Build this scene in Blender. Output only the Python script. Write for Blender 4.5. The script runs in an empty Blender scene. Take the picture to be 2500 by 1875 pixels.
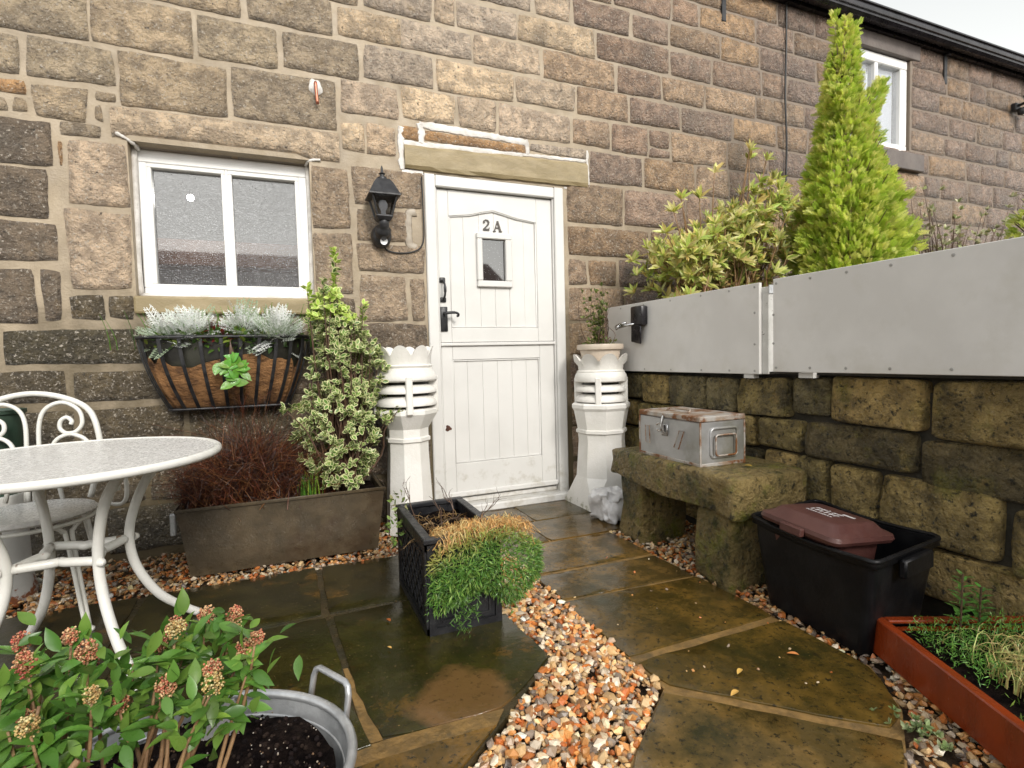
import bpy, bmesh, math, random
import numpy as np
from mathutils import Vector, Matrix, noise as mnoise

random.seed(11)
rng = np.random.default_rng(7)
R = math.radians
sc = bpy.context.scene
COL = sc.collection

# ---------------------------------------------------------------- camera
cam_d = bpy.data.cameras.new("camera")
cam = bpy.data.objects.new("camera", cam_d)
COL.objects.link(cam)
sc.camera = cam
cam_d.sensor_width = 36.0
cam_d.lens = 18.926
cam_d.clip_start = 0.02
cam_d.clip_end = 2000
YAW, PITCH, ROLL = 0.3981, -0.0507, 0.0255
_f = Vector((math.sin(YAW) * math.cos(PITCH), math.cos(YAW) * math.cos(PITCH), math.sin(PITCH)))
_r = Vector((math.cos(YAW), -math.sin(YAW), 0))
_d = -_r.cross(_f)
_r2 = _r * math.cos(ROLL) + _d * math.sin(ROLL)
_d2 = -_r * math.sin(ROLL) + _d * math.cos(ROLL)
_m = Matrix.Identity(4)
for _i in range(3):
    _m[_i][0] = _r2[_i]; _m[_i][1] = -_d2[_i]; _m[_i][2] = -_f[_i]
_m[0][3], _m[1][3], _m[2][3] = -0.818, -3.242, 0.970
cam.matrix_world = _m

# ---------------------------------------------------------------- sky, sun, exposure
SUN_EL, SUN_DIR = R(33), Vector((0.10, -0.83, 0.55)).normalized()
world = bpy.data.worlds.new("World")
sc.world = world
world.use_nodes = True
wn, wl = world.node_tree.nodes, world.node_tree.links
wn.clear()
w_sky = wn.new("ShaderNodeTexSky")
w_sky.sky_type = 'NISHITA'
w_sky.sun_disc = False
w_sky.sun_elevation = SUN_EL
w_sky.sun_rotation = R(187)
w_sky.air_density = 3.0
w_sky.dust_density = 1.0
w_sky.ozone_density = 1.0
w_hs = wn.new("ShaderNodeHueSaturation")
w_hs.inputs["Saturation"].default_value = 0.12
w_bg = wn.new("ShaderNodeBackground")
w_bg.inputs["Strength"].default_value = 0.15
w_out = wn.new("ShaderNodeOutputWorld")
wl.new(w_sky.outputs[0], w_hs.inputs["Color"])
wl.new(w_hs.outputs[0], w_bg.inputs["Color"])
wl.new(w_bg.outputs[0], w_out.inputs["Surface"])

sun_d = bpy.data.lights.new("sun", 'SUN')
sun_d.energy = 1.5
sun_d.angle = R(14)
sun_d.color = (1.0, 0.95, 0.88)
sun = bpy.data.objects.new("sun", sun_d)
COL.objects.link(sun)
sun.rotation_euler = SUN_DIR.to_track_quat('Z', 'Y').to_euler()

sc.view_settings.view_transform = 'Standard'
sc.view_settings.look = 'None'
sc.view_settings.exposure = 0.74
sc.view_settings.gamma = 1.0
sc.view_settings.use_curve_mapping = False
sc.cycles.max_bounces = 6
sc.cycles.transparent_max_bounces = 12

# ---------------------------------------------------------------- material helper
def rgba(c):
    return (c[0], c[1], c[2], 1.0)

def material(name, c1, c2=None, c3=None, scale=6.0, detail=6.0, rough=(0.4, 0.6), bump=0.3, bscale=40.0,
             bdist=0.01, spec=0.5, metal=0.0, coat=0.0, coords='object', use_objcol=False, attr=None,
             ramp=(0.42, 0.60), transl=0.0, coat_rough=0.1, blotch=None, sheen=0.0, stretch=None, gcolor=None):
    """Principled material: colour noise c1/c2, optional large blotches c3, bump and roughness noise."""
    m = bpy.data.materials.new(name)
    m.use_nodes = True
    nt = m.node_tree
    N, L = nt.nodes, nt.links
    N.clear()
    out = N.new("ShaderNodeOutputMaterial")
    P = N.new("ShaderNodeBsdfPrincipled")
    L.new(P.outputs[0], out.inputs[0])
    if coords == 'world':
        g = N.new("ShaderNodeNewGeometry"); co = g.outputs["Position"]
    else:
        g = N.new("ShaderNodeTexCoord"); co = g.outputs["Object"]
    if stretch:
        mp = N.new("ShaderNodeMapping"); mp.inputs["Scale"].default_value = stretch
        L.new(co, mp.inputs["Vector"]); co = mp.outputs[0]
    if use_objcol:
        oi = N.new("ShaderNodeObjectInfo")
        ad = N.new("ShaderNodeVectorMath"); ad.operation = 'MULTIPLY_ADD'
        L.new(oi.outputs["Random"], ad.inputs[0]); ad.inputs[1].default_value = (17, 31, 23)
        L.new(co, ad.inputs[2]); co = ad.outputs[0]

    def noise_tex(s, d=detail, r=0.6):
        n = N.new("ShaderNodeTexNoise")
        n.inputs["Scale"].default_value = s
        n.inputs["Detail"].default_value = d
        n.inputs["Roughness"].default_value = r
        L.new(co, n.inputs["Vector"])
        return n.outputs["Fac"]

    def rampn(f, a, b):
        n = N.new("ShaderNodeMapRange")
        n.inputs["From Min"].default_value = a; n.inputs["From Max"].default_value = b
        L.new(f, n.inputs["Value"])
        return n.outputs[0]

    def mix(f, a, b, mode='MIX'):
        n = N.new("ShaderNodeMix"); n.data_type = 'RGBA'; n.blend_type = mode
        if isinstance(f, float): n.inputs[0].default_value = f
        else: L.new(f, n.inputs[0])
        for i, v in ((6, a), (7, b)):
            if isinstance(v, tuple): n.inputs[i].default_value = rgba(v)
            else: L.new(v, n.inputs[i])
        return n.outputs[2]
    c2 = c2 or c1
    colr = mix(rampn(noise_tex(scale), *ramp), tuple(c1), tuple(c2))
    if attr:
        a = N.new("ShaderNodeAttribute"); a.attribute_name = attr
        colr = mix(1.0, a.outputs["Color"], colr, 'MULTIPLY')
    if use_objcol:
        colr = mix(1.0, oi.outputs["Color"], colr, 'MULTIPLY')
    if c3:
        b = blotch or (scale * 0.35, 0.52, 0.66)
        colr = mix(rampn(noise_tex(b[0], 8, 0.7), b[1], b[2]), colr, tuple(c3))
    L.new(colr, P.inputs["Base Color"])
    rn = rampn(noise_tex(scale * 2.3), 0.35, 0.65)
    rm = N.new("ShaderNodeMapRange")
    rm.inputs["To Min"].default_value = rough[0]; rm.inputs["To Max"].default_value = rough[1]
    L.new(rn, rm.inputs["Value"]); L.new(rm.outputs[0], P.inputs["Roughness"])
    P.inputs["Specular IOR Level"].default_value = spec
    P.inputs["Metallic"].default_value = metal
    P.inputs["Coat Weight"].default_value = coat
    P.inputs["Coat Roughness"].default_value = coat_rough
    if sheen: P.inputs["Sheen Weight"].default_value = sheen
    if bump > 0:
        bn = N.new("ShaderNodeBump")
        bn.inputs["Strength"].default_value = bump; bn.inputs["Distance"].default_value = bdist
        L.new(noise_tex(bscale, 8, 0.65), bn.inputs["Height"])
        L.new(bn.outputs[0], P.inputs["Normal"])
        if coat: L.new(bn.outputs[0], P.inputs["Coat Normal"])
    if transl > 0:
        t = N.new("ShaderNodeBsdfTranslucent"); L.new(colr, t.inputs[0])
        mx = N.new("ShaderNodeMixShader"); mx.inputs[0].default_value = transl
        L.new(P.outputs[0], mx.inputs[1]); L.new(t.outputs[0], mx.inputs[2])
        L.new(mx.outputs[0], out.inputs[0])
    m["_n"] = 1
    return m

def mnodes(m):
    return m.node_tree.nodes, m.node_tree.links, next(n for n in m.node_tree.nodes if n.type == 'BSDF_PRINCIPLED')

def paint_layer(m, colour, scale, lo, hi, coords='Object', zmask=None, rough=None):
    """Lay a patchy second colour (rust, moss, chipped paint) over a material's base colour."""
    N, L, P = mnodes(m)
    src = P.inputs["Base Color"].links[0].from_socket
    tc = N.new("ShaderNodeTexCoord"); g = N.new("ShaderNodeNewGeometry")
    co = tc.outputs["Object"] if coords == 'Object' else g.outputs["Position"]
    n = N.new("ShaderNodeTexNoise"); n.inputs["Scale"].default_value = scale; n.inputs["Detail"].default_value = 9
    n.inputs["Roughness"].default_value = 0.68
    L.new(co, n.inputs["Vector"])
    val = n.outputs["Fac"]
    if zmask:
        s = N.new("ShaderNodeSeparateXYZ"); L.new(co, s.inputs[0])
        mr = N.new("ShaderNodeMapRange")
        mr.inputs["From Min"].default_value = zmask[0]; mr.inputs["From Max"].default_value = zmask[1]
        mr.inputs["To Min"].default_value = zmask[2]; mr.inputs["To Max"].default_value = zmask[3]
        L.new(s.outputs[2], mr.inputs["Value"])
        ad = N.new("ShaderNodeMath"); ad.operation = 'ADD'
        L.new(val, ad.inputs[0]); L.new(mr.outputs[0], ad.inputs[1]); val = ad.outputs[0]
    r = N.new("ShaderNodeMapRange"); r.inputs["From Min"].default_value = lo; r.inputs["From Max"].default_value = hi
    L.new(val, r.inputs["Value"])
    mx = N.new("ShaderNodeMix"); mx.data_type = 'RGBA'
    L.new(r.outputs[0], mx.inputs[0]); L.new(src, mx.inputs[6]); mx.inputs[7].default_value = rgba(colour)
    L.new(mx.outputs[2], P.inputs["Base Color"])
    return m

# ---------------------------------------------------------------- mesh helpers
class MB:
    """Collects vertices and faces (world metres); build() links them as one mesh object."""
    def __init__(self):
        self.v, self.f, self.c = [], [], None
    def add(self, vs, fs):
        o = len(self.v)
        self.v.extend([tuple(p) for p in vs])
        self.f.extend([tuple(i + o for i in f) for f in fs])
        return self
    def quad(self, a, b, c, d):
        return self.add([a, b, c, d], [(0, 1, 2, 3)])
    def box(self, lo, hi, bevel=0.0, mtx=None, seg=1):
        bm = bmesh.new()
        bmesh.ops.create_cube(bm, size=1.0)
        for v in bm.verts:
            v.co = Vector([(lo[i] + hi[i]) / 2 + v.co[i] * (hi[i] - lo[i]) for i in range(3)])
        if bevel > 0:
            bmesh.ops.bevel(bm, geom=list(bm.edges), offset=bevel, segments=seg, profile=0.5, affect='EDGES')
        return self.take(bm, mtx)
    def take(self, bm, mtx=None):
        bm.verts.index_update()
        vs = [(mtx @ v.co) if mtx is not None else v.co.copy() for v in bm.verts]
        fs = [[v.index for v in f.verts] for f in bm.faces]
        bm.free()
        return self.add(vs, fs)
    def tube(self, pts, rad, seg=8, closed=False, cap=True):
        pts = [Vector(p) for p in pts]
        n = len(pts)
        rads = rad if isinstance(rad, (list, tuple)) else [rad] * n
        t0 = None; u = None; rings = []
        for i in range(n):
            if closed: t = (pts[(i + 1) % n] - pts[i - 1])
            else: t = pts[min(i + 1, n - 1)] - pts[max(i - 1, 0)]
            if t.length < 1e-9: t = Vector((0, 0, 1))
            t.normalize()
            if u is None:
                a = Vector((0, 0, 1)) if abs(t.z) < 0.9 else Vector((1, 0, 0))
                u = t.cross(a).normalized()
            else:
                u = (u - t * u.dot(t))
                if u.length < 1e-6: u = t.orthogonal()
                u.normalize()
            w = t.cross(u)
            rings.append([pts[i] + (u * math.cos(2 * math.pi * k / seg) + w * math.sin(2 * math.pi * k / seg)) * rads[i] for k in range(seg)])
        vs = [p for r in rings for p in r]
        fs = []
        m = n if closed else n - 1
        for i in range(m):
            j = (i + 1) % n
            for k in range(seg):
                k2 = (k + 1) % seg
                fs.append((i * seg + k, i * seg + k2, j * seg + k2, j * seg + k))
        if cap and not closed:
            fs.append(tuple(range(seg - 1, -1, -1)))
            fs.append(tuple((n - 1) * seg + k for k in range(seg)))
        return self.add(vs, fs)
    def lathe(self, prof, seg=32, c=(0, 0, 0), sx=1.0, sy=1.0, shape=None, cap=(False, False), phase=0.0):
        """prof: (radius, z) pairs; shape(angle, index) scales the radius (octagons, scallops)."""
        vs, fs = [], []
        for i, (r, z) in enumerate(prof):
            for k in range(seg):
                a = 2 * math.pi * k / seg + phase
                q = shape(a, i) if shape else 1.0
                dz = 0.0
                if isinstance(q, tuple): q, dz = q
                vs.append((c[0] + r * q * sx * math.cos(a), c[1] + r * q * sy * math.sin(a), c[2] + z + dz))
        for i in range(len(prof) - 1):
            for k in range(seg):
                k2 = (k + 1) % seg
                fs.append((i * seg + k, i * seg + k2, (i + 1) * seg + k2, (i + 1) * seg + k))
        if cap[0]: fs.append(tuple(range(seg - 1, -1, -1)))
        if cap[1]: fs.append(tuple((len(prof) - 1) * seg + k for k in range(seg)))
        return self.add(vs, fs)
    def prism(self, poly, z0, z1):
        n = len(poly)
        vs = [(x, y, z0) for x, y in poly] + [(x, y, z1) for x, y in poly]
        fs = [tuple(range(n - 1, -1, -1)), tuple(range(n, 2 * n))]
        for i in range(n):
            j = (i + 1) % n
            fs.append((i, j, n + j, n + i))
        return self.add(vs, fs)
    def move(self, mtx):
        self.v = [tuple(mtx @ Vector(p)) for p in self.v]
        return self
    def build(self, name, mat, parent=None, smooth=False, auto=None):
        base = Vector((0, 0, 0))
        if parent is not None: base = world_loc(parent)
        me = bpy.data.meshes.new(name)
        me.from_pydata([(p[0] - base.x, p[1] - base.y, p[2] - base.z) for p in self.v], [], self.f)
        return finish(name, me, mat, parent, smooth, auto)

def world_loc(o):
    l = Vector((0, 0, 0))
    while o is not None:
        l += o.location; o = o.parent
    return l

def finish(name, me, mat, parent=None, smooth=False, auto=None):
    me.validate()
    me.update()
    o = bpy.data.objects.new(name, me)
    COL.objects.link(o)
    if mat: me.materials.append(mat)
    if parent is not None: o.parent = parent
    if smooth or auto:
        me.polygons.foreach_set("use_smooth", [True] * len(me.polygons))
        if auto:
            try: me.set_sharp_from_angle(angle=R(auto))
            except Exception: pass
    return o

def thing(name, label, cat, loc=(0, 0, 0), group=None):
    o = bpy.data.objects.new(name, None)
    o.empty_display_size = 0.1
    COL.objects.link(o)
    o.location = loc
    o["label"] = label; o["category"] = cat
    if group: o["group"] = group
    return o

def tag(o, label, cat, group=None):
    o["label"] = label; o["category"] = cat
    if group: o["group"] = group
    return o

def structure(o):
    o["kind"] = "structure"
    return o

def fbm(p, s=1.0, seed=0.0, oct=4):
    return mnoise.fractal(Vector((p[0] * s + seed, p[1] * s + seed * 1.7, p[2] * s - seed)), 1.0, 2.0, oct)

def arc(c, r, a0, a1, n, plane='xz', ry=None):
    ry = ry or r
    out = []
    for i in range(n + 1):
        a = R(a0 + (a1 - a0) * i / n)
        u, w = r * math.cos(a), ry * math.sin(a)
        if plane == 'xz': out.append((c[0] + u, c[1], c[2] + w))
        elif plane == 'yz': out.append((c[0], c[1] + u, c[2] + w))
        else: out.append((c[0] + u, c[1] + w, c[2]))
    return out

def spline(pts, n=6):
    """Catmull-Rom through the points."""
    P = [Vector(p) for p in pts]
    P = [P[0] * 2 - P[1]] + P + [P[-1] * 2 - P[-2]]
    out = []
    for i in range(1, len(P) - 2):
        for k in range(n):
            t = k / n
            a, b, c, d = P[i - 1], P[i], P[i + 1], P[i + 2]
            out.append(0.5 * ((2 * b) + (c - a) * t + (2 * a - 5 * b + 4 * c - d) * t * t + (3 * b - a - 3 * c + d) * t ** 3))
    out.append(P[-2])
    return out

# ---------------------------------------------------------------- foliage helpers
class Cloud:
    """Many small copies of leaf templates in one mesh, each with its own colour (attribute Col)."""
    def __init__(self):
        self.V, self.F, self.C, self.n = [], [], [], 0
    def add(self, T, faces, pos, M, scale, col, tcol=None):
        T = np.asarray(T, float); pos = np.asarray(pos, float); N = len(pos)
        if N == 0: return
        sc_ = np.asarray(scale, float)
        if sc_.ndim == 1: sc_ = sc_[:, None, None]
        elif sc_.ndim == 2: sc_ = sc_[:, None, :]
        V = np.einsum('nij,nkj->nki', M, T[None] * sc_) + pos[:, None, :]
        k = len(T)
        base = self.n + np.arange(N) * k
        for f in faces:
            self.F.append((base[:, None] + np.asarray(f)[None]).tolist())
        col = np.asarray(col, float)
        C = np.repeat(col[:, None, :], k, 1)
        if tcol is not None:
            w = np.asarray(tcol[0], float)[None, :, None]
            C = C * (1 - w) + np.asarray(tcol[1], float)[None, None, :] * w
        self.V.append(V.reshape(-1, 3)); self.C.append(C.reshape(-1, 3)); self.n += N * k
    def strands(self, paths, width, col):
        """paths (N,S,3) -> flat crossed ribbons."""
        paths = np.asarray(paths, float); N, S, _ = paths.shape
        t = np.gradient(paths, axis=1)
        t /= np.linalg.norm(t, axis=2, keepdims=True) + 1e-9
        a = np.random.default_rng(3).normal(size=(N, 1, 3))
        s = np.cross(t, a); s /= np.linalg.norm(s, axis=2, keepdims=True) + 1e-9
        w = np.linspace(1, 0.3, S)[None, :, None] * (np.asarray(width)[:, None, None] if np.ndim(width) else width)
        V = np.stack([paths - s * w, paths + s * w], 2).reshape(N, -1, 3)
        k = 2 * S; base = self.n + np.arange(N) * k
        for i in range(S - 1):
            f = np.array([2 * i, 2 * i + 1, 2 * i + 3, 2 * i + 2])
            self.F.append((base[:, None] + f[None]).tolist())
        self.V.append(V.reshape(-1, 3)); self.C.append(np.repeat(np.asarray(col, float)[:, None, :], k, 1).reshape(-1, 3)); self.n += N * k
    def build(self, name, mat, parent=None, smooth=False):
        V = np.concatenate(self.V); C = np.concatenate(self.C)
        F = [f for g in self.F for f in g]
        base = np.array(world_loc(parent)) if parent is not None else np.zeros(3)
        me = bpy.data.meshes.new(name)
        me.from_pydata((V - base).tolist(), [], F)
        at = me.color_attributes.new("Col", 'FLOAT_COLOR', 'POINT')
        at.data.foreach_set("color", np.concatenate([C, np.ones((len(C), 1))], 1).astype(np.float32).ravel())
        o = bpy.data.objects.new(name, me); COL.objects.link(o)
        me.update()
        if mat: me.materials.append(mat)
        if parent is not None: o.parent = parent
        if smooth: me.polygons.foreach_set("use_smooth", [True] * len(me.polygons))
        return o

def unit(a):
    return a / (np.linalg.norm(a, axis=-1, keepdims=True) + 1e-9)

def frames(d, up, roll=0.4, g=rng):
    """columns: side, along, normal."""
    d = unit(np.asarray(d, float)); N = len(d)
    up = np.broadcast_to(np.asarray(up, float), (N, 3)) + g.normal(size=(N, 3)) * roll
    s = unit(np.cross(d, up)); n = np.cross(s, d)
    return np.stack([s, d, n], 2)

def leaf_template(w=0.4, curl=0.1, fold=0.12, pts=4):
    """a leaf of length 1 along +y: midrib plus two edges."""
    ys = np.linspace(0, 1, pts + 1)
    V, F = [], []
    for i, y in enumerate(ys):
        half = w * 0.5 * math.sin(math.pi * (y ** 0.8)) if 0 < i < pts else 0.0
        z = -curl * y * y
        V += [(-half, y, z + fold * half * 2), (0, y, z), (half, y, z + fold * half * 2)]
    for i in range(pts):
        a, b = 3 * i, 3 * (i + 1)
        F += [(a, a + 1, b + 1, b), (a + 1, a + 2, b + 2, b + 1)]
    return np.array(V), F

def jitter(col, n, amt=0.25, g=rng):
    c = np.asarray(col, float)[None] * (1 + g.normal(size=(n, 1)) * amt) * (1 + g.normal(size=(n, 3)) * amt * 0.25)
    return np.clip(c, 0.004, 0.9)

def pick(cols, n, amt=0.2, g=rng):
    cols = np.asarray(cols, float)
    return np.clip(cols[g.integers(0, len(cols), n)] * (1 + g.normal(size=(n, 1)) * amt), 0.004, 0.9)
# ================================================================ materials of the setting
M_STONE = material("wall_stone", (0.74, 0.69, 0.63), (1.36, 1.26, 1.12), (0.095, 0.082, 0.066), scale=16, rough=(0.16, 0.50),
                   bump=1.0, bscale=60, bdist=0.04, spec=0.6, coat=0.55, coat_rough=0.16, coords='world', use_objcol=True, blotch=(4.0, 0.56, 0.76))
paint_layer(M_STONE, (0.30, 0.20, 0.08), 6.0, 0.62, 0.78, coords='World')
paint_layer(M_STONE, (0.055, 0.046, 0.036), 38.0, 0.58, 0.70, coords='World')
paint_layer(M_STONE, (0.62, 0.55, 0.46), 80.0, 0.56, 0.66, coords='World')  # pale specks painted in place of wet glints
M_MORTAR = material("lime_mortar", (0.39, 0.315, 0.22), (0.30, 0.24, 0.165), (0.20, 0.155, 0.09), scale=5, rough=(0.35, 0.7),
                    bump=0.6, bscale=90, bdist=0.006, coords='world', blotch=(1.4, 0.55, 0.75))
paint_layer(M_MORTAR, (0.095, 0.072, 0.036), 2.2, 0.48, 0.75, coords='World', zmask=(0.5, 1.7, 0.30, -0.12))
# pointing turns darker to the right of the door
_N, _L, _P = mnodes(M_MORTAR)
_src = _P.inputs["Base Color"].links[0].from_socket
_g = _N.new("ShaderNodeNewGeometry"); _s = _N.new("ShaderNodeSeparateXYZ"); _L.new(_g.outputs["Position"], _s.inputs[0])
_mr = _N.new("ShaderNodeMapRange"); _mr.inputs["From Min"].default_value = 0.9; _mr.inputs["From Max"].default_value = 2.6
_mr.inputs["To Max"].default_value = 0.85
_L.new(_s.outputs[0], _mr.inputs["Value"])
_mx = _N.new("ShaderNodeMix"); _mx.data_type = 'RGBA'; _L.new(_mr.outputs[0], _mx.inputs[0]); _L.new(_src, _mx.inputs[6])
_mx.inputs[7].default_value = (0.17, 0.13, 0.10, 1); _L.new(_mx.outputs[2], _P.inputs["Base Color"])

M_WHITE_MORTAR = material("fresh_mortar", (0.72, 0.695, 0.66), (0.56, 0.53, 0.49), scale=12, rough=(0.5, 0.7), bump=0.5, bscale=60)
M_LINTEL = material("lintel_stone", (0.33, 0.26, 0.145), (0.25, 0.195, 0.10), (0.10, 0.13, 0.03), scale=5, rough=(0.3, 0.55), bump=0.4,
                    bscale=70, blotch=(3.0, 0.60, 0.72), stretch=(1, 1, 3))
M_SOFFIT = material("smooth_stone", (0.24, 0.205, 0.175), (0.30, 0.255, 0.215), scale=6, rough=(0.5, 0.7), bump=0.3, bscale=80)
M_PAINT = material("white_joinery_paint", (0.66, 0.65, 0.625), (0.61, 0.60, 0.575), scale=2.0, rough=(0.28, 0.42), bump=0.04, bscale=120, spec=0.5)
paint_layer(M_PAINT, (0.40, 0.37, 0.31), 11.0, 0.60, 0.85, zmask=(0.02, 0.6, 0.16, -0.12))
M_WPAINT = material("white_window_paint", (0.82, 0.815, 0.80), (0.77, 0.765, 0.75), scale=3.0, rough=(0.25, 0.4), bump=0.03, bscale=120)
M_IRON = material("black_iron", (0.012, 0.012, 0.014), (0.03, 0.03, 0.032), scale=20, rough=(0.28, 0.5), bump=0.2, bscale=120)
M_GUTTER = material("black_plastic", (0.012, 0.011, 0.014), (0.03, 0.027, 0.032), scale=8, rough=(0.22, 0.4), bump=0.03, bscale=60)
M_CABLE = material("black_cable", (0.012, 0.012, 0.012), scale=20, rough=(0.4, 0.5), bump=0)
M_COPPER = material("copper", (0.50, 0.19, 0.12), (0.36, 0.12, 0.08), scale=20, rough=(0.25, 0.4), metal=0.8, bump=0.05)
M_GAP = material("dark_gap", (0.012, 0.011, 0.010), rough=(0.7, 0.8), bump=0)
M_ROOM = material("room_plaster", (0.30, 0.31, 0.32), (0.26, 0.27, 0.28), scale=2, rough=(0.7, 0.8), bump=0)
M_BEAM = material("room_timber", (0.24, 0.10, 0.055), (0.17, 0.07, 0.04), scale=6, rough=(0.4, 0.6), bump=0)
M_BLIND = material("white_blind", (0.80, 0.80, 0.81), rough=(0.6, 0.7), bump=0)
M_SOIL = material("wet_soil", (0.006, 0.004, 0.004), (0.018, 0.012, 0.010), scale=30, spec=0.04, rough=(0.7, 0.95), bump=1.0, bscale=60, bdist=0.02)
M_DIRT = material("dirt", (0.06, 0.04, 0.022), (0.12, 0.075, 0.04), scale=14, rough=(0.4, 0.7), bump=0.9, bscale=40, bdist=0.02)
M_FLAG = material("wet_flagstone", (0.052, 0.037, 0.011), (0.108, 0.070, 0.020), (0.022, 0.022, 0.006), scale=9, rough=(0.02, 0.22),
                  bump=0.30, bscale=14, bdist=0.012, spec=0.5, coords='world', use_objcol=True, blotch=(3.4, 0.50, 0.68))
paint_layer(M_FLAG, (0.20, 0.092, 0.014), 3.6, 0.58, 0.78, coords='World')
paint_layer(M_FLAG, (0.016, 0.019, 0.004), 5.7, 0.56, 0.72, coords='World')
paint_layer(M_FLAG, (0.020, 0.016, 0.006), 48.0, 0.54, 0.64, coords='World')
paint_layer(M_FLAG, (0.24, 0.15, 0.06), 85.0, 0.62, 0.72, coords='World')
M_JOINT = material("sandy_joint", (0.27, 0.16, 0.052), (0.16, 0.098, 0.034), (0.08, 0.06, 0.03), scale=18, rough=(0.3, 0.6), bump=0.6, bscale=60, coords='world')
M_DJOINT = material("dirty_joint", (0.030, 0.025, 0.012), (0.06, 0.042, 0.018), (0.03, 0.03, 0.012), scale=8, rough=(0.2, 0.5), bump=0.5, bscale=60, coords='world')
M_PEBBLE = material("flint_gravel", (1, 1, 1), (0.86, 0.82, 0.78), scale=30, rough=(0.16, 0.42), bump=0.15, bscale=90, attr="Col", spec=0.55)
M_RSTONE = material("mossy_stone", (0.60, 0.56, 0.48), (1.2, 1.12, 0.98), (0.024, 0.021, 0.012), scale=13, rough=(0.18, 0.5),
                    bump=1.0, bscale=38, bdist=0.06, coords='world', use_objcol=True, blotch=(4.2, 0.53, 0.70))
paint_layer(M_RSTONE, (0.20, 0.20, 0.028), 4.5, 0.55, 0.72, coords='World')
paint_layer(M_RSTONE, (0.34, 0.22, 0.08), 9.0, 0.60, 0.74, coords='World')
paint_layer(M_RSTONE, (0.026, 0.023, 0.013), 46.0, 0.54, 0.64, coords='World')
paint_layer(M_RSTONE, (0.34, 0.28, 0.17), 60.0, 0.64, 0.72, coords='World')
M_CORE = material("shadowed_core", (0.020, 0.017, 0.010), (0.035, 0.028, 0.016), scale=9, rough=(0.6, 0.8), bump=0.8, bscale=30, coords='world')

def glass_mat(name, fac, tint, drops=0.35, film=0.0):
    m = bpy.data.materials.new(name); m.use_nodes = True
    N, L = m.node_tree.nodes, m.node_tree.links; N.clear()
    out = N.new("ShaderNodeOutputMaterial"); mx = N.new("ShaderNodeMixShader")
    tr = N.new("ShaderNodeBsdfTransparent"); tr.inputs[0].default_value = rgba(tint)
    gl = N.new("ShaderNodeBsdfGlossy"); gl.inputs["Roughness"].default_value = 0.03
    df = N.new("ShaderNodeBsdfGlossy"); df.inputs["Roughness"].default_value = 0.35; df.inputs["Color"].default_value = (0.9, 0.92, 0.95, 1)
    tc = N.new("ShaderNodeTexCoord")
    vo = N.new("ShaderNodeTexVoronoi"); vo.inputs["Scale"].default_value = 95
    nz = N.new("ShaderNodeTexNoise"); nz.inputs["Scale"].default_value = 60; nz.inputs["Detail"].default_value = 4
    L.new(tc.outputs["Object"], vo.inputs["Vector"]); L.new(tc.outputs["Object"], nz.inputs["Vector"])
    lt = N.new("ShaderNodeMath"); lt.operation = 'LESS_THAN'; lt.inputs[1].default_value = 0.20
    L.new(vo.outputs["Distance"], lt.inputs[0])
    gt = N.new("ShaderNodeMath"); gt.operation = 'GREATER_THAN'; gt.inputs[1].default_value = 0.5
    L.new(nz.outputs["Fac"], gt.inputs[0])
    mu = N.new("ShaderNodeMath"); mu.operation = 'MULTIPLY'; L.new(lt.outputs[0], mu.inputs[0]); L.new(gt.outputs[0], mu.inputs[1])
    bp = N.new("ShaderNodeBump"); bp.inputs["Strength"].default_value = 0.8; bp.inputs["Distance"].default_value = 0.01
    L.new(vo.outputs["Distance"], bp.inputs["Height"]); L.new(bp.outputs[0], df.inputs["Normal"])
    fr = N.new("ShaderNodeFresnel"); fr.inputs[0].default_value = 1.5
    ad = N.new("ShaderNodeMath"); ad.operation = 'ADD'; ad.inputs[1].default_value = fac; L.new(fr.outputs[0], ad.inputs[0])
    L.new(ad.outputs[0], mx.inputs[0]); L.new(tr.outputs[0], mx.inputs[1]); L.new(gl.outputs[0], mx.inputs[2])
    m2 = N.new("ShaderNodeMixShader"); mm = N.new("ShaderNodeMath"); mm.operation = 'MULTIPLY'; mm.inputs[1].default_value = drops
    hz = N.new("ShaderNodeMath"); hz.operation = 'ADD'; hz.inputs[1].default_value = film
    L.new(mu.outputs[0], mm.inputs[0]); L.new(mm.outputs[0], hz.inputs[0]); L.new(hz.outputs[0], m2.inputs[0])
    L.new(mx.outputs[0], m2.inputs[1]); L.new(df.outputs[0], m2.inputs[2]); L.new(m2.outputs[0], out.inputs[0])
    return m
M_GLASS = glass_mat("wet_window_glass", 0.10, (0.80, 0.83, 0.86), 0.6, 0.10)
M_LAMPGLASS = glass_mat("lantern_glass", 0.05, (0.75, 0.77, 0.8), 0.2)

# ================================================================ ground
gm = MB()
gm.quad((-60, -60, -0.045), (60, -60, -0.045), (60, 60, -0.045), (-60, 60, -0.045))
structure(gm.build("ground", M_DIRT))
# raised garden bed behind the retaining wall
tb = MB()
n = 26
for j in range(9):
    for i in range(n):
        def tp(a, b):
            x = 1.52 + a * 0.42; y = 0.0 - b * 0.75
            return (x, y, 0.93 + 0.03 * fbm((x, y, 0), 2.0, 3) - (0.15 if y < -5 else 0))
        tb.quad(tp(i, j), tp(i, j + 1), tp(i + 1, j + 1), tp(i + 1, j))
structure(tb.build("garden_bed", M_SOIL, smooth=True))

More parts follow.
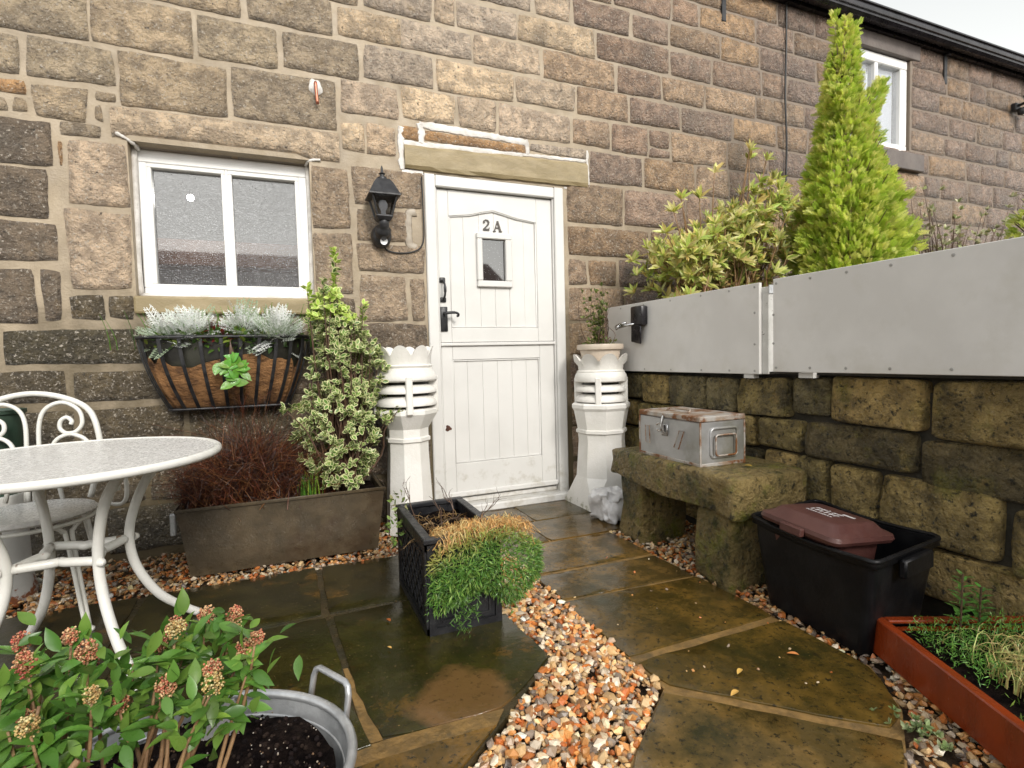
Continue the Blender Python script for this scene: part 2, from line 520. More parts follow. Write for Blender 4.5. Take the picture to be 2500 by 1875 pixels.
# ================================================================ the cottage
house = thing("stone_cottage", "blackened sandstone cottage with white stable door and black gutter", "house", (0, 0.3, 0))
HX0, HX1, HZ1 = -3.2, 9.5, 3.79
holes = [(-1.49, -0.645, 1.325, 2.09), (0.0, 0.95, 0.0, 2.09), (3.72, 4.60, 2.735, 3.60)]
def wall_mesh():
    mb = MB()
    xs = sorted({HX0, HX1} | {h[0] for h in holes} | {h[1] for h in holes})
    zs = sorted({-0.1, HZ1} | {h[2] for h in holes} | {h[3] for h in holes})
    for i in range(len(xs) - 1):
        for j in range(len(zs) - 1):
            cx, cz = (xs[i] + xs[i + 1]) / 2, (zs[j] + zs[j + 1]) / 2
            if any(h[0] < cx < h[1] and h[2] < cz < h[3] for h in holes): continue
            mb.quad((xs[i], 0, zs[j]), (xs[i + 1], 0, zs[j]), (xs[i + 1], 0, zs[j + 1]), (xs[i], 0, zs[j + 1]))
    for a, b, c, d in holes:
        D = 0.28
        mb.quad((a, 0, c), (a, 0, d), (a, D, d), (a, D, c)); mb.quad((b, 0, d), (b, 0, c), (b, D, c), (b, D, d))
        mb.quad((a, 0, d), (b, 0, d), (b, D, d), (a, D, d)); mb.quad((b, 0, c), (a, 0, c), (a, D, c), (b, D, c))
    return mb
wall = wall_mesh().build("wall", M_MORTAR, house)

def stone_mesh(w, h, proud, seed, cell=0.055, rough=0.010, round_=0.012, edge=0.006):
    """Rock-faced block, centred, front towards -y, irregular outline."""
    nx, nz = max(3, round(w / cell)), max(3, round(h / cell))
    V, F = [], []
    rr = random.Random(seed)
    tl = [rr.uniform(-edge, edge) for _ in range(4)]
    for j in range(nz + 1):
        for i in range(nx + 1):
            u, v = i / nx, j / nz
            x, z = (u - 0.5) * w, (v - 0.5) * h
            e = min(i, nx - i, j, nz - j)
            x += tl[0] * (1 - v) * (0.5 - u) * 2 + tl[1] * v * (0.5 - u) * 2
            z += tl[2] * (1 - u) * (0.5 - v) * 2 + tl[3] * u * (0.5 - v) * 2
            nn = fbm((x, seed * 0.7, z), 14, seed * 1.31, 3)
            if e == 0:
                x += fbm((x, 1, z), 11, seed + 5, 2) * edge * 0.8; z += fbm((x, 9, z), 11, seed + 9, 2) * edge * 0.8
                y = -0.001 - 0.002 * nn
                ci = (i in (0, nx)) and (j in (0, nz))
                if ci: x *= 1 - round_ * 0.5 / w; z *= 1 - round_ * 0.5 / h
            else:
                y = -proud * (0.92 if e == 1 else 1.0) - rough * nn
            V.append((x, y, z))
    for j in range(nz):
        for i in range(nx):
            a = j * (nx + 1) + i
            F.append((a, a + 1, a + nx + 2, a + nx + 1))
    rim = [i for i in range(nx)] + [j * (nx + 1) + nx for j in range(nz)] + [nz * (nx + 1) + nx - i for i in range(nx)] + [(nz - j) * (nx + 1) for j in range(nz)]
    o0 = len(V)
    V += [(V[q][0] * 1.004, 0.014, V[q][2] * 1.004) for q in rim]
    m_ = len(rim)
    F += [(rim[(q + 1) % m_], rim[q], o0 + q, o0 + (q + 1) % m_) for q in range(m_)]
    me = bpy.data.meshes.new("stone")
    me.from_pydata(V, [], F)
    me.polygons.foreach_set("use_smooth", [True] * len(me.polygons))
    return me

STONES = """-1.348 -0.955 2.791 2.959;-1.78 -1.375 2.79 2.96;-2.034 -1.621 2.538 2.770;-1.603 -1.187 2.544 2.765;-1.162 -0.78 2.548 2.770;-0.924 -0.487 2.795 2.975
-2.15 -1.894 2.34 2.505;-1.863 -1.523 2.341 2.515;-1.504 -1.037 2.26 2.515;-1.013 -0.49 2.272 2.535;-0.755 -0.355 2.569 2.770;-2.15 -1.875 2.253 2.305;-2.15 -1.951 2.158 2.226
-1.923 -1.877 2.164 2.231;-1.85 -1.643 2.154 2.305;-1.605 -1.527 2.268 2.308;-1.616 -1.583 2.168 2.24;-2.25 -1.791 1.93 2.128;-1.759 -1.592 2.083 2.144;-1.771 -1.747 1.929 2.054
-1.732 -1.497 1.759 2.066;-1.756 -1.497 1.355 1.731;-2.3 -1.81 1.687 1.907;-2.3 -1.79 1.476 1.665;-2.3 -1.889 1.188 1.44;-1.864 -1.793 1.2 1.438;-1.765 -1.621 1.204 1.324;-1.599 -1.51 1.213 1.321
-2.022 -1.349 0.988 1.156;-2.35 -2.05 0.985 1.16;-1.32 -0.72 0.985 1.19;-0.69 -0.42 0.985 1.18;-2.3 -1.797 0.809 0.958;-1.768 -1.395 0.796 0.954;-1.365 -0.95 0.79 0.955;-0.92 -0.42 0.79 0.955
-2.2 -1.78 0.55 0.765;-1.748 -1.316 0.544 0.762;-1.285 -0.8 0.55 0.76;-0.77 -0.42 0.55 0.76;-2.25 -1.93 0.29 0.52;-1.9 -1.5 0.29 0.515;-1.47 -1.0 0.285 0.52;-0.97 -0.5 0.29 0.515;-2.2 -1.7 0.03 0.26;-1.67 -1.2 0.03 0.26;-1.17 -0.75 0.03 0.26;-0.72 -0.3 0.03 0.26
-0.635 -0.443 1.723 2.058;-0.635 -0.435 1.359 1.694;-0.66 -0.43 1.20 1.335;-0.415 -0.01 1.87 2.085;-0.401 -0.094 1.665 1.844;-0.404 -0.01 1.487 1.646;-0.399 -0.126 1.197 1.464;-0.102 -0.012 1.202 1.456;-0.394 -0.012 0.99 1.18
-0.4 -0.2 0.77 0.965;-0.17 -0.012 0.77 0.965;-0.394 -0.012 0.54 0.74;-0.46 -0.012 0.29 0.515;-0.27 -0.012 0.03 0.26;-0.463 -0.343 2.166 2.328;-0.329 -0.159 2.162 2.338;-0.136 -0.025 2.275 2.354;0.018 0.675 2.285 2.335;0.715 1.131 2.30 2.362
-0.464 -0.134 2.376 2.566;-0.111 0.208 2.402 2.574;0.233 0.483 2.397 2.577;0.504 1.011 2.385 2.57;1.041 1.321 2.392 2.569;1.347 1.642 2.383 2.573;1.663 1.842 2.462 2.565;1.663 1.842 2.385 2.44
-0.329 0.079 2.597 2.775;0.102 0.605 2.592 2.775;0.626 1.054 2.602 2.775;1.077 1.474 2.6 2.775;1.5 1.934 2.597 2.775;-0.463 -0.109 2.802 2.96;-0.102 0.324 2.800 2.966;0.343 0.799 2.8 2.966;0.82 1.376 2.797 2.966;1.402 1.767 2.795 2.966
-0.317 0.081 2.985 3.16;0.106 0.222 2.991 3.162;0.245 0.638 2.988 3.152;0.653 1.212 2.988 3.162;1.242 1.835 2.988 3.166;-0.8 -0.35 2.985 3.15;0.239 0.74 3.186 3.35;0.77 1.03 3.186 3.35;1.06 1.5 3.186 3.35;1.53 1.84 3.186 3.35;-0.2 0.21 3.186 3.35
1.165 1.595 2.155 2.359;1.616 2.071 2.162 2.362;0.985 1.42 1.876 2.125;1.447 1.975 1.877 2.13;0.987 1.637 1.645 1.85;0.985 1.12 1.453 1.614;1.14 1.364 1.45 1.623"""
rects = []
for part in STONES.replace("\n", ";").split(";"):
    rects.append(tuple(float(q) for q in part.split()))
LEV = [(0.03, 0.24), (0.265, 0.48), (0.50, 0.715), (0.74, 0.95), (0.975, 1.185), (1.205, 1.43), (1.45, 1.625), (1.645, 1.855), (1.877, 2.135),
       (2.157, 2.362), (2.383, 2.573), (2.597, 2.775), (2.797, 2.966), (2.988, 3.164), (3.186, 3.352), (3.374, 3.54), (3.562, 3.73)]
START = {8: 1.997, 7: 1.66, 6: 1.386, 9: 2.093, 10: 1.864, 11: 1.956, 12: 1.789, 13: 1.857, 14: 1.862}
rs = random.Random(5)
for k, (za, zb) in enumerate(LEV):
    x = START.get(k, 0.985)
    if k == 15: x = 1.0
    if k == 16: x = 1.4
    while x < 8.6:
        w = rs.choice((0.24, 0.33, 0.38, 0.42, 0.46, 0.52, 0.58)) * rs.uniform(0.92, 1.08)
        if x > 2.6 and zb < 1.45: w *= 1.3
        if zb < 0.95 and x > 1.35: break
        a, b = x, x + w
        # butt against the upper window and its sill
        if zb > 2.58 and za < 3.60:
            if a < 3.70 < b: b = 3.70
            if 3.70 <= a < 4.61:
                if za > 2.7: x = 4.63; continue
        if b - a > 0.09: rects.append((a, b, za + rs.uniform(-.004, .004), zb + rs.uniform(-.004, .004)))
        x = b + 0.022
random.seed(3)
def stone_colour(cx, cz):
    """tan above the door, lightened for flash gleam; purple-brown ashlar to the right; sooty dark blocks low on the left, darkened also for flash falloff."""
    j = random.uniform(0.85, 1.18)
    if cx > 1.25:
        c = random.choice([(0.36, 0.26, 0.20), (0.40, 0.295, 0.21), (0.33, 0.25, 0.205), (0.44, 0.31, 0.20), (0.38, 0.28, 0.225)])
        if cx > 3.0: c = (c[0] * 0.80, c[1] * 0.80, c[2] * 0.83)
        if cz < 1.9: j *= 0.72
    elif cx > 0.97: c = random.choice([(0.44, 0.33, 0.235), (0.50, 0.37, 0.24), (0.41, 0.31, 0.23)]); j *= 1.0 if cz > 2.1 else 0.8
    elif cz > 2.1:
        c = random.choice([(0.66, 0.545, 0.43), (0.60, 0.495, 0.40), (0.70, 0.57, 0.42), (0.63, 0.50, 0.375), (0.54, 0.465, 0.395)])  # upper stones lightened to stand in for flash gleam on wet stone
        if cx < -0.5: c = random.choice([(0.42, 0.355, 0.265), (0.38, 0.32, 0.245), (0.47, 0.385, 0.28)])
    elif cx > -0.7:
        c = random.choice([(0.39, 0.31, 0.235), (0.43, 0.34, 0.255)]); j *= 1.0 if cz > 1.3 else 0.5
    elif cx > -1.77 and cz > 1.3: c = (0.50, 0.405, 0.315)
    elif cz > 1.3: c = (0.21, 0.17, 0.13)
    else: c = random.choice([(0.105, 0.088, 0.056), (0.12, 0.098, 0.062), (0.095, 0.082, 0.05)])  # blackened by dirt and wet, tone also imitates flash falloff
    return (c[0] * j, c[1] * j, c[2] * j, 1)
extra = MB()
for i, (a, b, c, d) in enumerate(rects):
    w, h = b - a, d - c
    far = a > 2.2
    me = stone_mesh(w, h, random.uniform(0.003, 0.008) if a < 0.9 else random.uniform(0.010, 0.020), i + 1,
                    0.034 if not far else 0.06, 0.007 if a < 0.9 else 0.014, edge=0.008)
    me.materials.append(M_STONE)
    o = bpy.data.objects.new("stone", me); COL.objects.link(o)
    o.parent = wall
    o.location = Vector(((a + b) / 2, -0.003, (c + d) / 2)) - house.location
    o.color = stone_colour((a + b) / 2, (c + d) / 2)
    if (round(a, 3), round(c, 3)) in {(-1.771, 1.929), (0.018, 2.285), (-0.136, 2.275), (-2.15, 2.253)}:
        o.color = (0.52, 0.32, 0.16, 1)

# window lintel, sill and jambs
mb = MB()
lx0, lx1 = -1.55, -0.482
V = []
for i in range(15):
    x = lx0 + (lx1 - lx0) * i / 14
    nn = 0.010 * fbm((x, 0, 0), 9, 2)
    inn = -1.475 < x < -0.65
    zt = 2.245 + 0.012 * (x - lx0)
    zb_ = 2.121 if inn else 2.098
    V += [(x, -0.002, zt), (x, -0.020 + nn, zt - 0.02), (x, -0.022 - nn, zb_ + 0.03), (x, -0.006, zb_), (x, 0.10, 2.082), (x, 0.20, 2.08)]
F = []
for i in range(14):
    for k in range(5): F.append((i * 6 + k, (i + 1) * 6 + k, (i + 1) * 6 + k + 1, i * 6 + k + 1))
mb.add(V, F)
lintel = mb.build("window_lintel", M_STONE, house, smooth=True); lintel.color = (0.62, 0.51, 0.39, 1)
mb = MB(); mb.box((-1.50, -0.030, 1.232), (-0.62, 0.20, 1.322), 0.012, seg=2)
sill = mb.build("window_sill", M_LINTEL, house, smooth=False)
# grey dressed soffit strip under the lintel and pale pointing at its ends
mb = MB()
for a, b in ((-1.465, -1.035), (-1.005, -0.655)):
    mb.add([(a, -0.009, 2.123), (b, -0.009, 2.125), (b, 0.098, 2.079), (a, 0.098, 2.079)], [(0, 1, 2, 3)])
mb.build("lintel_soffit", M_SOFFIT, house)
mb = MB()
mb.tube(spline([(-1.535, -0.006, 2.118), (-1.50, -0.004, 2.10), (-1.465, 0.02, 2.08), (-1.46, 0.07, 2.075)], 6), [0.007 + 0.009 * abs(fbm((q, 0, 0), .7, 3)) for q in range(19)], 7)
mb.build("lintel_pointing", M_WHITE_MORTAR, house, smooth=True)
mb = MB()
mb.tube(spline([(-0.66, 0.07, 2.08), (-0.65, 0.015, 2.086), (-0.62, -0.003, 2.093), (-0.585, -0.006, 2.095)], 6), [0.007 + 0.009 * abs(fbm((q, 5, 0), .7, 3)) for q in range(19)], 7)
mb.build("lintel_pointing", M_WHITE_MORTAR, house, smooth=True)

# ---------------------------------------------------------------- ground floor window
win = MB()
wx0, wx1, wz0, wz1 = -1.472, -0.655, 1.338, 2.083
gl = [(-1.412, -1.088), (-1.046, -0.722)]
def frame_boxes(mb, x0, x1, z0, z1, glz0, glz1, gls, y0, y1, bev=0.006):
    mb.box((x0, y0, glz1), (x1, y1, z1), bev); mb.box((x0, y0, z0), (x1, y1, glz0), bev)
    xs = [x0] + [q for g in gls for q in g] + [x1]
    for i in range(0, len(xs), 2):
        mb.box((xs[i], y0 + 0.002, glz0 - 0.004), (xs[i + 1], y1 - 0.002, glz1 + 0.004), bev)
frame_boxes(win, wx0, wx1, wz0, wz1, 1.378, 2.016, [(-1.43, -1.075), (-1.058, -0.705)], 0.085, 0.17)
window = win.build("window", M_WPAINT, house, auto=35)
mb = MB()
for a, b in ((-1.4305, -1.0745), (-1.0585, -0.7045)):
    for (p, q, r_, s_) in ((a, b, 1.996, 2.0165), (a, b, 1.3775, 1.397), (a, a + 0.018, 1.3972, 1.9958), (b - 0.018, b, 1.3972, 1.9958)):
        mb.box((p, 0.089, r_), (q, 0.15, s_), 0.003)
mb.build("casement", M_WPAINT, window, auto=35)
for a, b in gl:
    mb = MB(); mb.quad((a, 0.125, 1.393), (b, 0.125, 1.393), (b, 0.125, 2.0), (a, 0.125, 2.0))
    mb.build("pane", M_GLASS, window)
# painted mortar fillet round the frame
mb = MB()
for pts in ([(-1.478, 0.075, 2.09), (-1.482, 0.07, 1.8), (-1.488, 0.07, 1.5), (-1.484, 0.07, 1.335)],
            [(-1.486, 0.072, 1.333), (-1.2, 0.07, 1.328), (-0.9, 0.07, 1.332), (-0.648, 0.072, 1.335)],
            [(-0.650, 0.075, 2.085), (-0.646, 0.07, 1.8), (-0.649, 0.07, 1.5), (-0.648, 0.072, 1.335)]):
    mb.tube(spline(pts, 5), 0.016, 6)
mb.build("frame_pointing", M_WHITE_MORTAR, window, smooth=True)
# the room behind it, with its lit ceiling lamp
mb = MB()
x0, x1, y0, y1, z0, z1 = -2.6, -0.1, 0.30, 2.6, 0.5, 2.42
mb.quad((x0, y1, z0), (x1, y1, z0), (x1, y1, z1), (x0, y1, z1)); mb.quad((x0, y0, z1), (x1, y0, z1), (x1, y1, z1), (x0, y1, z1))
mb.quad((x0, y0, z0), (x0, y1, z0), (x0, y1, z1), (x0, y0, z1)); mb.quad((x1, y0, z0), (x1, y1, z0), (x1, y1, z1), (x1, y0, z1))
mb.quad((x0, y0, z0), (x1, y0, z0), (x1, y1, z0), (x0, y1, z0))
for a, b, c, d in ((x0, wx0 - 0.02, z0, z1), (wx1 + 0.02, x1, z0, z1), (wx0 - 0.02, wx1 + 0.02, z0, 1.33), (wx0 - 0.02, wx1 + 0.02, 2.085, z1)):
    mb.quad((a, y0, c), (b, y0, c), (b, y0, d), (a, y0, d))
room = mb.build("room", M_ROOM, house)
mb = MB(); mb.box((-2.55, 1.5, 1.72), (-0.15, 1.72, 1.92), 0.01); mb.box((-2.55, 2.40, 0.6), (-0.15, 2.56, 1.66), 0.01)
mb.build("timber_beam", M_BEAM, room)
mb = MB(); mb.box((-1.95, 0.9, 0.7), (-1.78, 1.1, 1.68), 0.005); mb.build("pillar", M_ROOM, room)
M_LIT = bpy.data.materials.new("lit_lamp"); M_LIT.use_nodes = True
_p = M_LIT.node_tree.nodes["Principled BSDF"]; _p.inputs["Emission Color"].default_value = (1, 0.95, 0.86, 1); _p.inputs["Emission Strength"].default_value = 30.0
mb = MB(); mb.lathe([(0.001, 0.022), (0.016, 0.018), (0.022, 0.004), (0.017, -0.012), (0.001, -0.02)], 16, (-1.36, 1.02, 2.10))
mb.build("ceiling_lamp", M_LIT, room, smooth=True)
ld = bpy.data.lights.new("room_lamp_light", 'POINT'); ld.energy = 4; ld.shadow_soft_size = 0.08; ld.color = (1, 0.94, 0.85)
lo = bpy.data.objects.new("room_lamp_light", ld); COL.objects.link(lo); lo.location = Vector((-1.36, 1.02, 2.10))

# ---------------------------------------------------------------- stable door
mb = MB()
mb.box((0.002, -0.012, 0.02), (0.070, 0.12, 2.088), 0.006); mb.box((0.880, -0.012, 0.02), (0.948, 0.12, 2.088), 0.006)
mb.box((0.071, -0.010, 2.016), (0.879, 0.12, 2.086), 0.006)
mb.box((0.071, 0.006, 0.10), (0.080, 0.12, 2.015), 0.003); mb.box((0.870, 0.006, 0.10), (0.879, 0.12, 2.015), 0.003)
door = mb.build("door", M_PAINT, house, auto=35)
mb = MB(); mb.box((-0.005, -0.075, -0.005), (0.955, 0.12, 0.045), 0.008); mb.box((0.075, 0.03, 0.046), (0.875, 0.12, 0.075), 0.004)
mb.build("threshold", M_PAINT, door, auto=35)
mb = MB(); mb.quad((0.06, 0.112, 0.03), (0.89, 0.112, 0.03), (0.89, 0.112, 2.05), (0.06, 0.112, 2.05)); mb.build("door_backing", M_GAP, door)
def xz_poly(mb, poly, y0, y1):
    n_ = len(poly)
    vs = [(x, y0, z) for x, z in poly] + [(x, y1, z) for x, z in poly]
    fs = [tuple(range(n_)), tuple(range(2 * n_ - 1, n_ - 1, -1))]
    for i_ in range(n_):
        j_ = (i_ + 1) % n_
        fs.append((j_, i_, n_ + i_, n_ + j_))
    return mb.add(vs, fs)
mb = MB()
yF, yB = 0.020, 0.065
mb.box((0.083, yF, 1.068), (0.155, yB, 2.010), 0.003); mb.box((0.756, yF, 1.068), (0.868, yB, 2.010), 0.003)
mb.box((0.1555, yF, 1.068), (0.7555, yB, 1.160), 0.003)
xz_poly(mb, [(0.1555, 2.010), (0.1555, 1.852), (0.30, 1.872), (0.38, 1.893), (0.450, 1.908), (0.52, 1.893), (0.61, 1.872), (0.7555, 1.852), (0.7555, 2.010)], yF, yB)
upper = mb.build("upper_leaf", M_PAINT, door, auto=35)
mb = MB()
mb.box((0.083, yF, 0.088), (0.155, yB, 1.055), 0.003); mb.box((0.762, yF, 0.088), (0.868, yB, 1.055), 0.003)
mb.box((0.1555, yF, 0.958), (0.7615, yB, 1.055), 0.003); mb.box((0.1555, yF, 0.088), (0.7615, yB, 0.300), 0.003)
mb.box((0.078, 0.004, 1.046), (0.873, 0.019, 1.066), 0.004)
mb.box((0.078, 0.002, 0.088), (0.873, 0.019, 0.122), 0.006)
lower = mb.build("lower_leaf", M_PAINT, door, auto=35)
for leaf, (za, zb_) in ((upper, (1.155, 1.915)), (lower, (0.295, 0.965))):
    nb_ = 6
    for i in range(nb_):
        a = 0.150 + i * (0.618 / nb_); b = a + 0.618 / nb_ - 0.0006
        mb = MB()
        la, lb, lz0, lz1 = 0.340, 0.570, 1.425, 1.757          # opening for the little light
        if leaf is upper and a < lb and b > la:
            if a >= la and b <= lb:
                MB().box((a, 0.034, 1.75), (b, 0.06, zb_), 0.003).build("plank", M_PAINT, door)
                mb.box((a, 0.034, za), (b, 0.06, 1.43), 0.003)
            elif a < la: xz_poly(mb, [(a, za), (b, za), (b, lz0), (la, lz0), (la, lz1), (b, lz1), (b, zb_), (a, zb_)], 0.034, 0.06)
            else: xz_poly(mb, [(a, za), (b, za), (b, zb_), (a, zb_), (a, lz1), (lb, lz1), (lb, lz0), (a, lz0)], 0.034, 0.06)
        else:
            mb.box((a, 0.034, za), (b, 0.06, zb_), 0.0022)
        o = mb.build("plank", M_PAINT, door)
# mouldings round the panels
mb = MB()
def mould(pts): mb.tube(pts, 0.0065, 6, closed=True)
mould([(0.160, 0.030, 1.165), (0.751, 0.030, 1.165), (0.751, 0.030, 1.848), (0.61, 0.030, 1.868), (0.52, 0.030, 1.889), (0.450, 0.030, 1.903), (0.38, 0.030, 1.889), (0.30, 0.030, 1.868), (0.160, 0.030, 1.848)])
mould([(0.160, 0.030, 0.305), (0.757, 0.030, 0.305), (0.757, 0.030, 0.953), (0.160, 0.030, 0.953)])
mb.build("panel_moulding", M_PAINT, door, smooth=True)
# the little light in the upper leaf
mb = MB()
for (p, q, r_, s_) in ((0.335, 0.575, 1.725, 1.762), (0.335, 0.575, 1.420, 1.460), (0.335, 0.372, 1.4605, 1.7245), (0.530, 0.575, 1.4605, 1.7245)):
    mb.box((p, 0.010, r_), (q, 0.06, s_), 0.005)
lt_ = mb.build("door_light", M_PAINT, door, auto=35)
M_DGLASS = glass_mat("door_glass", 0.16, (0.30, 0.30, 0.31), 0.3)
mb = MB(); mb.quad((0.37, 0.036, 1.458), (0.532, 0.036, 1.458), (0.532, 0.036, 1.727), (0.37, 0.036, 1.727)); mb.build("pane", M_DGLASS, door)
# number 2A in bold serif iron characters
def flat_stroke(mb, pts, widths, y0=0.028, y1=0.0335):
    n_ = len(pts); L_, R_ = [], []
    for i in range(n_):
        a = Vector(pts[max(i - 1, 0)]); b = Vector(pts[min(i + 1, n_ - 1)]); t = (b - a).normalized()
        nrm = Vector((-t.y, t.x)) * widths[i] / 2
        L_.append((pts[i][0] + nrm.x, pts[i][1] + nrm.y)); R_.append((pts[i][0] - nrm.x, pts[i][1] - nrm.y))
    for i in range(n_ - 1):
        xz_poly(mb, [R_[i], R_[i + 1], L_[i + 1], L_[i]], y0, y1)
mb = MB()
s0 = (0.384, 1.780); hgt = 0.068
two = [(0.004, 0.050), (0.009, 0.060), (0.020, 0.0665), (0.033, 0.064), (0.040, 0.053), (0.037, 0.041), (0.027, 0.029), (0.015, 0.017), (0.006, 0.007)]
flat_stroke(mb, [(s0[0] + a, s0[1] + b) for a, b in two], [0.008, 0.009, 0.008, 0.011, 0.0125, 0.0115, 0.009, 0.008, 0.009])
flat_stroke(mb, [(s0[0] + 0.001, s0[1] + 0.006), (s0[0] + 0.043, s0[1] + 0.006)], [0.012, 0.012], 0.0275)
flat_stroke(mb, [(s0[0] + 0.040, s0[1] + 0.004), (s0[0] + 0.044, s0[1] + 0.020)], [0.005, 0.004], 0.027)
mb.lathe([(0.001, 0), (0.0065, 0)], 10, (0, 0, 0)).v[-20:] = [(s0[0] + 0.009 + 0.0065 * math.cos(q * 0.628) * (1 if q >= 10 else 0.1), 0.0272, s0[1] + 0.051 + 0.0065 * math.sin(q * 0.628) * (1 if q >= 10 else 0.1)) for q in range(20)]
a0 = (0.455, 1.777)
flat_stroke(mb, [(a0[0] + 0.007, a0[1]), (a0[0] + 0.029, a0[1] + 0.068)], [0.006, 0.006])
flat_stroke(mb, [(a0[0] + 0.050, a0[1]), (a0[0] + 0.029, a0[1] + 0.068)], [0.0135, 0.012], 0.0275)
flat_stroke(mb, [(a0[0] + 0.014, a0[1] + 0.024), (a0[0] + 0.044, a0[1] + 0.024)], [0.006, 0.006], 0.027)
flat_stroke(mb, [(a0[0] - 0.002, a0[1] + 0.002), (a0[0] + 0.017, a0[1] + 0.002)], [0.005, 0.005], 0.0265)
flat_stroke(mb, [(a0[0] + 0.038, a0[1] + 0.002), (a0[0] + 0.061, a0[1] + 0.002)], [0.005, 0.005], 0.0265)
M_NUM = material("dark_number_metal", (0.05, 0.042, 0.036), (0.09, 0.075, 0.06), scale=40, rough=(0.3, 0.5), bump=0.1)
mb.build("house_number", M_NUM, door)
# door furniture
mb = MB()
mb.box((0.083, 0.008, 1.438), (0.120, 0.019, 1.470), 0.004); mb.box((0.085, 0.008, 1.318), (0.122, 0.019, 1.348), 0.004)
mb.tube(spline([(0.101, 0.008, 1.452), (0.104, -0.022, 1.43), (0.105, -0.032, 1.393), (0.105, -0.022, 1.355), (0.104, 0.008, 1.334)], 6), [0.007] * 10 + [0.0095] * 5 + [0.007] * 10, 8)
mb.build("pull_handle", M_IRON, door, auto=50)
mb = MB()
mb.box((0.083, 0.010, 1.137), (0.128, 0.019, 1.290), 0.003)
mb.tube([(0.106, 0.010, 1.247), (0.106, -0.035, 1.247)], 0.010, 10)
mb.tube(spline([(0.106, -0.033, 1.247), (0.135, -0.036, 1.250), (0.165, -0.036, 1.250), (0.183, -0.034, 1.243), (0.184, -0.030, 1.232), (0.174, -0.028, 1.230)], 5), [0.009] * 10 + [0.0075] * 16, 8)
mb.build("lever_handle", M_IRON, door, auto=50)
M_RUSTY = material("rust", (0.10, 0.03, 0.012), (0.05, 0.018, 0.010), scale=60, rough=(0.6, 0.8), bump=0.4, bscale=100)
mb = MB(); mb.lathe([(0.0005, -0.004), (0.016, -0.004), (0.019, 0.0)], 14, shape=lambda a, i: 1 + 0.22 * math.sin(3 * a + 1) + 0.12 * math.sin(5 * a))
mb.move(Matrix.Translation((0.112, 0.019, 0.530)) @ Matrix.Rotation(R(-90), 4, 'X')); mb.build("keyhole", M_RUSTY, door)

# sandstone door lintel with fresh pale pointing
mb = MB()
V, F = [], []
for i in range(17):
    u = i / 16; x = -0.112 + 1.248 * u
    zb_, zt = 2.100 + 0.012 * u, 2.240 + 0.030 * u
    q = lambda k: 0.006 * fbm((x, k, 0), 7, 3 + k)
    V += [(x, 0.02, zt), (x, -0.012 + q(0), zt - 0.001 + q(5)), (x, -0.022 + q(1), zt - 0.02), (x, -0.024 + q(2), zb_ + 0.02), (x, -0.016 + q(3), zb_ + q(6)), (x, 0.06, zb_)]
for i in range(16):
    for k in range(5): F.append((i * 6 + k, (i + 1) * 6 + k, (i + 1) * 6 + k + 1, i * 6 + k + 1))
F += [(0, 1, 2, 3, 4, 5), tuple(16 * 6 + k for k in (5, 4, 3, 2, 1, 0))]
mb.add(V, F)
dl = mb.build("door_lintel", M_LINTEL, house)
mb = MB()
def ridge(pts, r0, sq=0.20, amp=0.45):
    P_ = spline(pts, 12)
    P_ = [p + Vector((0.009 * amp * fbm(p, 25, 7), 0, 0.009 * amp * fbm(p, 25, 9))) for p in P_]
    o = len(mb.v)
    mb.tube(P_, [r0 * 1.2 * (1 + amp * fbm(p, 30, 4)) for p in P_], 8)
    mb.v[o:] = [(p[0], -0.001 + (p[1] + 0.001) * sq, p[2]) for p in mb.v[o:]]
ridge([(-0.122, -0.001, 2.345), (-0.130, -0.001, 2.26), (-0.128, -0.001, 2.18), (-0.125, -0.001, 2.095)], 0.016)
ridge([(-0.128, -0.001, 2.087), (-0.06, -0.001, 2.087), (0.0, -0.001, 2.090)], 0.012)
ridge([(-0.118, -0.001, 2.252), (0.1, -0.001, 2.258), (0.4, -0.001, 2.268), (0.66, -0.001, 2.276)], 0.014)
ridge([(0.66, -0.001, 2.276), (0.9, -0.001, 2.282), (1.14, -0.001, 2.288)], 0.009)
ridge([(-0.008, -0.001, 2.262), (-0.002, -0.001, 2.32), (-0.012, -0.001, 2.378)], 0.018)
ridge([(-0.012, -0.001, 2.372), (0.22, -0.001, 2.366), (0.45, -0.001, 2.362), (0.70, -0.001, 2.355)], 0.019)
ridge([(0.692, -0.001, 2.372), (0.694, -0.001, 2.32), (0.690, -0.001, 2.28)], 0.015)
ridge([(1.146, -0.001, 2.36), (1.146, -0.001, 2.25), (1.146, -0.001, 2.10), (1.08, -0.001, 2.094), (0.96, -0.001, 2.092)], 0.008)
mb.build("lintel_pointing", M_WHITE_MORTAR, house, smooth=True)
# patch of mortar with a chased cable channel beside the door
mb = MB(); ridge([(-0.055, -0.001, 1.85), (-0.098, -0.001, 1.835), (-0.104, -0.001, 1.74), (-0.098, -0.001, 1.66), (-0.06, -0.001, 1.635)], 0.020, 0.3, 0.15)
mb.build("mortar_patch", material("grey_mortar", (0.40, 0.35, 0.28), (0.33, 0.28, 0.22), scale=20, bump=0.4), house, smooth=True)

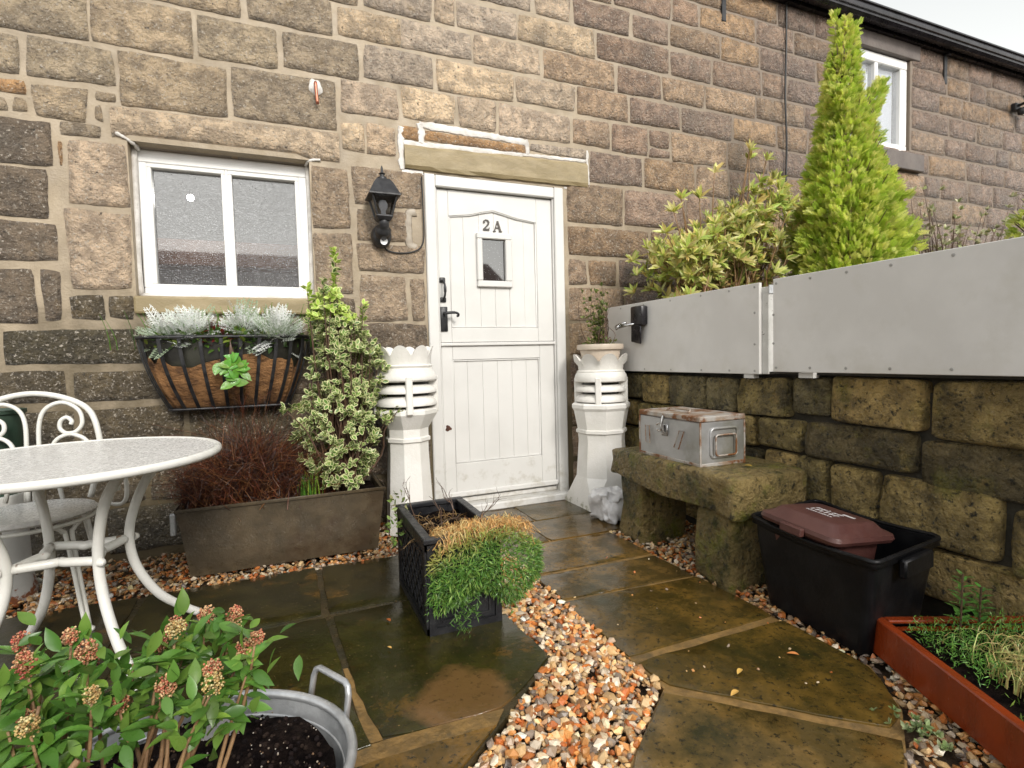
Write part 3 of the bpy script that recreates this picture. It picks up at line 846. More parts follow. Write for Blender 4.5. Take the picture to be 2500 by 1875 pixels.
# upper window
M_DSILL = material('dark_dressed_stone', (0.115, 0.095, 0.085), (0.15, 0.125, 0.11), scale=6, rough=(0.4, 0.6), bump=0.3, bscale=60)
win = MB()
frame_boxes(win, 3.725, 4.592, 2.745, 3.595, 2.83, 3.51, [(3.81, 4.145), (4.19, 4.50)], 0.02, 0.10, 0.008)
window2 = win.build("window", M_WPAINT, house, auto=35)
for a, b in ((3.805, 4.15), (4.185, 4.505)):
    mb = MB(); mb.quad((a, 0.06, 2.825), (b, 0.06, 2.825), (b, 0.06, 3.515), (a, 0.06, 3.515)); mb.build("pane", M_GLASS, window2)
    mb = MB(); mb.quad((a + 0.004, 0.085, 2.82), (b - 0.03, 0.085, 2.82), (b - 0.03, 0.085, 3.52), (a + 0.004, 0.085, 3.52)); mb.build("blind", M_BLIND, window2)
mb = MB(); mb.box((3.60, -0.05, 2.585), (4.74, 0.1, 2.742), 0.006); mb.build("window_sill", M_DSILL, house)
mb = MB(); mb.box((3.62, -0.018, 3.598), (4.72, 0.1, 3.735), 0.006); mb.build("window_lintel", M_DSILL, house)

# eaves, gutter and roof
mb = MB()
prof = [(-0.02, 3.66), (-0.02, 3.74), (0.25, 3.86)]
mb.box((-3.2, -0.045, 3.735), (9.5, -0.004, 3.85)); mb.box((-3.2, -0.10, 3.80), (9.5, -0.046, 3.815))
mb.build("fascia", M_GUTTER, house)
mb = MB()
gp = [(-0.047, 3.79), (-0.050, 3.705), (-0.075, 3.675), (-0.125, 3.668), (-0.150, 3.690), (-0.152, 3.712), (-0.166, 3.716), (-0.172, 3.742), (-0.168, 3.765), (-0.182, 3.772), (-0.182, 3.786), (-0.160, 3.786), (-0.150, 3.70), (-0.060, 3.70)]
gp = [(y, 3.735 + (z - 3.668) * 0.82) for y, z in gp]
V = [(x, y, z) for x in (-3.2, 9.5) for y, z in gp]
n_ = len(gp)
mb.add(V, [(i, i + 1, n_ + i + 1, n_ + i) for i in range(n_ - 1)])
mb.build("gutter", M_GUTTER, house, auto=40)
M_SLATE = material("roof_slate", (0.07, 0.068, 0.07), (0.12, 0.115, 0.11), scale=6, rough=(0.3, 0.5), bump=0.3)
mb = MB(); mb.quad((-3.4, -0.12, 3.845), (9.7, -0.12, 3.845), (9.7, 2.6, 5.3), (-3.4, 2.6, 5.3)); mb.build("roof", M_SLATE, house)
for bx_ in (2.352, 5.10):
    mb = MB(); mb.box((bx_ - 0.02, -0.022, 3.46), (bx_ + 0.02, -0.006, 3.734), 0.003); mb.box((bx_ - 0.02, -0.05, 3.715), (bx_ + 0.02, -0.020, 3.73)); mb.build("gutter_bracket", M_IRON, house)
mb = MB()
mb.tube(spline([(2.99, -0.03, 3.74), (2.985, -0.032, 3.4), (2.97, -0.036, 3.0), (2.985, -0.036, 2.6), (2.97, -0.034, 2.1), (2.975, -0.034, 1.4)], 8), 0.008, 6)
mb.build("wall_cable", M_CABLE, house, smooth=True)
# copper overflow pipe in a pale patch
mb = MB(); mb.lathe([(0.001, -0.014), (0.030, -0.012), (0.042, 0.0)], 18, shape=lambda a, i: 1 + 0.12 * math.sin(2 * a + 1) + 0.1 * math.sin(5 * a))
mb.move(Matrix.Translation((-0.595, -0.012, 2.487)) @ Matrix.Diagonal((0.78, 1, 1.15, 1)) @ Matrix.Rotation(R(-90), 4, 'X') @ Matrix.Scale(-1, 4, (0, 0, 1)) @ Matrix.Scale(-1, 4, (0, 0, 1)))
patch = mb.build("pipe_patch", M_WHITE_MORTAR, house, smooth=True)
mb = MB(); mb.tube(spline([(-0.596, 0.0, 2.502), (-0.596, -0.035, 2.502), (-0.596, -0.046, 2.492), (-0.594, -0.047, 2.45), (-0.590, -0.046, 2.385)], 5), 0.0085, 8)
mb.build("overflow_pipe", M_COPPER, house, smooth=True)

# ================================================================ the building opposite, seen mirrored in the window
opp = thing("opposite_building", "brown roofed building across the yard, mirrored in the window", "building", (-4.0, -11.0, 0))
M_OPPW = material("opposite_render", (0.16, 0.14, 0.12), (0.20, 0.17, 0.14), scale=2, rough=(0.5, 0.7), bump=0.3)
M_OPPR = material("opposite_tiles", (0.16, 0.065, 0.035), (0.11, 0.05, 0.03), scale=5, rough=(0.4, 0.6), bump=0.4, bscale=20)
MB().box((-12.0, -15.0, -0.04), (5.0, -11.0, 2.75)).build("wall", M_OPPW, opp)
mb = MB(); mb.add([(-12.3, -10.7, 2.72), (5.3, -10.7, 2.72), (5.3, -13.0, 3.95), (-12.3, -13.0, 3.95), (-12.3, -15.3, 2.72), (5.3, -15.3, 2.72)], [(0, 1, 2, 3), (3, 2, 5, 4), (1, 5, 2), (0, 3, 4)])
mb.build("roof", M_OPPR, opp)
for bx_ in (-9.5, -6.0, -2.5, 1.5):
    MB().box((bx_, -10.995, 0.9), (bx_ + 1.2, -10.93, 2.1), 0.02).build("window", M_WPAINT, opp)

# ================================================================ paving
path = MB(); path.prism([(-0.10, -0.075), (0.955, -0.075), (1.30, -0.02), (1.30, -0.70), (0.785, -0.76), (0.79, -2.19), (0.67, -2.35), (0.46, -2.49), (0.25, -3.1), (-0.60, -3.1), (-0.12, -2.22), (0.157, -2.005), (0.162, -1.12), (0.17, -0.75), (-0.10, -0.75)], -0.04, -0.006)
path = structure(path.build("path", M_JOINT))
patio = MB(); patio.prism([(-3.5, -0.555), (-0.10, -0.60), (-0.095, -1.40), (-0.062, -1.72), (-0.30, -1.92), (-0.47, -2.06), (-0.9, -2.6), (-1.2, -3.4), (-3.5, -3.4)], -0.04, -0.006)
patio = structure(patio.build("patio", M_DJOINT))
def flag(poly, parent, col, z=0.0, seed=0):
    """a riven flag: rounded, slightly uneven top, thin shadowed sides."""
    rr = random.Random(seed)
    cx = sum(p[0] for p in poly) / len(poly); cy = sum(p[1] for p in poly) / len(poly)
    pts = []
    for i in range(len(poly)):
        a, b = poly[i], poly[(i + 1) % len(poly)]
        L_ = math.dist(a, b); m_ = max(2, int(L_ / 0.055))
        for k in range(m_):
            t = k / m_
            w = 0.006 * fbm((a[0] + (b[0] - a[0]) * t, a[1] + (b[1] - a[1]) * t, seed), 9, seed)
            q = 0.006 if k == 0 else 0
            x = a[0] + (b[0] - a[0]) * t; y = a[1] + (b[1] - a[1]) * t
            d = math.hypot(cx - x, cy - y) + 1e-6
            pts.append((x + (cx - x) / d * (w + q), y + (cy - y) / d * (w + q)))
    n_ = len(pts)
    V, F = [], []
    grow = 1.012 if parent is path else 1.0
    pts = [(cx + (x - cx) * grow, cy + (y - cy) * grow) for x, y in pts]
    rings = [(1.0, -0.045), (1.0, -0.0015), (0.994, 0.0), (0.7, 0.0), (0.35, 0.0)]
    for s, dz in rings:
        for x, y in pts:
            xx, yy = cx + (x - cx) * s, cy + (y - cy) * s
            V.append((xx, yy, z + dz + (0.003 * fbm((xx, yy, 0), 6, seed) if dz == 0 else 0)))
    for r_ in range(len(rings) - 1):
        for i in range(n_):
            j = (i + 1) % n_
            F.append((r_ * n_ + i, r_ * n_ + j, (r_ + 1) * n_ + j, (r_ + 1) * n_ + i))
    V.append((cx, cy, z)); c_ = len(V) - 1
    for i in range(n_): F.append(((len(rings) - 1) * n_ + i, (len(rings) - 1) * n_ + (i + 1) % n_, c_))
    mb = MB(); mb.add(V, F)
    o = mb.build("flagstone", M_FLAG, parent, auto=40)
    o.color = (col[0], col[1], col[2], 1)
    return o
pf = [([(-0.09, -0.08), (0.50, -0.08), (0.50, -0.40), (-0.09, -0.40)], (1.0, 0.95, 0.9)),
      ([(0.515, -0.08), (0.95, -0.08), (1.28, -0.04), (1.28, -0.40), (0.515, -0.40)], (1.1, 1.05, 0.9)),
      ([(-0.09, -0.415), (0.42, -0.415), (0.42, -0.745), (-0.09, -0.745)], (1.2, 1.1, 1.0)),
      ([(0.435, -0.415), (1.28, -0.415), (1.26, -0.68), (0.785, -0.75), (0.435, -0.745)], (1.2, 1.1, 1.1)),
      ([(0.172, -0.765), (0.78, -0.775), (0.78, -1.120), (0.165, -1.105)], (1.5, 1.35, 1.3)),
      ([(0.168, -1.135), (0.778, -1.160), (0.782, -1.415), (0.162, -1.375)], (1.3, 1.2, 1.2)),
      ([(0.160, -1.400), (0.782, -1.440), (0.788, -1.825), (0.162, -1.825)], (1.15, 1.05, 0.8)),
      ([(0.162, -1.870), (0.79, -1.870), (0.782, -2.19), (0.67, -2.345), (0.57, -2.385), (0.178, -1.998)], (1.2, 1.1, 0.75)),
      ([(0.142, -2.028), (0.545, -2.425), (0.45, -2.49), (0.235, -3.05), (-0.52, -3.05), (-0.11, -2.225)], (1.6, 1.5, 1.45))]
for i, (poly, c) in enumerate(pf): flag(poly, path, c, seed=20 + i)
qf = [([(-0.70, -0.575), (-0.115, -0.61), (-0.105, -1.09), (-0.70, -1.09)], (0.34, 0.40, 0.34)),
      ([(-1.40, -0.575), (-0.725, -0.575), (-0.725, -1.09), (-1.40, -1.09)], (0.30, 0.38, 0.30)),
      ([(-2.10, -0.575), (-1.425, -0.575), (-1.425, -1.09), (-2.10, -1.09)], (0.32, 0.36, 0.3)),
      ([(-0.690, -1.115), (-0.105, -1.115), (-0.07, -1.72), (-0.305, -1.895), (-0.63, -1.87), (-0.66, -1.70)], (0.36, 0.48, 0.34)),
      ([(-1.35, -1.115), (-0.715, -1.115), (-0.685, -1.70), (-0.655, -1.89), (-1.35, -1.89)], (0.34, 0.46, 0.32)),
      ([(-2.10, -1.115), (-1.375, -1.115), (-1.375, -1.89), (-2.10, -1.89)], (0.34, 0.40, 0.34)),
      ([(-0.72, -1.945), (-0.34, -1.945), (-0.475, -2.055), (-0.88, -2.55), (-1.0, -2.3)], (1.9, 1.5, 1.0)),
      ([(-2.10, -1.915), (-0.75, -1.925), (-1.02, -2.31), (-1.2, -3.3), (-2.10, -3.3)], (0.5, 0.5, 0.4))]
flags_p = []
for i, (poly, c) in enumerate(qf): flags_p.append(flag(poly, patio, c, seed=40 + i))
# sandy pointing left in the near patio joints
for poly in ([(-0.71, -1.875), (-0.63, -1.878), (-0.30, -1.893), (-0.345, -1.95), (-0.73, -1.95)], [(-0.690, -1.50), (-0.676, -1.50), (-0.627, -1.88), (-0.668, -1.88)], [(-0.73, -1.92), (-0.70, -1.95), (-0.99, -2.33), (-1.03, -2.31)]):
    MB().prism(poly, -0.02, -0.0022).build("joint", M_JOINT, patio)
# the dry round mark a pot left on one flag
M_FLAG2 = M_FLAG.copy(); M_FLAG2.name = "wet_flagstone_pot_mark"
_N, _L, _P = mnodes(M_FLAG2)
_src = _P.inputs["Base Color"].links[0].from_socket
_g = _N.new("ShaderNodeNewGeometry"); _nz = _N.new("ShaderNodeTexNoise"); _nz.inputs["Scale"].default_value = 7; _nz.inputs["Detail"].default_value = 6
_L.new(_g.outputs["Position"], _nz.inputs["Vector"])
_sub = _N.new("ShaderNodeVectorMath"); _sub.operation = 'MULTIPLY_ADD'; _L.new(_nz.outputs["Color"], _sub.inputs[0]); _sub.inputs[1].default_value = (0.16, 0.16, 0); _L.new(_g.outputs["Position"], _sub.inputs[2])
_ds = _N.new("ShaderNodeVectorMath"); _ds.operation = 'DISTANCE'; _L.new(_sub.outputs[0], _ds.inputs[0]); _ds.inputs[1].default_value = (-0.385 + 0.08, -1.80 + 0.08, 0.0)
_mr = _N.new("ShaderNodeMapRange"); _mr.inputs["From Min"].default_value = 0.155; _mr.inputs["From Max"].default_value = 0.115; _mr.inputs["To Max"].default_value = 0.72; _L.new(_ds.outputs["Value"], _mr.inputs["Value"])
_mx = _N.new("ShaderNodeMix"); _mx.data_type = 'RGBA'; _L.new(_mr.outputs[0], _mx.inputs[0]); _L.new(_src, _mx.inputs[6]); _mx.inputs[7].default_value = (0.17, 0.088, 0.032, 1)
_L.new(_mx.outputs[2], _P.inputs["Base Color"])
paint_layer(M_FLAG2, (0.045, 0.028, 0.010), 40.0, 0.55, 0.68, coords='World')
flags_p[3].data.materials[0] = M_FLAG2

# ================================================================ gravel
def in_poly(x, y, poly):
    c = False; j = len(poly) - 1
    for i in range(len(poly)):
        xi, yi = poly[i]; xj, yj = poly[j]
        if (yi > y) != (yj > y) and x < (xj - xi) * (y - yi) / (yj - yi) + xi: c = not c
        j = i
    return c
PEB = [(0.58, 0.19, 0.045), (0.62, 0.28, 0.085), (0.48, 0.14, 0.035), (0.68, 0.44, 0.20), (0.74, 0.58, 0.38), (0.80, 0.68, 0.52), (0.52, 0.34, 0.16),
       (0.36, 0.20, 0.10), (0.44, 0.32, 0.22), (0.24, 0.19, 0.15), (0.66, 0.32, 0.11), (0.72, 0.50, 0.26)]
bm = bmesh.new(); bmesh.ops.create_icosphere(bm, subdivisions=1, radius=0.5)
ICO = np.array([v.co for v in bm.verts]); bm.verts.index_update(); ICOF = [[v.index for v in f.verts] for f in bm.faces]; bm.free()
def gravel(name, label, poly, dens, size, cols, zoff=-0.03, dull=1.0):
    xs = [p[0] for p in poly]; ys = [p[1] for p in poly]
    area = (max(xs) - min(xs)) * (max(ys) - min(ys))
    g = np.random.default_rng(len(name) + int(dens))
    P_ = []
    for _ in range(int(area * dens)):
        x, y = g.uniform(min(xs), max(xs)), g.uniform(min(ys), max(ys))
        if in_poly(x, y, poly): P_.append((x, y))
    n_ = len(P_)
    cl = Cloud()
    variants = [ICO * (1 + g.normal(size=ICO.shape) * 0.20) for _ in range(8)]
    vi = g.integers(0, 8, n_)
    P_ = np.array(P_)
    for v in range(8):
        q = np.where(vi == v)[0]
        if len(q) == 0: continue
        s = g.uniform(size[0], size[1], len(q)) * np.where(g.random(len(q)) < 0.2, 0.6, 1)
        S3 = np.stack([s * g.uniform(0.9, 1.4, len(q)), s * g.uniform(0.7, 1.0, len(q)), s * g.uniform(0.4, 0.7, len(q))], 1)
        d = g.normal(size=(len(q), 3)); d[:, 2] *= 0.35
        Mx = frames(d, (0, 0, 1), 0.45, g)
        pos = np.column_stack([P_[q], zoff + g.uniform(0, 0.026, len(q))])
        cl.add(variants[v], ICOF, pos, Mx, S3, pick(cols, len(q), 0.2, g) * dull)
    o = cl.build(name, M_PEBBLE)
    o["kind"] = "stuff"; tag(o, label, "gravel")
    return o
gravel("gravel", "orange and cream flint gravel between the two paved areas", [(-0.10, -0.70), (0.17, -0.70), (0.163, -1.98), (-0.11, -2.21), (-0.52, -3.05), (-1.0, -2.75), (-0.46, -2.06), (-0.06, -1.72), (-0.10, -1.35)], 6500, (0.011, 0.036), PEB, -0.026)
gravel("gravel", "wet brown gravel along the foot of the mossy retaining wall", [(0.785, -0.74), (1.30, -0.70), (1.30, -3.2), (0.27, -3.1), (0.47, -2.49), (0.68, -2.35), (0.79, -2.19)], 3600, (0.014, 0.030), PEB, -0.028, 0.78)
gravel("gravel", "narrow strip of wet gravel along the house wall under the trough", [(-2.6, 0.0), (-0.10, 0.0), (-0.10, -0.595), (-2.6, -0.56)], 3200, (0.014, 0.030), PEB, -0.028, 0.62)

gravel("gravel", "stray gravel chips scattered over the stone path", [(0.18, -1.1), (0.78, -1.1), (0.77, -2.15), (0.5, -2.45), (0.2, -2.0)], 42, (0.006, 0.014), PEB, 0.001)
# ================================================================ mossy retaining wall
rwall = MB()
rwall.box((1.345, -4.6, -0.05), (1.60, -0.002, 0.80)); rwall.box((1.36, -4.6, 0.80), (1.60, -0.002, 0.93))
rw = rwall.build("retaining_wall", M_CORE)
tag(rw, "mossy dry stone retaining wall of rounded blocks under grey boards", "wall")
RS = """-0.02 -0.36 .68 .84;-0.37 -0.62 .66 .835;-0.63 -0.93 .655 .835;-0.94 -1.15 .655 .83;-1.16 -1.46 .655 .835;-1.475 -1.66 .68 .845;-1.665 -2.03 .66 .85;-2.06 -2.55 .64 .85;-2.57 -3.0 .64 .85;-3.02 -3.6 .64 .85
-0.02 -0.30 .50 .66;-0.32 -0.70 .50 .65;-0.72 -1.02 .49 .64;-1.04 -1.27 .50 .645;-1.285 -1.53 .505 .645;-1.545 -2.00 .495 .65;-2.015 -2.62 .46 .635;-2.64 -3.3 .46 .63
-0.02 -0.42 .27 .48;-0.44 -0.86 .27 .48;-0.88 -1.30 .30 .485;-1.32 -1.50 .29 .49;-1.515 -1.66 .29 .49;-1.675 -1.86 .28 .48;-1.875 -2.26 .245 .475;-2.29 -2.75 .22 .445;-2.77 -3.3 .22 .44
-0.02 -0.5 .02 .25;-0.52 -1.0 .02 .25;-1.02 -1.5 .02 .27;-1.52 -1.95 .02 .25;-1.97 -2.40 .06 .235;-2.42 -2.95 .03 .205;-2.97 -3.5 .03 .2"""
rs = random.Random(9)
def boulder(w, h, dep, seed, ns=(10, 7, 4)):
    """rounded block: superellipsoid with noise, centred, long side along x, front -y."""
    V, F = [], []
    nu, nv = 28, 12
    e = 0.19
    def sp(c, p): return math.copysign(abs(c) ** p, c)
    for j in range(nv + 1):
        ph = -math.pi / 2 + math.pi * j / nv
        for i in range(nu):
            th = 2 * math.pi * i / nu
            x = sp(math.cos(ph), e) * sp(math.cos(th), e); y = sp(math.cos(ph), e) * sp(math.sin(th), e); z = sp(math.sin(ph), e)
            p = Vector((x * w / 2, y * dep / 2, z * h / 2))
            k = 1 + 0.10 * fbm(p, 6, seed, 3)
            q = Vector((p.x * (1 + 0.03 * fbm(p, 9, seed + 3, 2)), p.y * k + 0.020 * fbm(p, 18, seed + 1, 4), p.z * (1 + 0.05 * fbm(p, 7, seed + 2, 2))))
            V.append(q)
    for j in range(nv):
        for i in range(nu):
            i2 = (i + 1) % nu
            F.append((j * nu + i, j * nu + i2, (j + 1) * nu + i2, (j + 1) * nu + i))
    return V, F
RC = [(0.42, 0.325, 0.14), (0.34, 0.275, 0.12), (0.52, 0.39, 0.17), (0.28, 0.235, 0.115), (0.40, 0.335, 0.14), (0.23, 0.20, 0.11)]
for i, part in enumerate(RS.replace("\n", ";").split(";")):
    ya, yb, za, zb_ = [float(q) for q in part.split()]
    w, h = abs(yb - ya), zb_ - za
    V, F = boulder(w + 0.004, h + 0.004, 0.20, 100 + i)
    rot = Matrix.Rotation(R(-90), 4, 'Z')
    me = bpy.data.meshes.new("stone"); me.from_pydata([rot @ v for v in V], [], F)
    me.polygons.foreach_set("use_smooth", [True] * len(me.polygons)); me.materials.append(M_RSTONE)
    o = bpy.data.objects.new("stone", me); COL.objects.link(o); o.parent = rw
    o.location = (1.40 + rs.uniform(-0.012, 0.012), (ya + yb) / 2, (za + zb_) / 2)
    o.rotation_euler = (R(rs.uniform(-1.5, 1.5)), 0, R(rs.uniform(-2, 2)))
    c = rs.choice(RC); o.color = (c[0], c[1], c[2], 1)
    if i in (15, 16): o.color = (0.17, 0.14, 0.075, 1)
# ================================================================ materials of the things
M_WIRON = material("white_painted_iron", (0.74, 0.73, 0.69), (0.66, 0.65, 0.60), scale=5, rough=(0.22, 0.4), bump=0.08, bscale=60)
paint_layer(M_WIRON, (0.30, 0.11, 0.03), 16, 0.665, 0.70)
M_TABLETOP = material("wet_table_paint", (0.62, 0.61, 0.59), (0.76, 0.75, 0.73), scale=55, rough=(0.10, 0.4), bump=0.25, bscale=140, bdist=0.004)
M_POT = material("white_painted_clay", (0.76, 0.74, 0.70), (0.68, 0.66, 0.61), (0.44, 0.43, 0.34), scale=4, rough=(0.35, 0.6), bump=0.35, bscale=55, bdist=0.006, blotch=(3.2, 0.66, 0.86))
paint_layer(M_POT, (0.30, 0.29, 0.20), 22, 0.62, 0.74, zmask=(0.02, 0.22, 0.10, -0.25))
M_CREAMPOT = material("cream_clay", (0.55, 0.47, 0.38), (0.48, 0.40, 0.32), scale=8, rough=(0.4, 0.6), bump=0.15)
M_TROUGH = material("rusty_trough_metal", (0.066, 0.050, 0.030), (0.105, 0.078, 0.046), (0.046, 0.027, 0.014), scale=9, rough=(0.22, 0.5), bump=0.2, bscale=80, metal=0.15, blotch=(4, 0.5, 0.7))
M_COIR = material("coir_liner", (0.33, 0.165, 0.062), (0.20, 0.095, 0.035), (0.085, 0.04, 0.016), scale=9, rough=(0.7, 0.9), bump=1.0, bscale=45, bdist=0.02, stretch=(1, 1, 2), blotch=(9, 0.52, 0.66))
M_LINER = material("black_liner", (0.014, 0.013, 0.010), (0.03, 0.03, 0.02), scale=9, rough=(0.3, 0.5), bump=0.2)
M_ZINC = material("galvanised_zinc", (0.42, 0.43, 0.44), (0.56, 0.57, 0.58), (0.30, 0.31, 0.31), scale=14, rough=(0.28, 0.5), metal=0.6, bump=0.12, bscale=60)
M_LEAD = material("black_lead_planter", (0.010, 0.010, 0.012), (0.022, 0.022, 0.024), scale=14, spec=0.35, rough=(0.26, 0.5), bump=0.3, bscale=90)
M_BENCH = material("bench_stone", (0.24, 0.175, 0.068), (0.40, 0.29, 0.12), (0.040, 0.044, 0.009), scale=11, spec=0.3, rough=(0.2, 0.5), bump=1.0, bscale=34, bdist=0.06, coords='world', blotch=(5.5, 0.47, 0.62))
paint_layer(M_BENCH, (0.19, 0.195, 0.022), 7, 0.52, 0.68, coords='World')
paint_layer(M_BENCH, (0.48, 0.34, 0.15), 13, 0.60, 0.72, coords='World')
paint_layer(M_BENCH, (0.030, 0.032, 0.010), 6.5, 0.57, 0.68, coords='World')
paint_layer(M_BENCH, (0.022, 0.020, 0.012), 34, 0.55, 0.66, coords='World')
M_TIN = material("dull_steel", (0.47, 0.47, 0.47), (0.36, 0.36, 0.35), (0.27, 0.26, 0.20), scale=5, rough=(0.28, 0.48), metal=0.55, bump=0.15, bscale=30)
M_TINRUST = material("rusty_steel", (0.44, 0.42, 0.39), (0.33, 0.24, 0.17), (0.19, 0.075, 0.022), scale=9, rough=(0.4, 0.65), metal=0.3, bump=0.4, bscale=60, blotch=(11, 0.49, 0.58))
M_BLACKBIN = material("black_recycled_plastic", (0.005, 0.005, 0.006), (0.009, 0.009, 0.010), scale=10, spec=0.22, rough=(0.32, 0.5), bump=0.1, bscale=90)
M_BROWN = material("brown_plastic", (0.070, 0.026, 0.022), (0.085, 0.034, 0.028), scale=12, rough=(0.35, 0.5), bump=0.15, bscale=120)
M_PRINT = material("white_print", (0.62, 0.60, 0.60), rough=(0.5, 0.6), bump=0)
M_RED = material("red_brown_wood_stain", (0.225, 0.034, 0.007), (0.165, 0.026, 0.006), scale=3, rough=(0.16, 0.32), bump=0.12, bscale=60, stretch=(6, 1, 1))
M_GREY = material("grey_board_paint", (0.66, 0.645, 0.62), (0.60, 0.585, 0.56), scale=2.2, rough=(0.30, 0.48), bump=0.05, bscale=260, coords='world')
paint_layer(M_GREY, (0.54, 0.52, 0.47), 5.0, 0.52, 0.85, coords='World', zmask=(0.86, 1.0, 0.10, -0.02))
M_PEEL = material("peeling_white_paint", (0.58, 0.57, 0.54), (0.50, 0.49, 0.46), (0.05, 0.03, 0.02), scale=9, rough=(0.5, 0.7), bump=0.4, bscale=50, blotch=(11, 0.60, 0.63))
M_CHROME = material("chrome", (0.6, 0.6, 0.6), rough=(0.12, 0.2), metal=1.0, bump=0)
M_SCREW = material("screw_head", (0.36, 0.355, 0.34), rough=(0.35, 0.5), metal=0.5, bump=0)
M_BAG = material("grey_woven_bag", (0.76, 0.75, 0.75), (0.64, 0.63, 0.63), scale=20, rough=(0.6, 0.8), bump=0.5, bscale=120, bdist=0.006)
M_GREENPL = material("dark_green_plastic", (0.025, 0.05, 0.034), (0.035, 0.06, 0.042), scale=8, rough=(0.3, 0.5), bump=0.1)
M_DRAIN = material("chipped_white_enamel", (0.60, 0.60, 0.57), (0.52, 0.52, 0.50), (0.20, 0.07, 0.03), scale=6, rough=(0.3, 0.5), bump=0.15, blotch=(10, 0.72, 0.75))
paint_layer(M_DRAIN, (0.22, 0.075, 0.03), 18, 0.60, 0.66, zmask=(0.02, 0.16, 0.16, -0.3))
M_SLATEBIT = material("grey_slate", (0.20, 0.20, 0.20), (0.28, 0.27, 0.26), scale=12, rough=(0.35, 0.5), bump=0.3)

OCT = lambda a: math.cos(math.pi / 8) / math.cos(((a + math.pi / 8) % (math.pi / 4)) - math.pi / 8)

# ---------------------------------------------------------------- wall lantern
lan = thing("wall_lantern", "black coach lantern with motion sensor on wall beside the door", "lantern", (-0.268, -0.02, 1.64))
cx_, cy_ = -0.268, -0.125
def sqring(mb, rings, c, rot=R(45)):
    mb.lathe(rings, 4, c, phase=rot, cap=(True, True))
mb = MB()
sqring(mb, [(0.050, 1.980), (0.075, 1.955), (0.112, 1.900), (0.122, 1.890), (0.122, 1.882), (0.095, 1.878)], (cx_, cy_, 0))
mb.lathe([(0.030, 1.978), (0.026, 1.995), (0.012, 2.000), (0.012, 2.010), (0.019, 2.016), (0.008, 2.024), (0.006, 2.050), (0.001, 2.062)], 12, (cx_, cy_, 0))
mb.build("lantern_roof", M_IRON, lan, auto=30)
mb = MB()
for sx_, sy_ in ((1, 1), (1, -1), (-1, 1), (-1, -1)):
    mb.tube([(cx_ + sx_ * 0.066, cy_ + sy_ * 0.066, 1.882), (cx_ + sx_ * 0.041, cy_ + sy_ * 0.041, 1.778)], 0.0055, 6)
sqring(mb, [(0.062, 1.780), (0.066, 1.772), (0.050, 1.755), (0.034, 1.748)], (cx_, cy_, 0))
mb.build("cage", M_IRON, lan)
mb = MB()
q0, q1, za, zb_ = 0.064, 0.040, 1.880, 1.780
for k in range(4):
    a0_, a1_ = R(45 + 90 * k), R(135 + 90 * k); s2 = math.sqrt(2)
    mb.quad((cx_ + q1 * s2 * math.cos(a0_), cy_ + q1 * s2 * math.sin(a0_), zb_), (cx_ + q1 * s2 * math.cos(a1_), cy_ + q1 * s2 * math.sin(a1_), zb_),
            (cx_ + q0 * s2 * math.cos(a1_), cy_ + q0 * s2 * math.sin(a1_), za), (cx_ + q0 * s2 * math.cos(a0_), cy_ + q0 * s2 * math.sin(a0_), za))
mb.build("pane", M_LAMPGLASS, lan)
mb = MB(); mb.lathe([(0.014, 1.782), (0.014, 1.81), (0.024, 1.83), (0.026, 1.848), (0.016, 1.866), (0.001, 1.872)], 12, (cx_, cy_, 0))
mb.build("bulb", M_BLIND, lan, smooth=True)
mb = MB()
mb.tube(spline([(cx_, -0.004, 1.70), (cx_, -0.05, 1.690), (cx_, -0.10, 1.706), (cx_, -0.127, 1.735), (cx_, -0.126, 1.756)], 5), [0.05] * 6 + [0.044] * 6 + [0.030] * 9, 12)
mb.lathe([(0.001, -0.004), (0.052, -0.004), (0.058, -0.018), (0.056, -0.05), (0.048, -0.07), (0.030, -0.082), (0.001, -0.085)], 18)
mb.v[-18 * 7:] = [(cx_ + p[0], p[2], 1.688 + p[1] * 1.18) for p in mb.v[-18 * 7:]]
mb.build("bracket", M_IRON, lan, smooth=True)
mb = MB(); mb.lathe([(0.001, -0.014), (0.016, -0.010), (0.021, 0.0)], 14); mb.move(Matrix.Translation((cx_ + 0.003, -0.096, 1.648)) @ Matrix.Rotation(R(-75), 4, 'X') @ Matrix.Rotation(R(180), 4, 'X'))
mb.build("sensor_lens", M_BLIND, lan, smooth=True)
mb = MB(); mb.tube(spline([(-0.262, -0.05, 1.632), (-0.235, -0.022, 1.612), (-0.18, -0.020, 1.600), (-0.10, -0.020, 1.606), (-0.04, -0.020, 1.635), (-0.014, -0.020, 1.70), (-0.012, -0.018, 1.85), (-0.014, -0.018, 2.06)], 6), 0.0045, 6)
mb.build("cable", M_CABLE, lan, smooth=True)

# floodlight by the eaves, far right
fl = thing("floodlight", "small black floodlight on the wall far right below gutter", "floodlight", (6.3, -0.02, 3.42))
mb = MB(); mb.box((6.22, -0.06, 3.37), (6.30, -0.01, 3.45), 0.008); mb.tube([(6.26, -0.05, 3.42), (6.27, -0.13, 3.43)], 0.015, 8); mb.build("bracket", M_IRON, fl)
mb = MB(); mb.box((-0.11, -0.035, -0.06), (0.11, 0.035, 0.06), 0.012, Matrix.Translation((6.30, -0.19, 3.445)) @ Matrix.Rotation(R(-50), 4, 'X') @ Matrix.Rotation(R(18), 4, 'Y')); mb.build("head", M_IRON, fl, auto=40)
mb = MB(); mb.lathe([(0.001, -0.05), (0.03, -0.04), (0.035, 0.0), (0.03, 0.02)], 12, (6.25, -0.09, 3.36)); mb.build("sensor", M_IRON, fl, smooth=True)

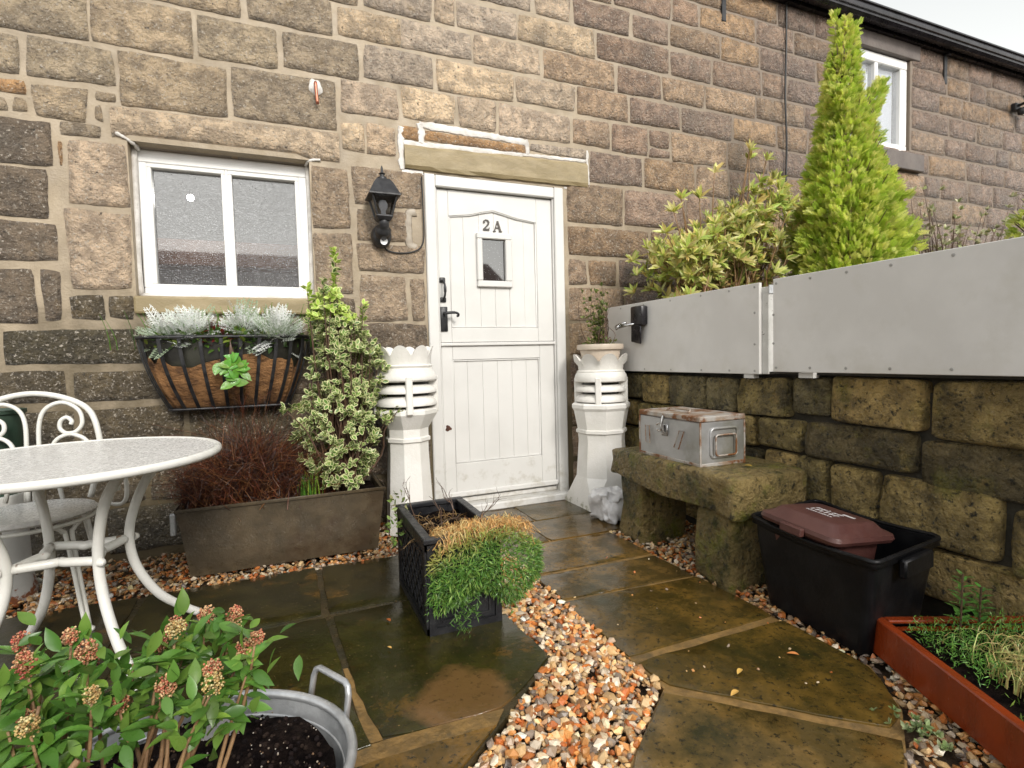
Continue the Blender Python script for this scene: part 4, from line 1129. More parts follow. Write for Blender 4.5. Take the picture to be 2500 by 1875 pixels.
# ---------------------------------------------------------------- hayrack basket under the window
bas = thing("wall_basket", "black iron hayrack wall basket with brown coir liner below window", "planter", (-1.085, -0.02, 0.74))
def bk(u, v, grow=0.0):
    """u 0..1 along the bowed front, v 0 top .. 1 bottom."""
    a = 0.385 - 0.105 * v ** 1.5 + grow; d = 0.235 - 0.15 * v ** 2.2 + grow
    t = math.pi * (1 - u); c, s = math.cos(t), math.sin(t)
    x = -1.085 + a * math.copysign(abs(c) ** 0.42, c); y = -0.015 - d * abs(s) ** 0.42
    return (x, y, 1.105 - 0.36 * v)
mb = MB()
NU, NV = 46, 9
top = lambda u: 0.33 + 0.055 * math.sin(u * 17 + 1) + 0.045 * math.sin(u * 33) + 0.03 * math.sin(u * 57)
V, F = [], []
for i in range(NU + 1):
    u = i / NU
    for k in range(NV + 1):
        v = top(u) + (1 - top(u)) * k / NV
        bulge = 0.012 * (math.sin(u * math.pi * 11) ** 2) * math.sin(math.pi * k / NV)
        p = bk(u, v, -0.012 + bulge)
        V.append((p[0], p[1] - 0.008 * fbm(p, 18, 2), p[2]))
for i in range(NU):
    for k in range(NV):
        a = i * (NV + 1) + k
        F.append((a, a + 1, a + NV + 2, a + NV + 1))
mb.add(V, F)
# bottom
b0 = len(mb.v); mb.add([(-1.085, -0.04, 0.74)], [])
mb.f += [(i * (NV + 1) + NV, b0, (i + 1) * (NV + 1) + NV) for i in range(NU)]
mb.build("coir_liner", M_COIR, bas, smooth=True)
mb = MB(); V, F = [], []
for i in range(NU + 1):
    for v in (0.03, 0.2, 0.45, 0.65): V.append(bk(i / NU, v, -0.022))
for i in range(NU):
    for k in range(3): F.append((i * 4 + k, i * 4 + k + 1, i * 4 + k + 5, i * 4 + k + 4))
mb.add(V, F); mb.build("inner_liner", M_LINER, bas, smooth=True)
mb = MB(); V = [bk(i / NU, 0.10, -0.024) for i in range(NU + 1)]; V = [(p[0], p[1], p[2] + 0.01 * fbm(p, 20, 1)) for p in V]; V.append((-1.085, -0.02, 1.075))
mb.add(V, [(i, i + 1, NU + 1) for i in range(NU)]); mb.build("soil", M_SOIL, bas)
mb = MB()
mb.tube([bk(i / NU, 0.0, 0.004) for i in range(NU + 1)], 0.0085, 8); mb.build("top_rail", M_IRON, bas, smooth=True)
mb = MB(); mb.tube([bk(i / NU, 1.0, 0.004) for i in range(NU + 1)], 0.007, 8); mb.build("bottom_rail", M_IRON, bas, smooth=True)
for u in [0.0, 0.07, 0.93, 1.0] + [1 - math.acos(math.copysign(abs(q) ** (1 / 0.42), q)) / math.pi for q in (-0.93, -0.72, -0.5, -0.27, -0.04, 0.18, 0.40, 0.60, 0.78, 0.93)]:
    mb = MB()
    o_ = [bk(u, k / 8, 0.004) for k in range(9)]
    e = 0.008
    for k in range(8):
        a, b = Vector(o_[k]), Vector(o_[k + 1])
        t = (Vector(bk(min(u + 0.01, 1), k / 8)) - Vector(bk(max(u - 0.01, 0), k / 8))).normalized() * e
        q = Vector((t.y, -t.x, 0)).normalized() * 0.003
        vs = [a - t - q, a + t - q, b + t - q, b - t - q, a - t + q, a + t + q, b + t + q, b - t + q]
        mb.add(vs, [(0, 1, 2, 3), (5, 4, 7, 6), (1, 5, 6, 2), (4, 0, 3, 7)])
    mb.build("bar", M_IRON, bas)

# ---------------------------------------------------------------- long metal trough
tr = thing("trough", "long low rusty brown metal trough on gravel against the house", "trough", (-0.85, -0.30, 0.0))
def trough_ring(z, g): return [(-1.27 - g, -0.455 - g, z), (-0.40 + g, -0.455 - g, z), (-0.40 + g, -0.115 + g, z), (-1.27 - g, -0.115 + g, z)]
mb = MB()
R0, R1, R2, R3 = trough_ring(0.0, -0.015), trough_ring(0.315, 0.022), trough_ring(0.315, 0.010), trough_ring(0.27, 0.004)
mb.add(R0 + R1 + R2 + R3, [(i, (i + 1) % 4, 4 + (i + 1) % 4, 4 + i) for i in range(4)] + [(4 + i, 4 + (i + 1) % 4, 8 + (i + 1) % 4, 8 + i) for i in range(4)] + [(8 + i, 8 + (i + 1) % 4, 12 + (i + 1) % 4, 12 + i) for i in range(4)] + [(3, 2, 1, 0)])
mb.build("body", M_TROUGH, tr)
mb = MB(); mb.tube(trough_ring(0.318, 0.026), 0.0085, 8, closed=True); mb.build("rim", M_TROUGH, tr, smooth=True)
mb = MB(); V, F = [], []
for i in range(19):
    for j in range(8):
        x, y = -1.27 + 0.87 * i / 18, -0.455 + 0.34 * j / 7; V.append((x, y, 0.285 + 0.014 * fbm((x, y, 0), 14, 5)))
for i in range(18):
    for j in range(7): F.append((i * 8 + j, (i + 1) * 8 + j, (i + 1) * 8 + j + 1, i * 8 + j + 1))
mb.add(V, F); mb.build("soil", M_SOIL, tr, smooth=True)
mb = MB(); mb.box((-1.316, -0.492, 0.215), (-1.296, -0.462, 0.312), 0.003, Matrix.Identity(4)); mb.build("corner_clip", M_ZINC, tr)

# ---------------------------------------------------------------- chimney pots
def chimney_pot(root, c, crown, bulge, slots, ledge, shaft, rib_phase, npet, sqbase=None):
    x, y, z = c
    mb = MB()
    cz, cr, nz_, nr, ph_ = crown                     # tip z, tip radius, neck z, neck radius, petal depth
    def scal(a, i):
        s = abs(math.cos(npet * a / 2 + rib_phase))
        return (1.0 + (0.06 * s if i in (2, 3) else 0), -ph_ * (1 - s ** 0.55) if i in (2, 3) else (-ph_ * 0.5 * (1 - s ** 0.55) if i in (1, 4) else 0))
    mb.lathe([(nr, nz_), (nr * 1.02, (nz_ + cz) / 2), (cr, cz), (cr - 0.014, cz - 0.004), (nr - 0.02, (nz_ + cz) / 2), (nr - 0.03, nz_ - 0.02)], 96, c, shape=scal)
    mb.build("crown", M_POT, root, auto=40)
    mb = MB()
    bz, br = bulge
    mb.lathe([(nr, nz_ + 0.002), (nr + 0.012, nz_ - 0.006), (nr + 0.006, nz_ - 0.018), (br * 0.90, bz + 0.035), (br * 0.98, bz + 0.014), (br, bz - 0.006), (br - 0.002, slots[0] + 0.006), (br - 0.012, slots[0]), (br - 0.05, slots[0] + 0.004)], 48, c)
    mb.build("collar", M_POT, root, auto=50)
    for k in range(len(slots) - 1):
        mb = MB(); t, b = slots[k] - 0.016, slots[k + 1]
        mb.lathe([(br - 0.045, t), (br - 0.030, t - 0.006), (br - 0.012, b + 0.028), (br - 0.004, b + 0.008), (br - 0.006, b), (br - 0.05, b + 0.006)], 48, c)
        mb.build("louvre", M_POT, root, auto=50)
    mb = MB(); mb.lathe([(br - 0.055, slots[0] + 0.01), (br - 0.055, ledge[0] - 0.01)], 32, c); mb.build("inner_flue", M_LINER, root, smooth=True)
    for k in range(4):
        a = rib_phase + k * math.pi / 2
        mb = MB(); mb.box((br - 0.055, -0.018, slots[-1] - 0.045), (br + 0.003, 0.018, slots[0] + 0.03), 0.005, Matrix.Translation((x, y, z)) @ Matrix.Rotation(a, 4, 'Z'))
        mb.build("rib", M_POT, root)
    lz, lr, cupz, cupr, bandz, bandr = ledge
    mb = MB()
    mb.lathe([(br - 0.06, lz + 0.030), (lr - 0.010, lz + 0.026), (lr, lz + 0.016), (lr, lz - 0.004), (lr - 0.012, lz - 0.022), (cupr, cupz), (cupr, bandz + 0.020), (bandr, bandz + 0.014), (bandr, bandz - 0.004), (cupr - 0.002, bandz - 0.012)] + shaft, 8, c, phase=R(22.5) + rib_phase * 0 )
    mb.build("octagonal_shaft", M_POT, root, auto=20)
    if sqbase:
        hb, hz = sqbase
        mb = MB()
        r8 = shaft[-1][0]
        o8 = [(x + r8 * math.cos(R(22.5 + 45 * k)), y + r8 * math.sin(R(22.5 + 45 * k)), hz) for k in range(8)]
        sq = [(x + hb, y + hb, z), (x - hb, y + hb, z), (x - hb, y - hb, z), (x + hb, y - hb, z)]
        mb.add(o8 + sq, [(0, 1, 8), (2, 3, 9), (4, 5, 10), (6, 7, 11), (1, 2, 9, 8), (3, 4, 10, 9), (5, 6, 11, 10), (7, 0, 8, 11)])
        mb.build("broached_base", M_POT, root)
lp = thing("chimney_pot", "tall white painted chimney pot left of door behind black planter", "chimney pot", (-0.195, -0.22, 0), "white chimney pots beside the door")
chimney_pot(lp, (-0.195, -0.22, 0), (1.045, 0.150, 0.940, 0.140, 0.078), (0.865, 0.176), (0.848, 0.785, 0.715), (0.672, 0.172, 0.585, 0.118, 0.520, 0.128), [(0.116, 0.45), (0.138, 0.0)], R(-96), 8)
rp = thing("chimney_pot", "white painted chimney pot on square base right of door holding a flowerpot", "chimney pot", (1.07, -0.245, 0), "white chimney pots beside the door")
chimney_pot(rp, (1.065, -0.25, 0), (0.975, 0.168, 0.870, 0.142, 0.070), (0.825, 0.168), (0.795, 0.735, 0.67), (0.635, 0.190, 0.50, 0.156, 0.475, 0.166), [(0.150, 0.42), (0.168, 0.19)], R(-128), 8, (0.185, 0.19))
fp = MB(); fp.lathe([(0.001, 0.86), (0.105, 0.86), (0.128, 0.99), (0.128, 0.998), (0.146, 1.002), (0.150, 1.018), (0.146, 1.034), (0.128, 1.036), (0.120, 1.0), (0.001, 0.985)], 40, (1.065, -0.25, 0))
fpo = fp.build("flowerpot", M_CREAMPOT, None, auto=40); tag(fpo, "cream clay flowerpot sitting in the top of the right chimney pot", "flowerpot")

# ---------------------------------------------------------------- bistro table
tab = thing("bistro_table", "round white painted iron garden table with curved tube legs", "table", (-1.46, -1.10, 0))
TX, TY, TZ, TR = -1.475, -1.11, 0.685, 0.426
mb = MB(); mb.lathe([(0.001, TZ), (TR * 0.5, TZ), (TR - 0.012, TZ), (TR - 0.012, TZ - 0.012), (0.001, TZ - 0.012)], 72, (TX, TY, 0)); mb.build("table_top", M_TABLETOP, tab)
mb = MB(); mb.tube([(TX + TR * math.cos(R(a)), TY + TR * math.sin(R(a)), TZ - 0.010) for a in range(0, 360, 5)], 0.0135, 10, closed=True); mb.build("rim", M_WIRON, tab, smooth=True)
def rot2(r, z, a): return (TX + r * math.cos(a), TY + r * math.sin(a), z)
for k in range(4):
    a = R(38 + 90 * k)
    mb = MB()
    mb.tube(spline([rot2(0.36, 0.672, a), rot2(0.315, 0.645, a), rot2(0.235, 0.57, a), rot2(0.185, 0.47, a), rot2(0.165, 0.37, a), rot2(0.185, 0.26, a), rot2(0.25, 0.14, a), rot2(0.34, 0.05, a), rot2(0.385, 0.012, a)], 6), 0.0152, 10)
    mb.build("leg", M_WIRON, tab, smooth=True)
    mb = MB(); mb.lathe([(0.001, 0.016), (0.009, 0.013), (0.014, 0.0)], 10); mb.move(Matrix.Translation(rot2(0.181, 0.372, a)) @ Matrix.Rotation(a, 4, 'Z') @ Matrix.Rotation(R(90), 4, 'Y')); mb.build("bolt", M_WIRON, tab, smooth=True)
for k in range(4):
    a0_, a1_ = R(38 + 90 * k), R(128 + 90 * k)
    mb = MB(); p0, p1 = Vector(rot2(0.152, 0.372, a0_)), Vector(rot2(0.152, 0.372, a1_))
    midp = Vector(rot2(0.075, 0.372, (a0_ + a1_) / 2))
    mb.tube(spline([p0, p0 * 0.3 + p1 * 0.1 + midp * 0.6, midp * 1.0, p1 * 0.3 + p0 * 0.1 + midp * 0.6, p1], 5), 0.0145, 9); mb.build("stretcher", M_WIRON, tab, smooth=True)
    q0 = p0 + (midp - p0).normalized() * 0.024
    mb = MB(); mb.tube([p0 * 0.6 + q0 * 0.4, q0], [0.0152, 0.0150], 9, cap=False); mb.build("rusty_joint", M_TINRUST, tab, smooth=True)

# ---------------------------------------------------------------- bistro chair
ch = thing("bistro_chair", "white scrolled iron chair tucked behind the round table", "chair", (-1.70, -0.62, 0))
bx0, by0 = -1.785, -0.475                                        # middle of the backrest foot
def cb(u, z, lean=0.10): return (bx0 + u * 0.985, by0 + (z - 0.43) * lean - u * 0.16, z)
rb = 0.0085
mb = MB()
mb.tube(spline([cb(-0.20, 0.43), cb(-0.235, 0.58), cb(-0.238, 0.68), cb(-0.205, 0.79), cb(-0.12, 0.845), cb(0, 0.868), cb(0.12, 0.845), cb(0.205, 0.79), cb(0.238, 0.68), cb(0.235, 0.58), cb(0.20, 0.43)], 7), 0.0115, 8)
mb.build("back_frame", M_WIRON, ch, smooth=True)
for s in (-1, 1):
    mb = MB()
    pts = [cb(s * 0.020, 0.43), cb(s * 0.022, 0.60), cb(s * 0.024, 0.74), cb(s * 0.05, 0.805), cb(s * 0.11, 0.828), cb(s * 0.165, 0.795), cb(s * 0.178, 0.74), cb(s * 0.155, 0.705), cb(s * 0.12, 0.70), cb(s * 0.098, 0.72), cb(s * 0.10, 0.75), cb(s * 0.122, 0.765), cb(s * 0.14, 0.75), cb(s * 0.137, 0.735)]
    mb.tube(spline(pts, 5), rb, 7); mb.build("scroll", M_WIRON, ch, smooth=True)
    mb = MB(); mb.tube(spline([cb(s * 0.06, 0.63), cb(s * 0.085, 0.675), cb(s * 0.13, 0.695), cb(s * 0.175, 0.68), cb(s * 0.20, 0.655)], 5), rb, 7); mb.build("scroll", M_WIRON, ch, smooth=True)
    mb = MB(); mb.tube([cb(s * 0.06, 0.63), cb(s * 0.10, 0.43)], rb, 7); mb.build("back_rod", M_WIRON, ch, smooth=True)
for u in (-0.03, 0.0, 0.03):
    mb = MB(); mb.tube([cb(u, 0.43), cb(u, 0.62)], 0.006, 6); mb.build("back_rod", M_WIRON, ch, smooth=True)
sx0, sy0 = -1.735, -0.69
mb = MB(); mb.lathe([(0.001, 0.438), (0.17, 0.436), (0.206, 0.432), (0.214, 0.424), (0.206, 0.416), (0.001, 0.414)], 48, (sx0, sy0, 0)); mb.build("seat", M_TABLETOP, ch, auto=60)
mb = MB(); mb.tube([(sx0 + 0.205 * math.cos(R(a)), sy0 + 0.205 * math.sin(R(a)), 0.400) for a in range(0, 360, 8)], 0.0075, 7, closed=True); mb.build("seat_ring", M_WIRON, ch, smooth=True)
for a in (-35, -140, 42, 138):
    c, s = math.cos(R(a)), math.sin(R(a))
    mb = MB()
    t1, t2 = Vector((-s, c, 0)) * 0.016, 0
    P0 = Vector((sx0 + 0.19 * c, sy0 + 0.19 * s, 0)); P1 = Vector((sx0 + 0.25 * c, sy0 + 0.25 * s, 0))
    w = Vector((-s, c, 0))
    for g in (-1, 1):
        mb.tube(spline([P0 + w * g * 0.055 + Vector((0, 0, 0.40)), P0 + w * g * 0.022 + Vector((0, 0, 0.375)), P0 * 0.9 + P1 * 0.1 + w * g * 0.011 + Vector((0, 0, 0.33)), P1 + w * g * 0.008 + Vector((0, 0, 0.01))], 6), 0.0075, 7)
    mb.lathe([(0.001, 0.0), (0.022, 0.0), (0.022, 0.008), (0.012, 0.016)], 12, (P1.x, P1.y, 0))
    mb.build("leg", M_WIRON, ch, smooth=True)
# looped arm end on the right
mb = MB(); mb.tube(spline([(-1.53, -0.55, 0.41), (-1.475, -0.57, 0.40), (-1.445, -0.59, 0.43), (-1.44, -0.60, 0.50), (-1.455, -0.60, 0.58), (-1.475, -0.58, 0.60), (-1.48, -0.57, 0.55), (-1.475, -0.57, 0.46)], 5), rb, 7); mb.build("side_loop", M_WIRON, ch, smooth=True)

# ---------------------------------------------------------------- green tub and white drainpipe pot behind the chair
gb = MB(); gb.lathe([(0.001, 0.44), (0.10, 0.44), (0.115, 0.62), (0.122, 0.78), (0.130, 0.785), (0.130, 0.80), (0.116, 0.80), (0.110, 0.77), (0.001, 0.76)], 32, (-1.985, -0.30, 0))
tag(gb.build("plant_pot", M_GREENPL, None, auto=40), "dark green pot behind the chair against the house wall", "pot")
wb = MB(); wb.lathe([(0.125, -0.02), (0.125, 0.02), (0.112, 0.10), (0.108, 0.40), (0.116, 0.43), (0.116, 0.442), (0.001, 0.441)], 32, (-1.985, -0.30, 0))
tag(wb.build("milk_churn", M_DRAIN, None, auto=40), "chipped white rusty metal cylinder on gravel behind the chair", "churn")

# ---------------------------------------------------------------- oval tin bath
bath = thing("tin_bath", "oval galvanised tin bath filled with dark soil in the foreground", "bath", (-1.03, -2.12, 0))
BX, BY, BA, BB = -1.05, -2.125, 0.325, 0.275
mb = MB(); mb.lathe([(0.001, 0.004), (0.82, 0.004), (0.86, 0.03), (1.0, 0.195), (0.985, 0.195), (0.85, 0.035), (0.001, 0.02)], 64, (BX, BY, 0), sx=BA, sy=BB); mb.build("body", M_ZINC, bath, auto=40)
mb = MB(); mb.tube([(BX + BA * math.cos(R(a)), BY + BB * math.sin(R(a)), 0.197) for a in range(0, 360, 5)], 0.0105, 9, closed=True); mb.build("rolled_rim", M_ZINC, bath, smooth=True)
mb = MB(); mb.tube([(BX + BA * 0.955 * math.cos(R(a)), BY + BB * 0.955 * math.sin(R(a)), 0.155) for a in range(0, 360, 5)], 0.004, 6, closed=True); mb.build("swage", M_ZINC, bath, smooth=True)
mb = MB(); V, F = [], []
NR, NA = 14, 56
for i in range(NR + 1):
    for k in range(NA):
        a = 2 * math.pi * k / NA; r_ = 0.90 * i / NR
        x, y = BX + BA * r_ * math.cos(a), BY + BB * r_ * math.sin(a)
        V.append((x, y, 0.166 + 0.016 * fbm((x, y, 0), 16, 8) + 0.012 * fbm((x, y, 3), 42, 2)))
for i in range(NR):
    for k in range(NA):
        k2 = (k + 1) % NA; F.append((i * NA + k, i * NA + k2, (i + 1) * NA + k2, (i + 1) * NA + k))
mb.add(V, F); mb.build("soil", M_SOIL, bath, smooth=True)
gq = np.random.default_rng(5); cq = Cloud(); nq = 1100
aq = gq.uniform(0, 2 * math.pi, nq); rq = 0.86 * np.sqrt(gq.random(nq))
pq = np.column_stack([BX + BA * rq * np.cos(aq), BY + BB * rq * np.sin(aq), np.full(nq, 0.172)]) + gq.normal(size=(nq, 3)) * np.array([0, 0, 0.004])
big = gq.random(nq) < 0.75
cq.add(ICO * (1 + gq.normal(size=ICO.shape) * 0.15), ICOF, pq[big], frames(gq.normal(size=(big.sum(), 3)), (0, 0, 1), 0.5, gq), gq.uniform(0.004, 0.013, big.sum()), pick([(0.016, 0.010, 0.009), (0.026, 0.017, 0.013), (0.010, 0.007, 0.007)], int(big.sum()), 0.2, gq))
sm = ~big
cq.add(ICO, ICOF, pq[sm] + np.array([0, 0, 0.008]), frames(gq.normal(size=(sm.sum(), 3)), (0, 0, 1), 0.5, gq), gq.uniform(0.002, 0.005, sm.sum()), pick([(0.30, 0.24, 0.18), (0.20, 0.12, 0.07), (0.45, 0.40, 0.34)], int(sm.sum()), 0.2, gq))
M_CRUMB = material("soil_crumbs", (1, 1, 1), (0.7, 0.7, 0.7), scale=40, rough=(0.7, 0.9), spec=0.1, bump=0.5, attr="Col")
cq.build("soil_crumbs", M_CRUMB, bath)["kind"] = "stuff"
for s, ang in ((1, 30), (-1, 210)):
    a = R(ang); hx, hy = BX + BA * math.cos(a), BY + BB * math.sin(a)
    tx, ty = -math.sin(a), math.cos(a)
    mb = MB()
    Pq = lambda t, z, o: (hx + tx * t + math.cos(a) * o, hy + ty * t + math.sin(a) * o, z)
    mb.tube([Pq(-0.068, 0.175, 0.006), Pq(-0.066, 0.235, 0.018), Pq(-0.060, 0.250, 0.021), Pq(-0.048, 0.256, 0.023), Pq(0.048, 0.256, 0.023), Pq(0.060, 0.250, 0.021), Pq(0.066, 0.235, 0.018), Pq(0.068, 0.175, 0.006)], 0.0072, 8)
    mb.build("handle", M_ZINC, bath, smooth=True)
sl = MB(); sl.box((-0.04, -0.005, -0.045), (0.04, 0.005, 0.045), 0.002, Matrix.Translation((-0.985, -1.95, 0.185)) @ Matrix.Rotation(R(-20), 4, 'X') @ Matrix.Rotation(R(-8), 4, 'Y'))
tag(sl.build("slate", M_SLATEBIT), "small grey slate stood upright in the tin bath soil", "slate")

# ---------------------------------------------------------------- black lead-look planter
pl = thing("square_planter", "black lattice planter with wiry stems in front of the door", "planter", (-0.26, -1.18, 0))
PX0, PX1, PY0, PY1, PH = -0.392, -0.120, -1.425, -0.93, 0.342
mb = MB()
mb.box((PX0, PY0, 0.0), (PX1, PY0 + 0.012, PH - 0.004)); mb.box((PX0, PY1 - 0.012, 0), (PX1, PY1, PH - 0.004))
mb.box((PX0, PY0 + 0.0125, 0), (PX0 + 0.012, PY1 - 0.0125, PH - 0.004)); mb.box((PX1 - 0.012, PY0 + 0.0125, 0), (PX1, PY1 - 0.0125, PH - 0.004))
mb.build("body", M_LEAD, pl)
mb = MB()
e = 0.012
for (a, b) in (((PX0 - e, PY0 - e), (PX1 + e, PY0 + 0.022)), ((PX0 - e, PY1 - 0.022), (PX1 + e, PY1 + e)), ((PX0 - e, PY0 + 0.0225), (PX0 + 0.022, PY1 - 0.0225)), ((PX1 - 0.022, PY0 + 0.0225), (PX1 + e, PY1 - 0.0225))):
    mb.box((a[0], a[1], PH - 0.016), (b[0], b[1], PH + 0.002), 0.003)
mb.build("rim", M_LEAD, pl)
def planter_face(p0, ux, width, nrm):
    """raised frame and diamond lattice on one side."""
    mb = MB()
    u = Vector(ux); nn = Vector(nrm); z = Vector((0, 0, 1)); o = Vector(p0) + nn * 0.001
    def bar(a, b, w, h):
        d = (b - a).normalized(); s = d.cross(nn).normalized() * w / 2; q = nn * h
        vs = [a - s, a + s, b + s, b - s, a - s + q, a + s + q, b + s + q, b - s + q]
        mb.add(vs, [(4, 5, 6, 7), (0, 4, 7, 3), (1, 2, 6, 5), (0, 1, 5, 4), (2, 3, 7, 6)])
    g = 0.018
    A = lambda s, t: o + u * s + z * t
    w_, h_ = width, PH - 0.02
    bar(A(0, 0.012), A(w_, 0.012), 0.024, 0.007); bar(A(0, h_ - 0.012), A(w_, h_ - 0.012), 0.024, 0.007)
    bar(A(0.012, 0.0), A(0.012, h_), 0.024, 0.0075); bar(A(w_ - 0.012, 0), A(w_ - 0.012, h_), 0.024, 0.0075)
    bar(A(0.05, 0.045), A(w_ - 0.05, 0.045), 0.007, 0.005); bar(A(0.05, h_ - 0.045), A(w_ - 0.05, h_ - 0.045), 0.007, 0.005)
    bar(A(0.046, 0.045), A(0.046, h_ - 0.045), 0.007, 0.005); bar(A(w_ - 0.046, 0.045), A(w_ - 0.046, h_ - 0.045), 0.007, 0.005)
    x0_, x1_, z0_, z1_ = 0.05, w_ - 0.05, 0.048, h_ - 0.048
    st = 0.066
    n_ = int((x1_ - x0_ + z1_ - z0_) / st) + 2
    for sgn in (1, -1):
        for k in range(n_):
            c = k * st
            pts = []
            for t in np.linspace(z0_, z1_, 60):
                s_ = x0_ + c - (t - z0_) if sgn == 1 else x1_ - c + (t - z0_)
                if x0_ <= s_ <= x1_: pts.append((s_, t))
            if len(pts) > 3: bar(A(*pts[0]), A(*pts[-1]), 0.0055, 0.0035 if sgn == 1 else 0.0042)
    return mb
o_ = planter_face((PX0, PY0, 0), (1, 0, 0), PX1 - PX0, (0, -1, 0)).build("lattice_panel", M_LEAD, pl); o_["kind"] = "stuff"
o_ = planter_face((PX0, PY1, 0), (0, -1, 0), PY1 - PY0, (-1, 0, 0)).build("lattice_panel", M_LEAD, pl); o_["kind"] = "stuff"
mb = MB(); V, F = [], []
for i in range(8):
    for j in range(13):
        x, y = PX0 + 0.01 + (PX1 - PX0 - 0.02) * i / 7, PY0 + 0.01 + (PY1 - PY0 - 0.02) * j / 12; V.append((x, y, 0.292 + 0.014 * fbm((x, y, 0), 18, 5)))
for i in range(7):
    for j in range(12): F.append((i * 13 + j, (i + 1) * 13 + j, (i + 1) * 13 + j + 1, i * 13 + j + 1))
mb.add(V, F); mb.build("soil", M_SOIL, pl, smooth=True)
mb = MB(); mb.tube([(-0.135, -1.20, 0.22), (-0.128, -1.20, 0.33), (-0.115, -1.20, 0.335), (-0.110, -1.20, 0.24)], 0.006, 6); mb.build("rail_clip", M_ZINC, pl)

# ---------------------------------------------------------------- stone bench and steel box
be = thing("stone_bench", "mossy rough stone slab bench on two block legs", "bench", (1.0, -1.18, 0))
def rock(mb, lo, hi, seed, e=0.16, amp=0.035, nu=36, nv=14, taper=None):
    def sp(c, p): return math.copysign(abs(c) ** p, c)
    V, F = [], []
    c = [(lo[i] + hi[i]) / 2 for i in range(3)]; h = [(hi[i] - lo[i]) / 2 for i in range(3)]
    for j in range(nv + 1):
        ph = -math.pi / 2 + math.pi * j / nv
        for i in range(nu):
            th = 2 * math.pi * i / nu
            d = Vector((sp(math.cos(ph), e) * sp(math.cos(th), e), sp(math.cos(ph), e) * sp(math.sin(th), e), sp(math.sin(ph), e)))
            p = Vector((c[0] + d.x * h[0], c[1] + d.y * h[1], c[2] + d.z * h[2]))
            k = amp * fbm(p, 5, seed, 4)
            q = p + Vector((d.x * k, d.y * k, d.z * k * 0.5))
            if taper: q = taper(q)
            V.append(q)
    for j in range(nv):
        for i in range(nu):
            i2 = (i + 1) % nu; F.append((j * nu + i, j * nu + i2, (j + 1) * nu + i2, (j + 1) * nu + i))
    mb.add(V, F)
mb = MB()
def slab_taper(q):
    t = (-0.72 - q.y) / 0.9
    if q.z < 0.40: q.z -= 0.05 * max(0, t) ** 2 + 0.02 * math.sin(q.y * 9)
    return q
rock(mb, (0.80, -1.63, 0.315), (1.27, -0.72, 0.458), 3, amp=0.03, nu=60, nv=16, taper=slab_taper); mb.build("slab", M_BENCH, be, smooth=True)
mb = MB(); rock(mb, (0.84, -0.985, -0.03), (1.14, -0.775, 0.34), 8, e=0.22, amp=0.04); mb.build("leg", M_BENCH, be, smooth=True)
mb = MB(); rock(mb, (0.812, -1.615, -0.03), (1.14, -1.375, 0.31), 12, e=0.2, amp=0.035); mb.build("leg", M_BENCH, be, smooth=True)

bxo = thing("steel_box", "rusty edged galvanised steel box with clasps on stone bench", "box", (0.96, -1.19, 0.46))
X0, X1, Y0, Y1, Z0, Z1 = 0.838, 1.092, -1.408, -0.975, 0.462, 0.660
mb = MB(); mb.box((X0, Y0, Z0), (X1, Y1, Z1), 0.004); mb.build("body", M_TIN, bxo)
mb = MB(); mb.box((X0 - 0.004, Y0 - 0.004, Z1 + 0.001), (X1 + 0.004, Y1 + 0.004, Z1 + 0.026), 0.004); lid_ = mb.build("lid", M_TINRUST, bxo)
mb = MB(); mb.box((X0 - 0.003, Y0 - 0.003, Z0 - 0.001), (X1 + 0.003, Y1 + 0.003, Z0 + 0.016), 0.003); mb.build("base_rim", M_TINRUST, bxo)
mb = MB()
for (x, y) in ((X0, Y0), (X0, Y1), (X1, Y0)): MB().tube([(x, y, Z0), (x, y, Z1)], 0.005, 6).build("corner_seam", M_TINRUST, bxo)
# carrying handle pressed into the end
mb = MB(); ey = Y0 - 0.002
def rr_ring(xa, xb, za, zb_, r, n=5):
    out = []
    for (cx__, cz__, a0_) in ((xb - r, zb_ - r, 0), (xa + r, zb_ - r, 90), (xa + r, za + r, 180), (xb - r, za + r, 270)):
        for k in range(n + 1):
            a = R(a0_ + 90 * k / n); out.append((cx__ + r * math.cos(a), cz__ + r * math.sin(a)))
    return out
mb.tube([(x, ey - 0.001, z) for x, z in rr_ring(X0 + 0.055, X1 - 0.045, Z0 + 0.040, Z1 - 0.030, 0.02)], 0.006, 8, closed=True); mb.build("pressed_ring", M_TIN, bxo, smooth=True)
mb = MB(); mb.tube([(x, ey - 0.012, z) for x, z in rr_ring(X0 + 0.075, X1 - 0.062, Z0 + 0.048, Z1 - 0.058, 0.012)], 0.0042, 7, closed=True); mb.build("end_handle", M_TINRUST, bxo, smooth=True)
# front clasp, loop and wire clips
fx = X0 - 0.003
mb = MB(); mb.box((fx - 0.004, -1.195, Z1 - 0.085), (fx, -1.150, Z1 - 0.030), 0.002); mb.tube([(fx - 0.006, -1.17, Z1 + 0.012), (fx - 0.014, -1.17, Z1 - 0.02), (fx - 0.010, -1.17, Z1 - 0.065)], 0.007, 8)
mb.tube(arc((fx - 0.012, -1.145, Z1 - 0.045), 0.018, 30, 330, 12, 'yz'), 0.0035, 6); mb.build("clasp", M_CHROME, bxo, auto=40)
for yy, t in ((-1.295, -0.03), (-1.045, 0.01)):
    mb = MB(); z_ = Z0 + 0.10
    mb.tube([(fx - 0.004, yy - 0.016, z_ + 0.05), (fx - 0.004, yy + 0.016, z_ + 0.05), (fx - 0.010, yy + 0.016 - t, z_ - 0.03), (fx - 0.010, yy - 0.016 - t, z_ - 0.034)], 0.0032, 6, closed=True)
    mb.build("wire_clip", M_TINRUST, bxo)
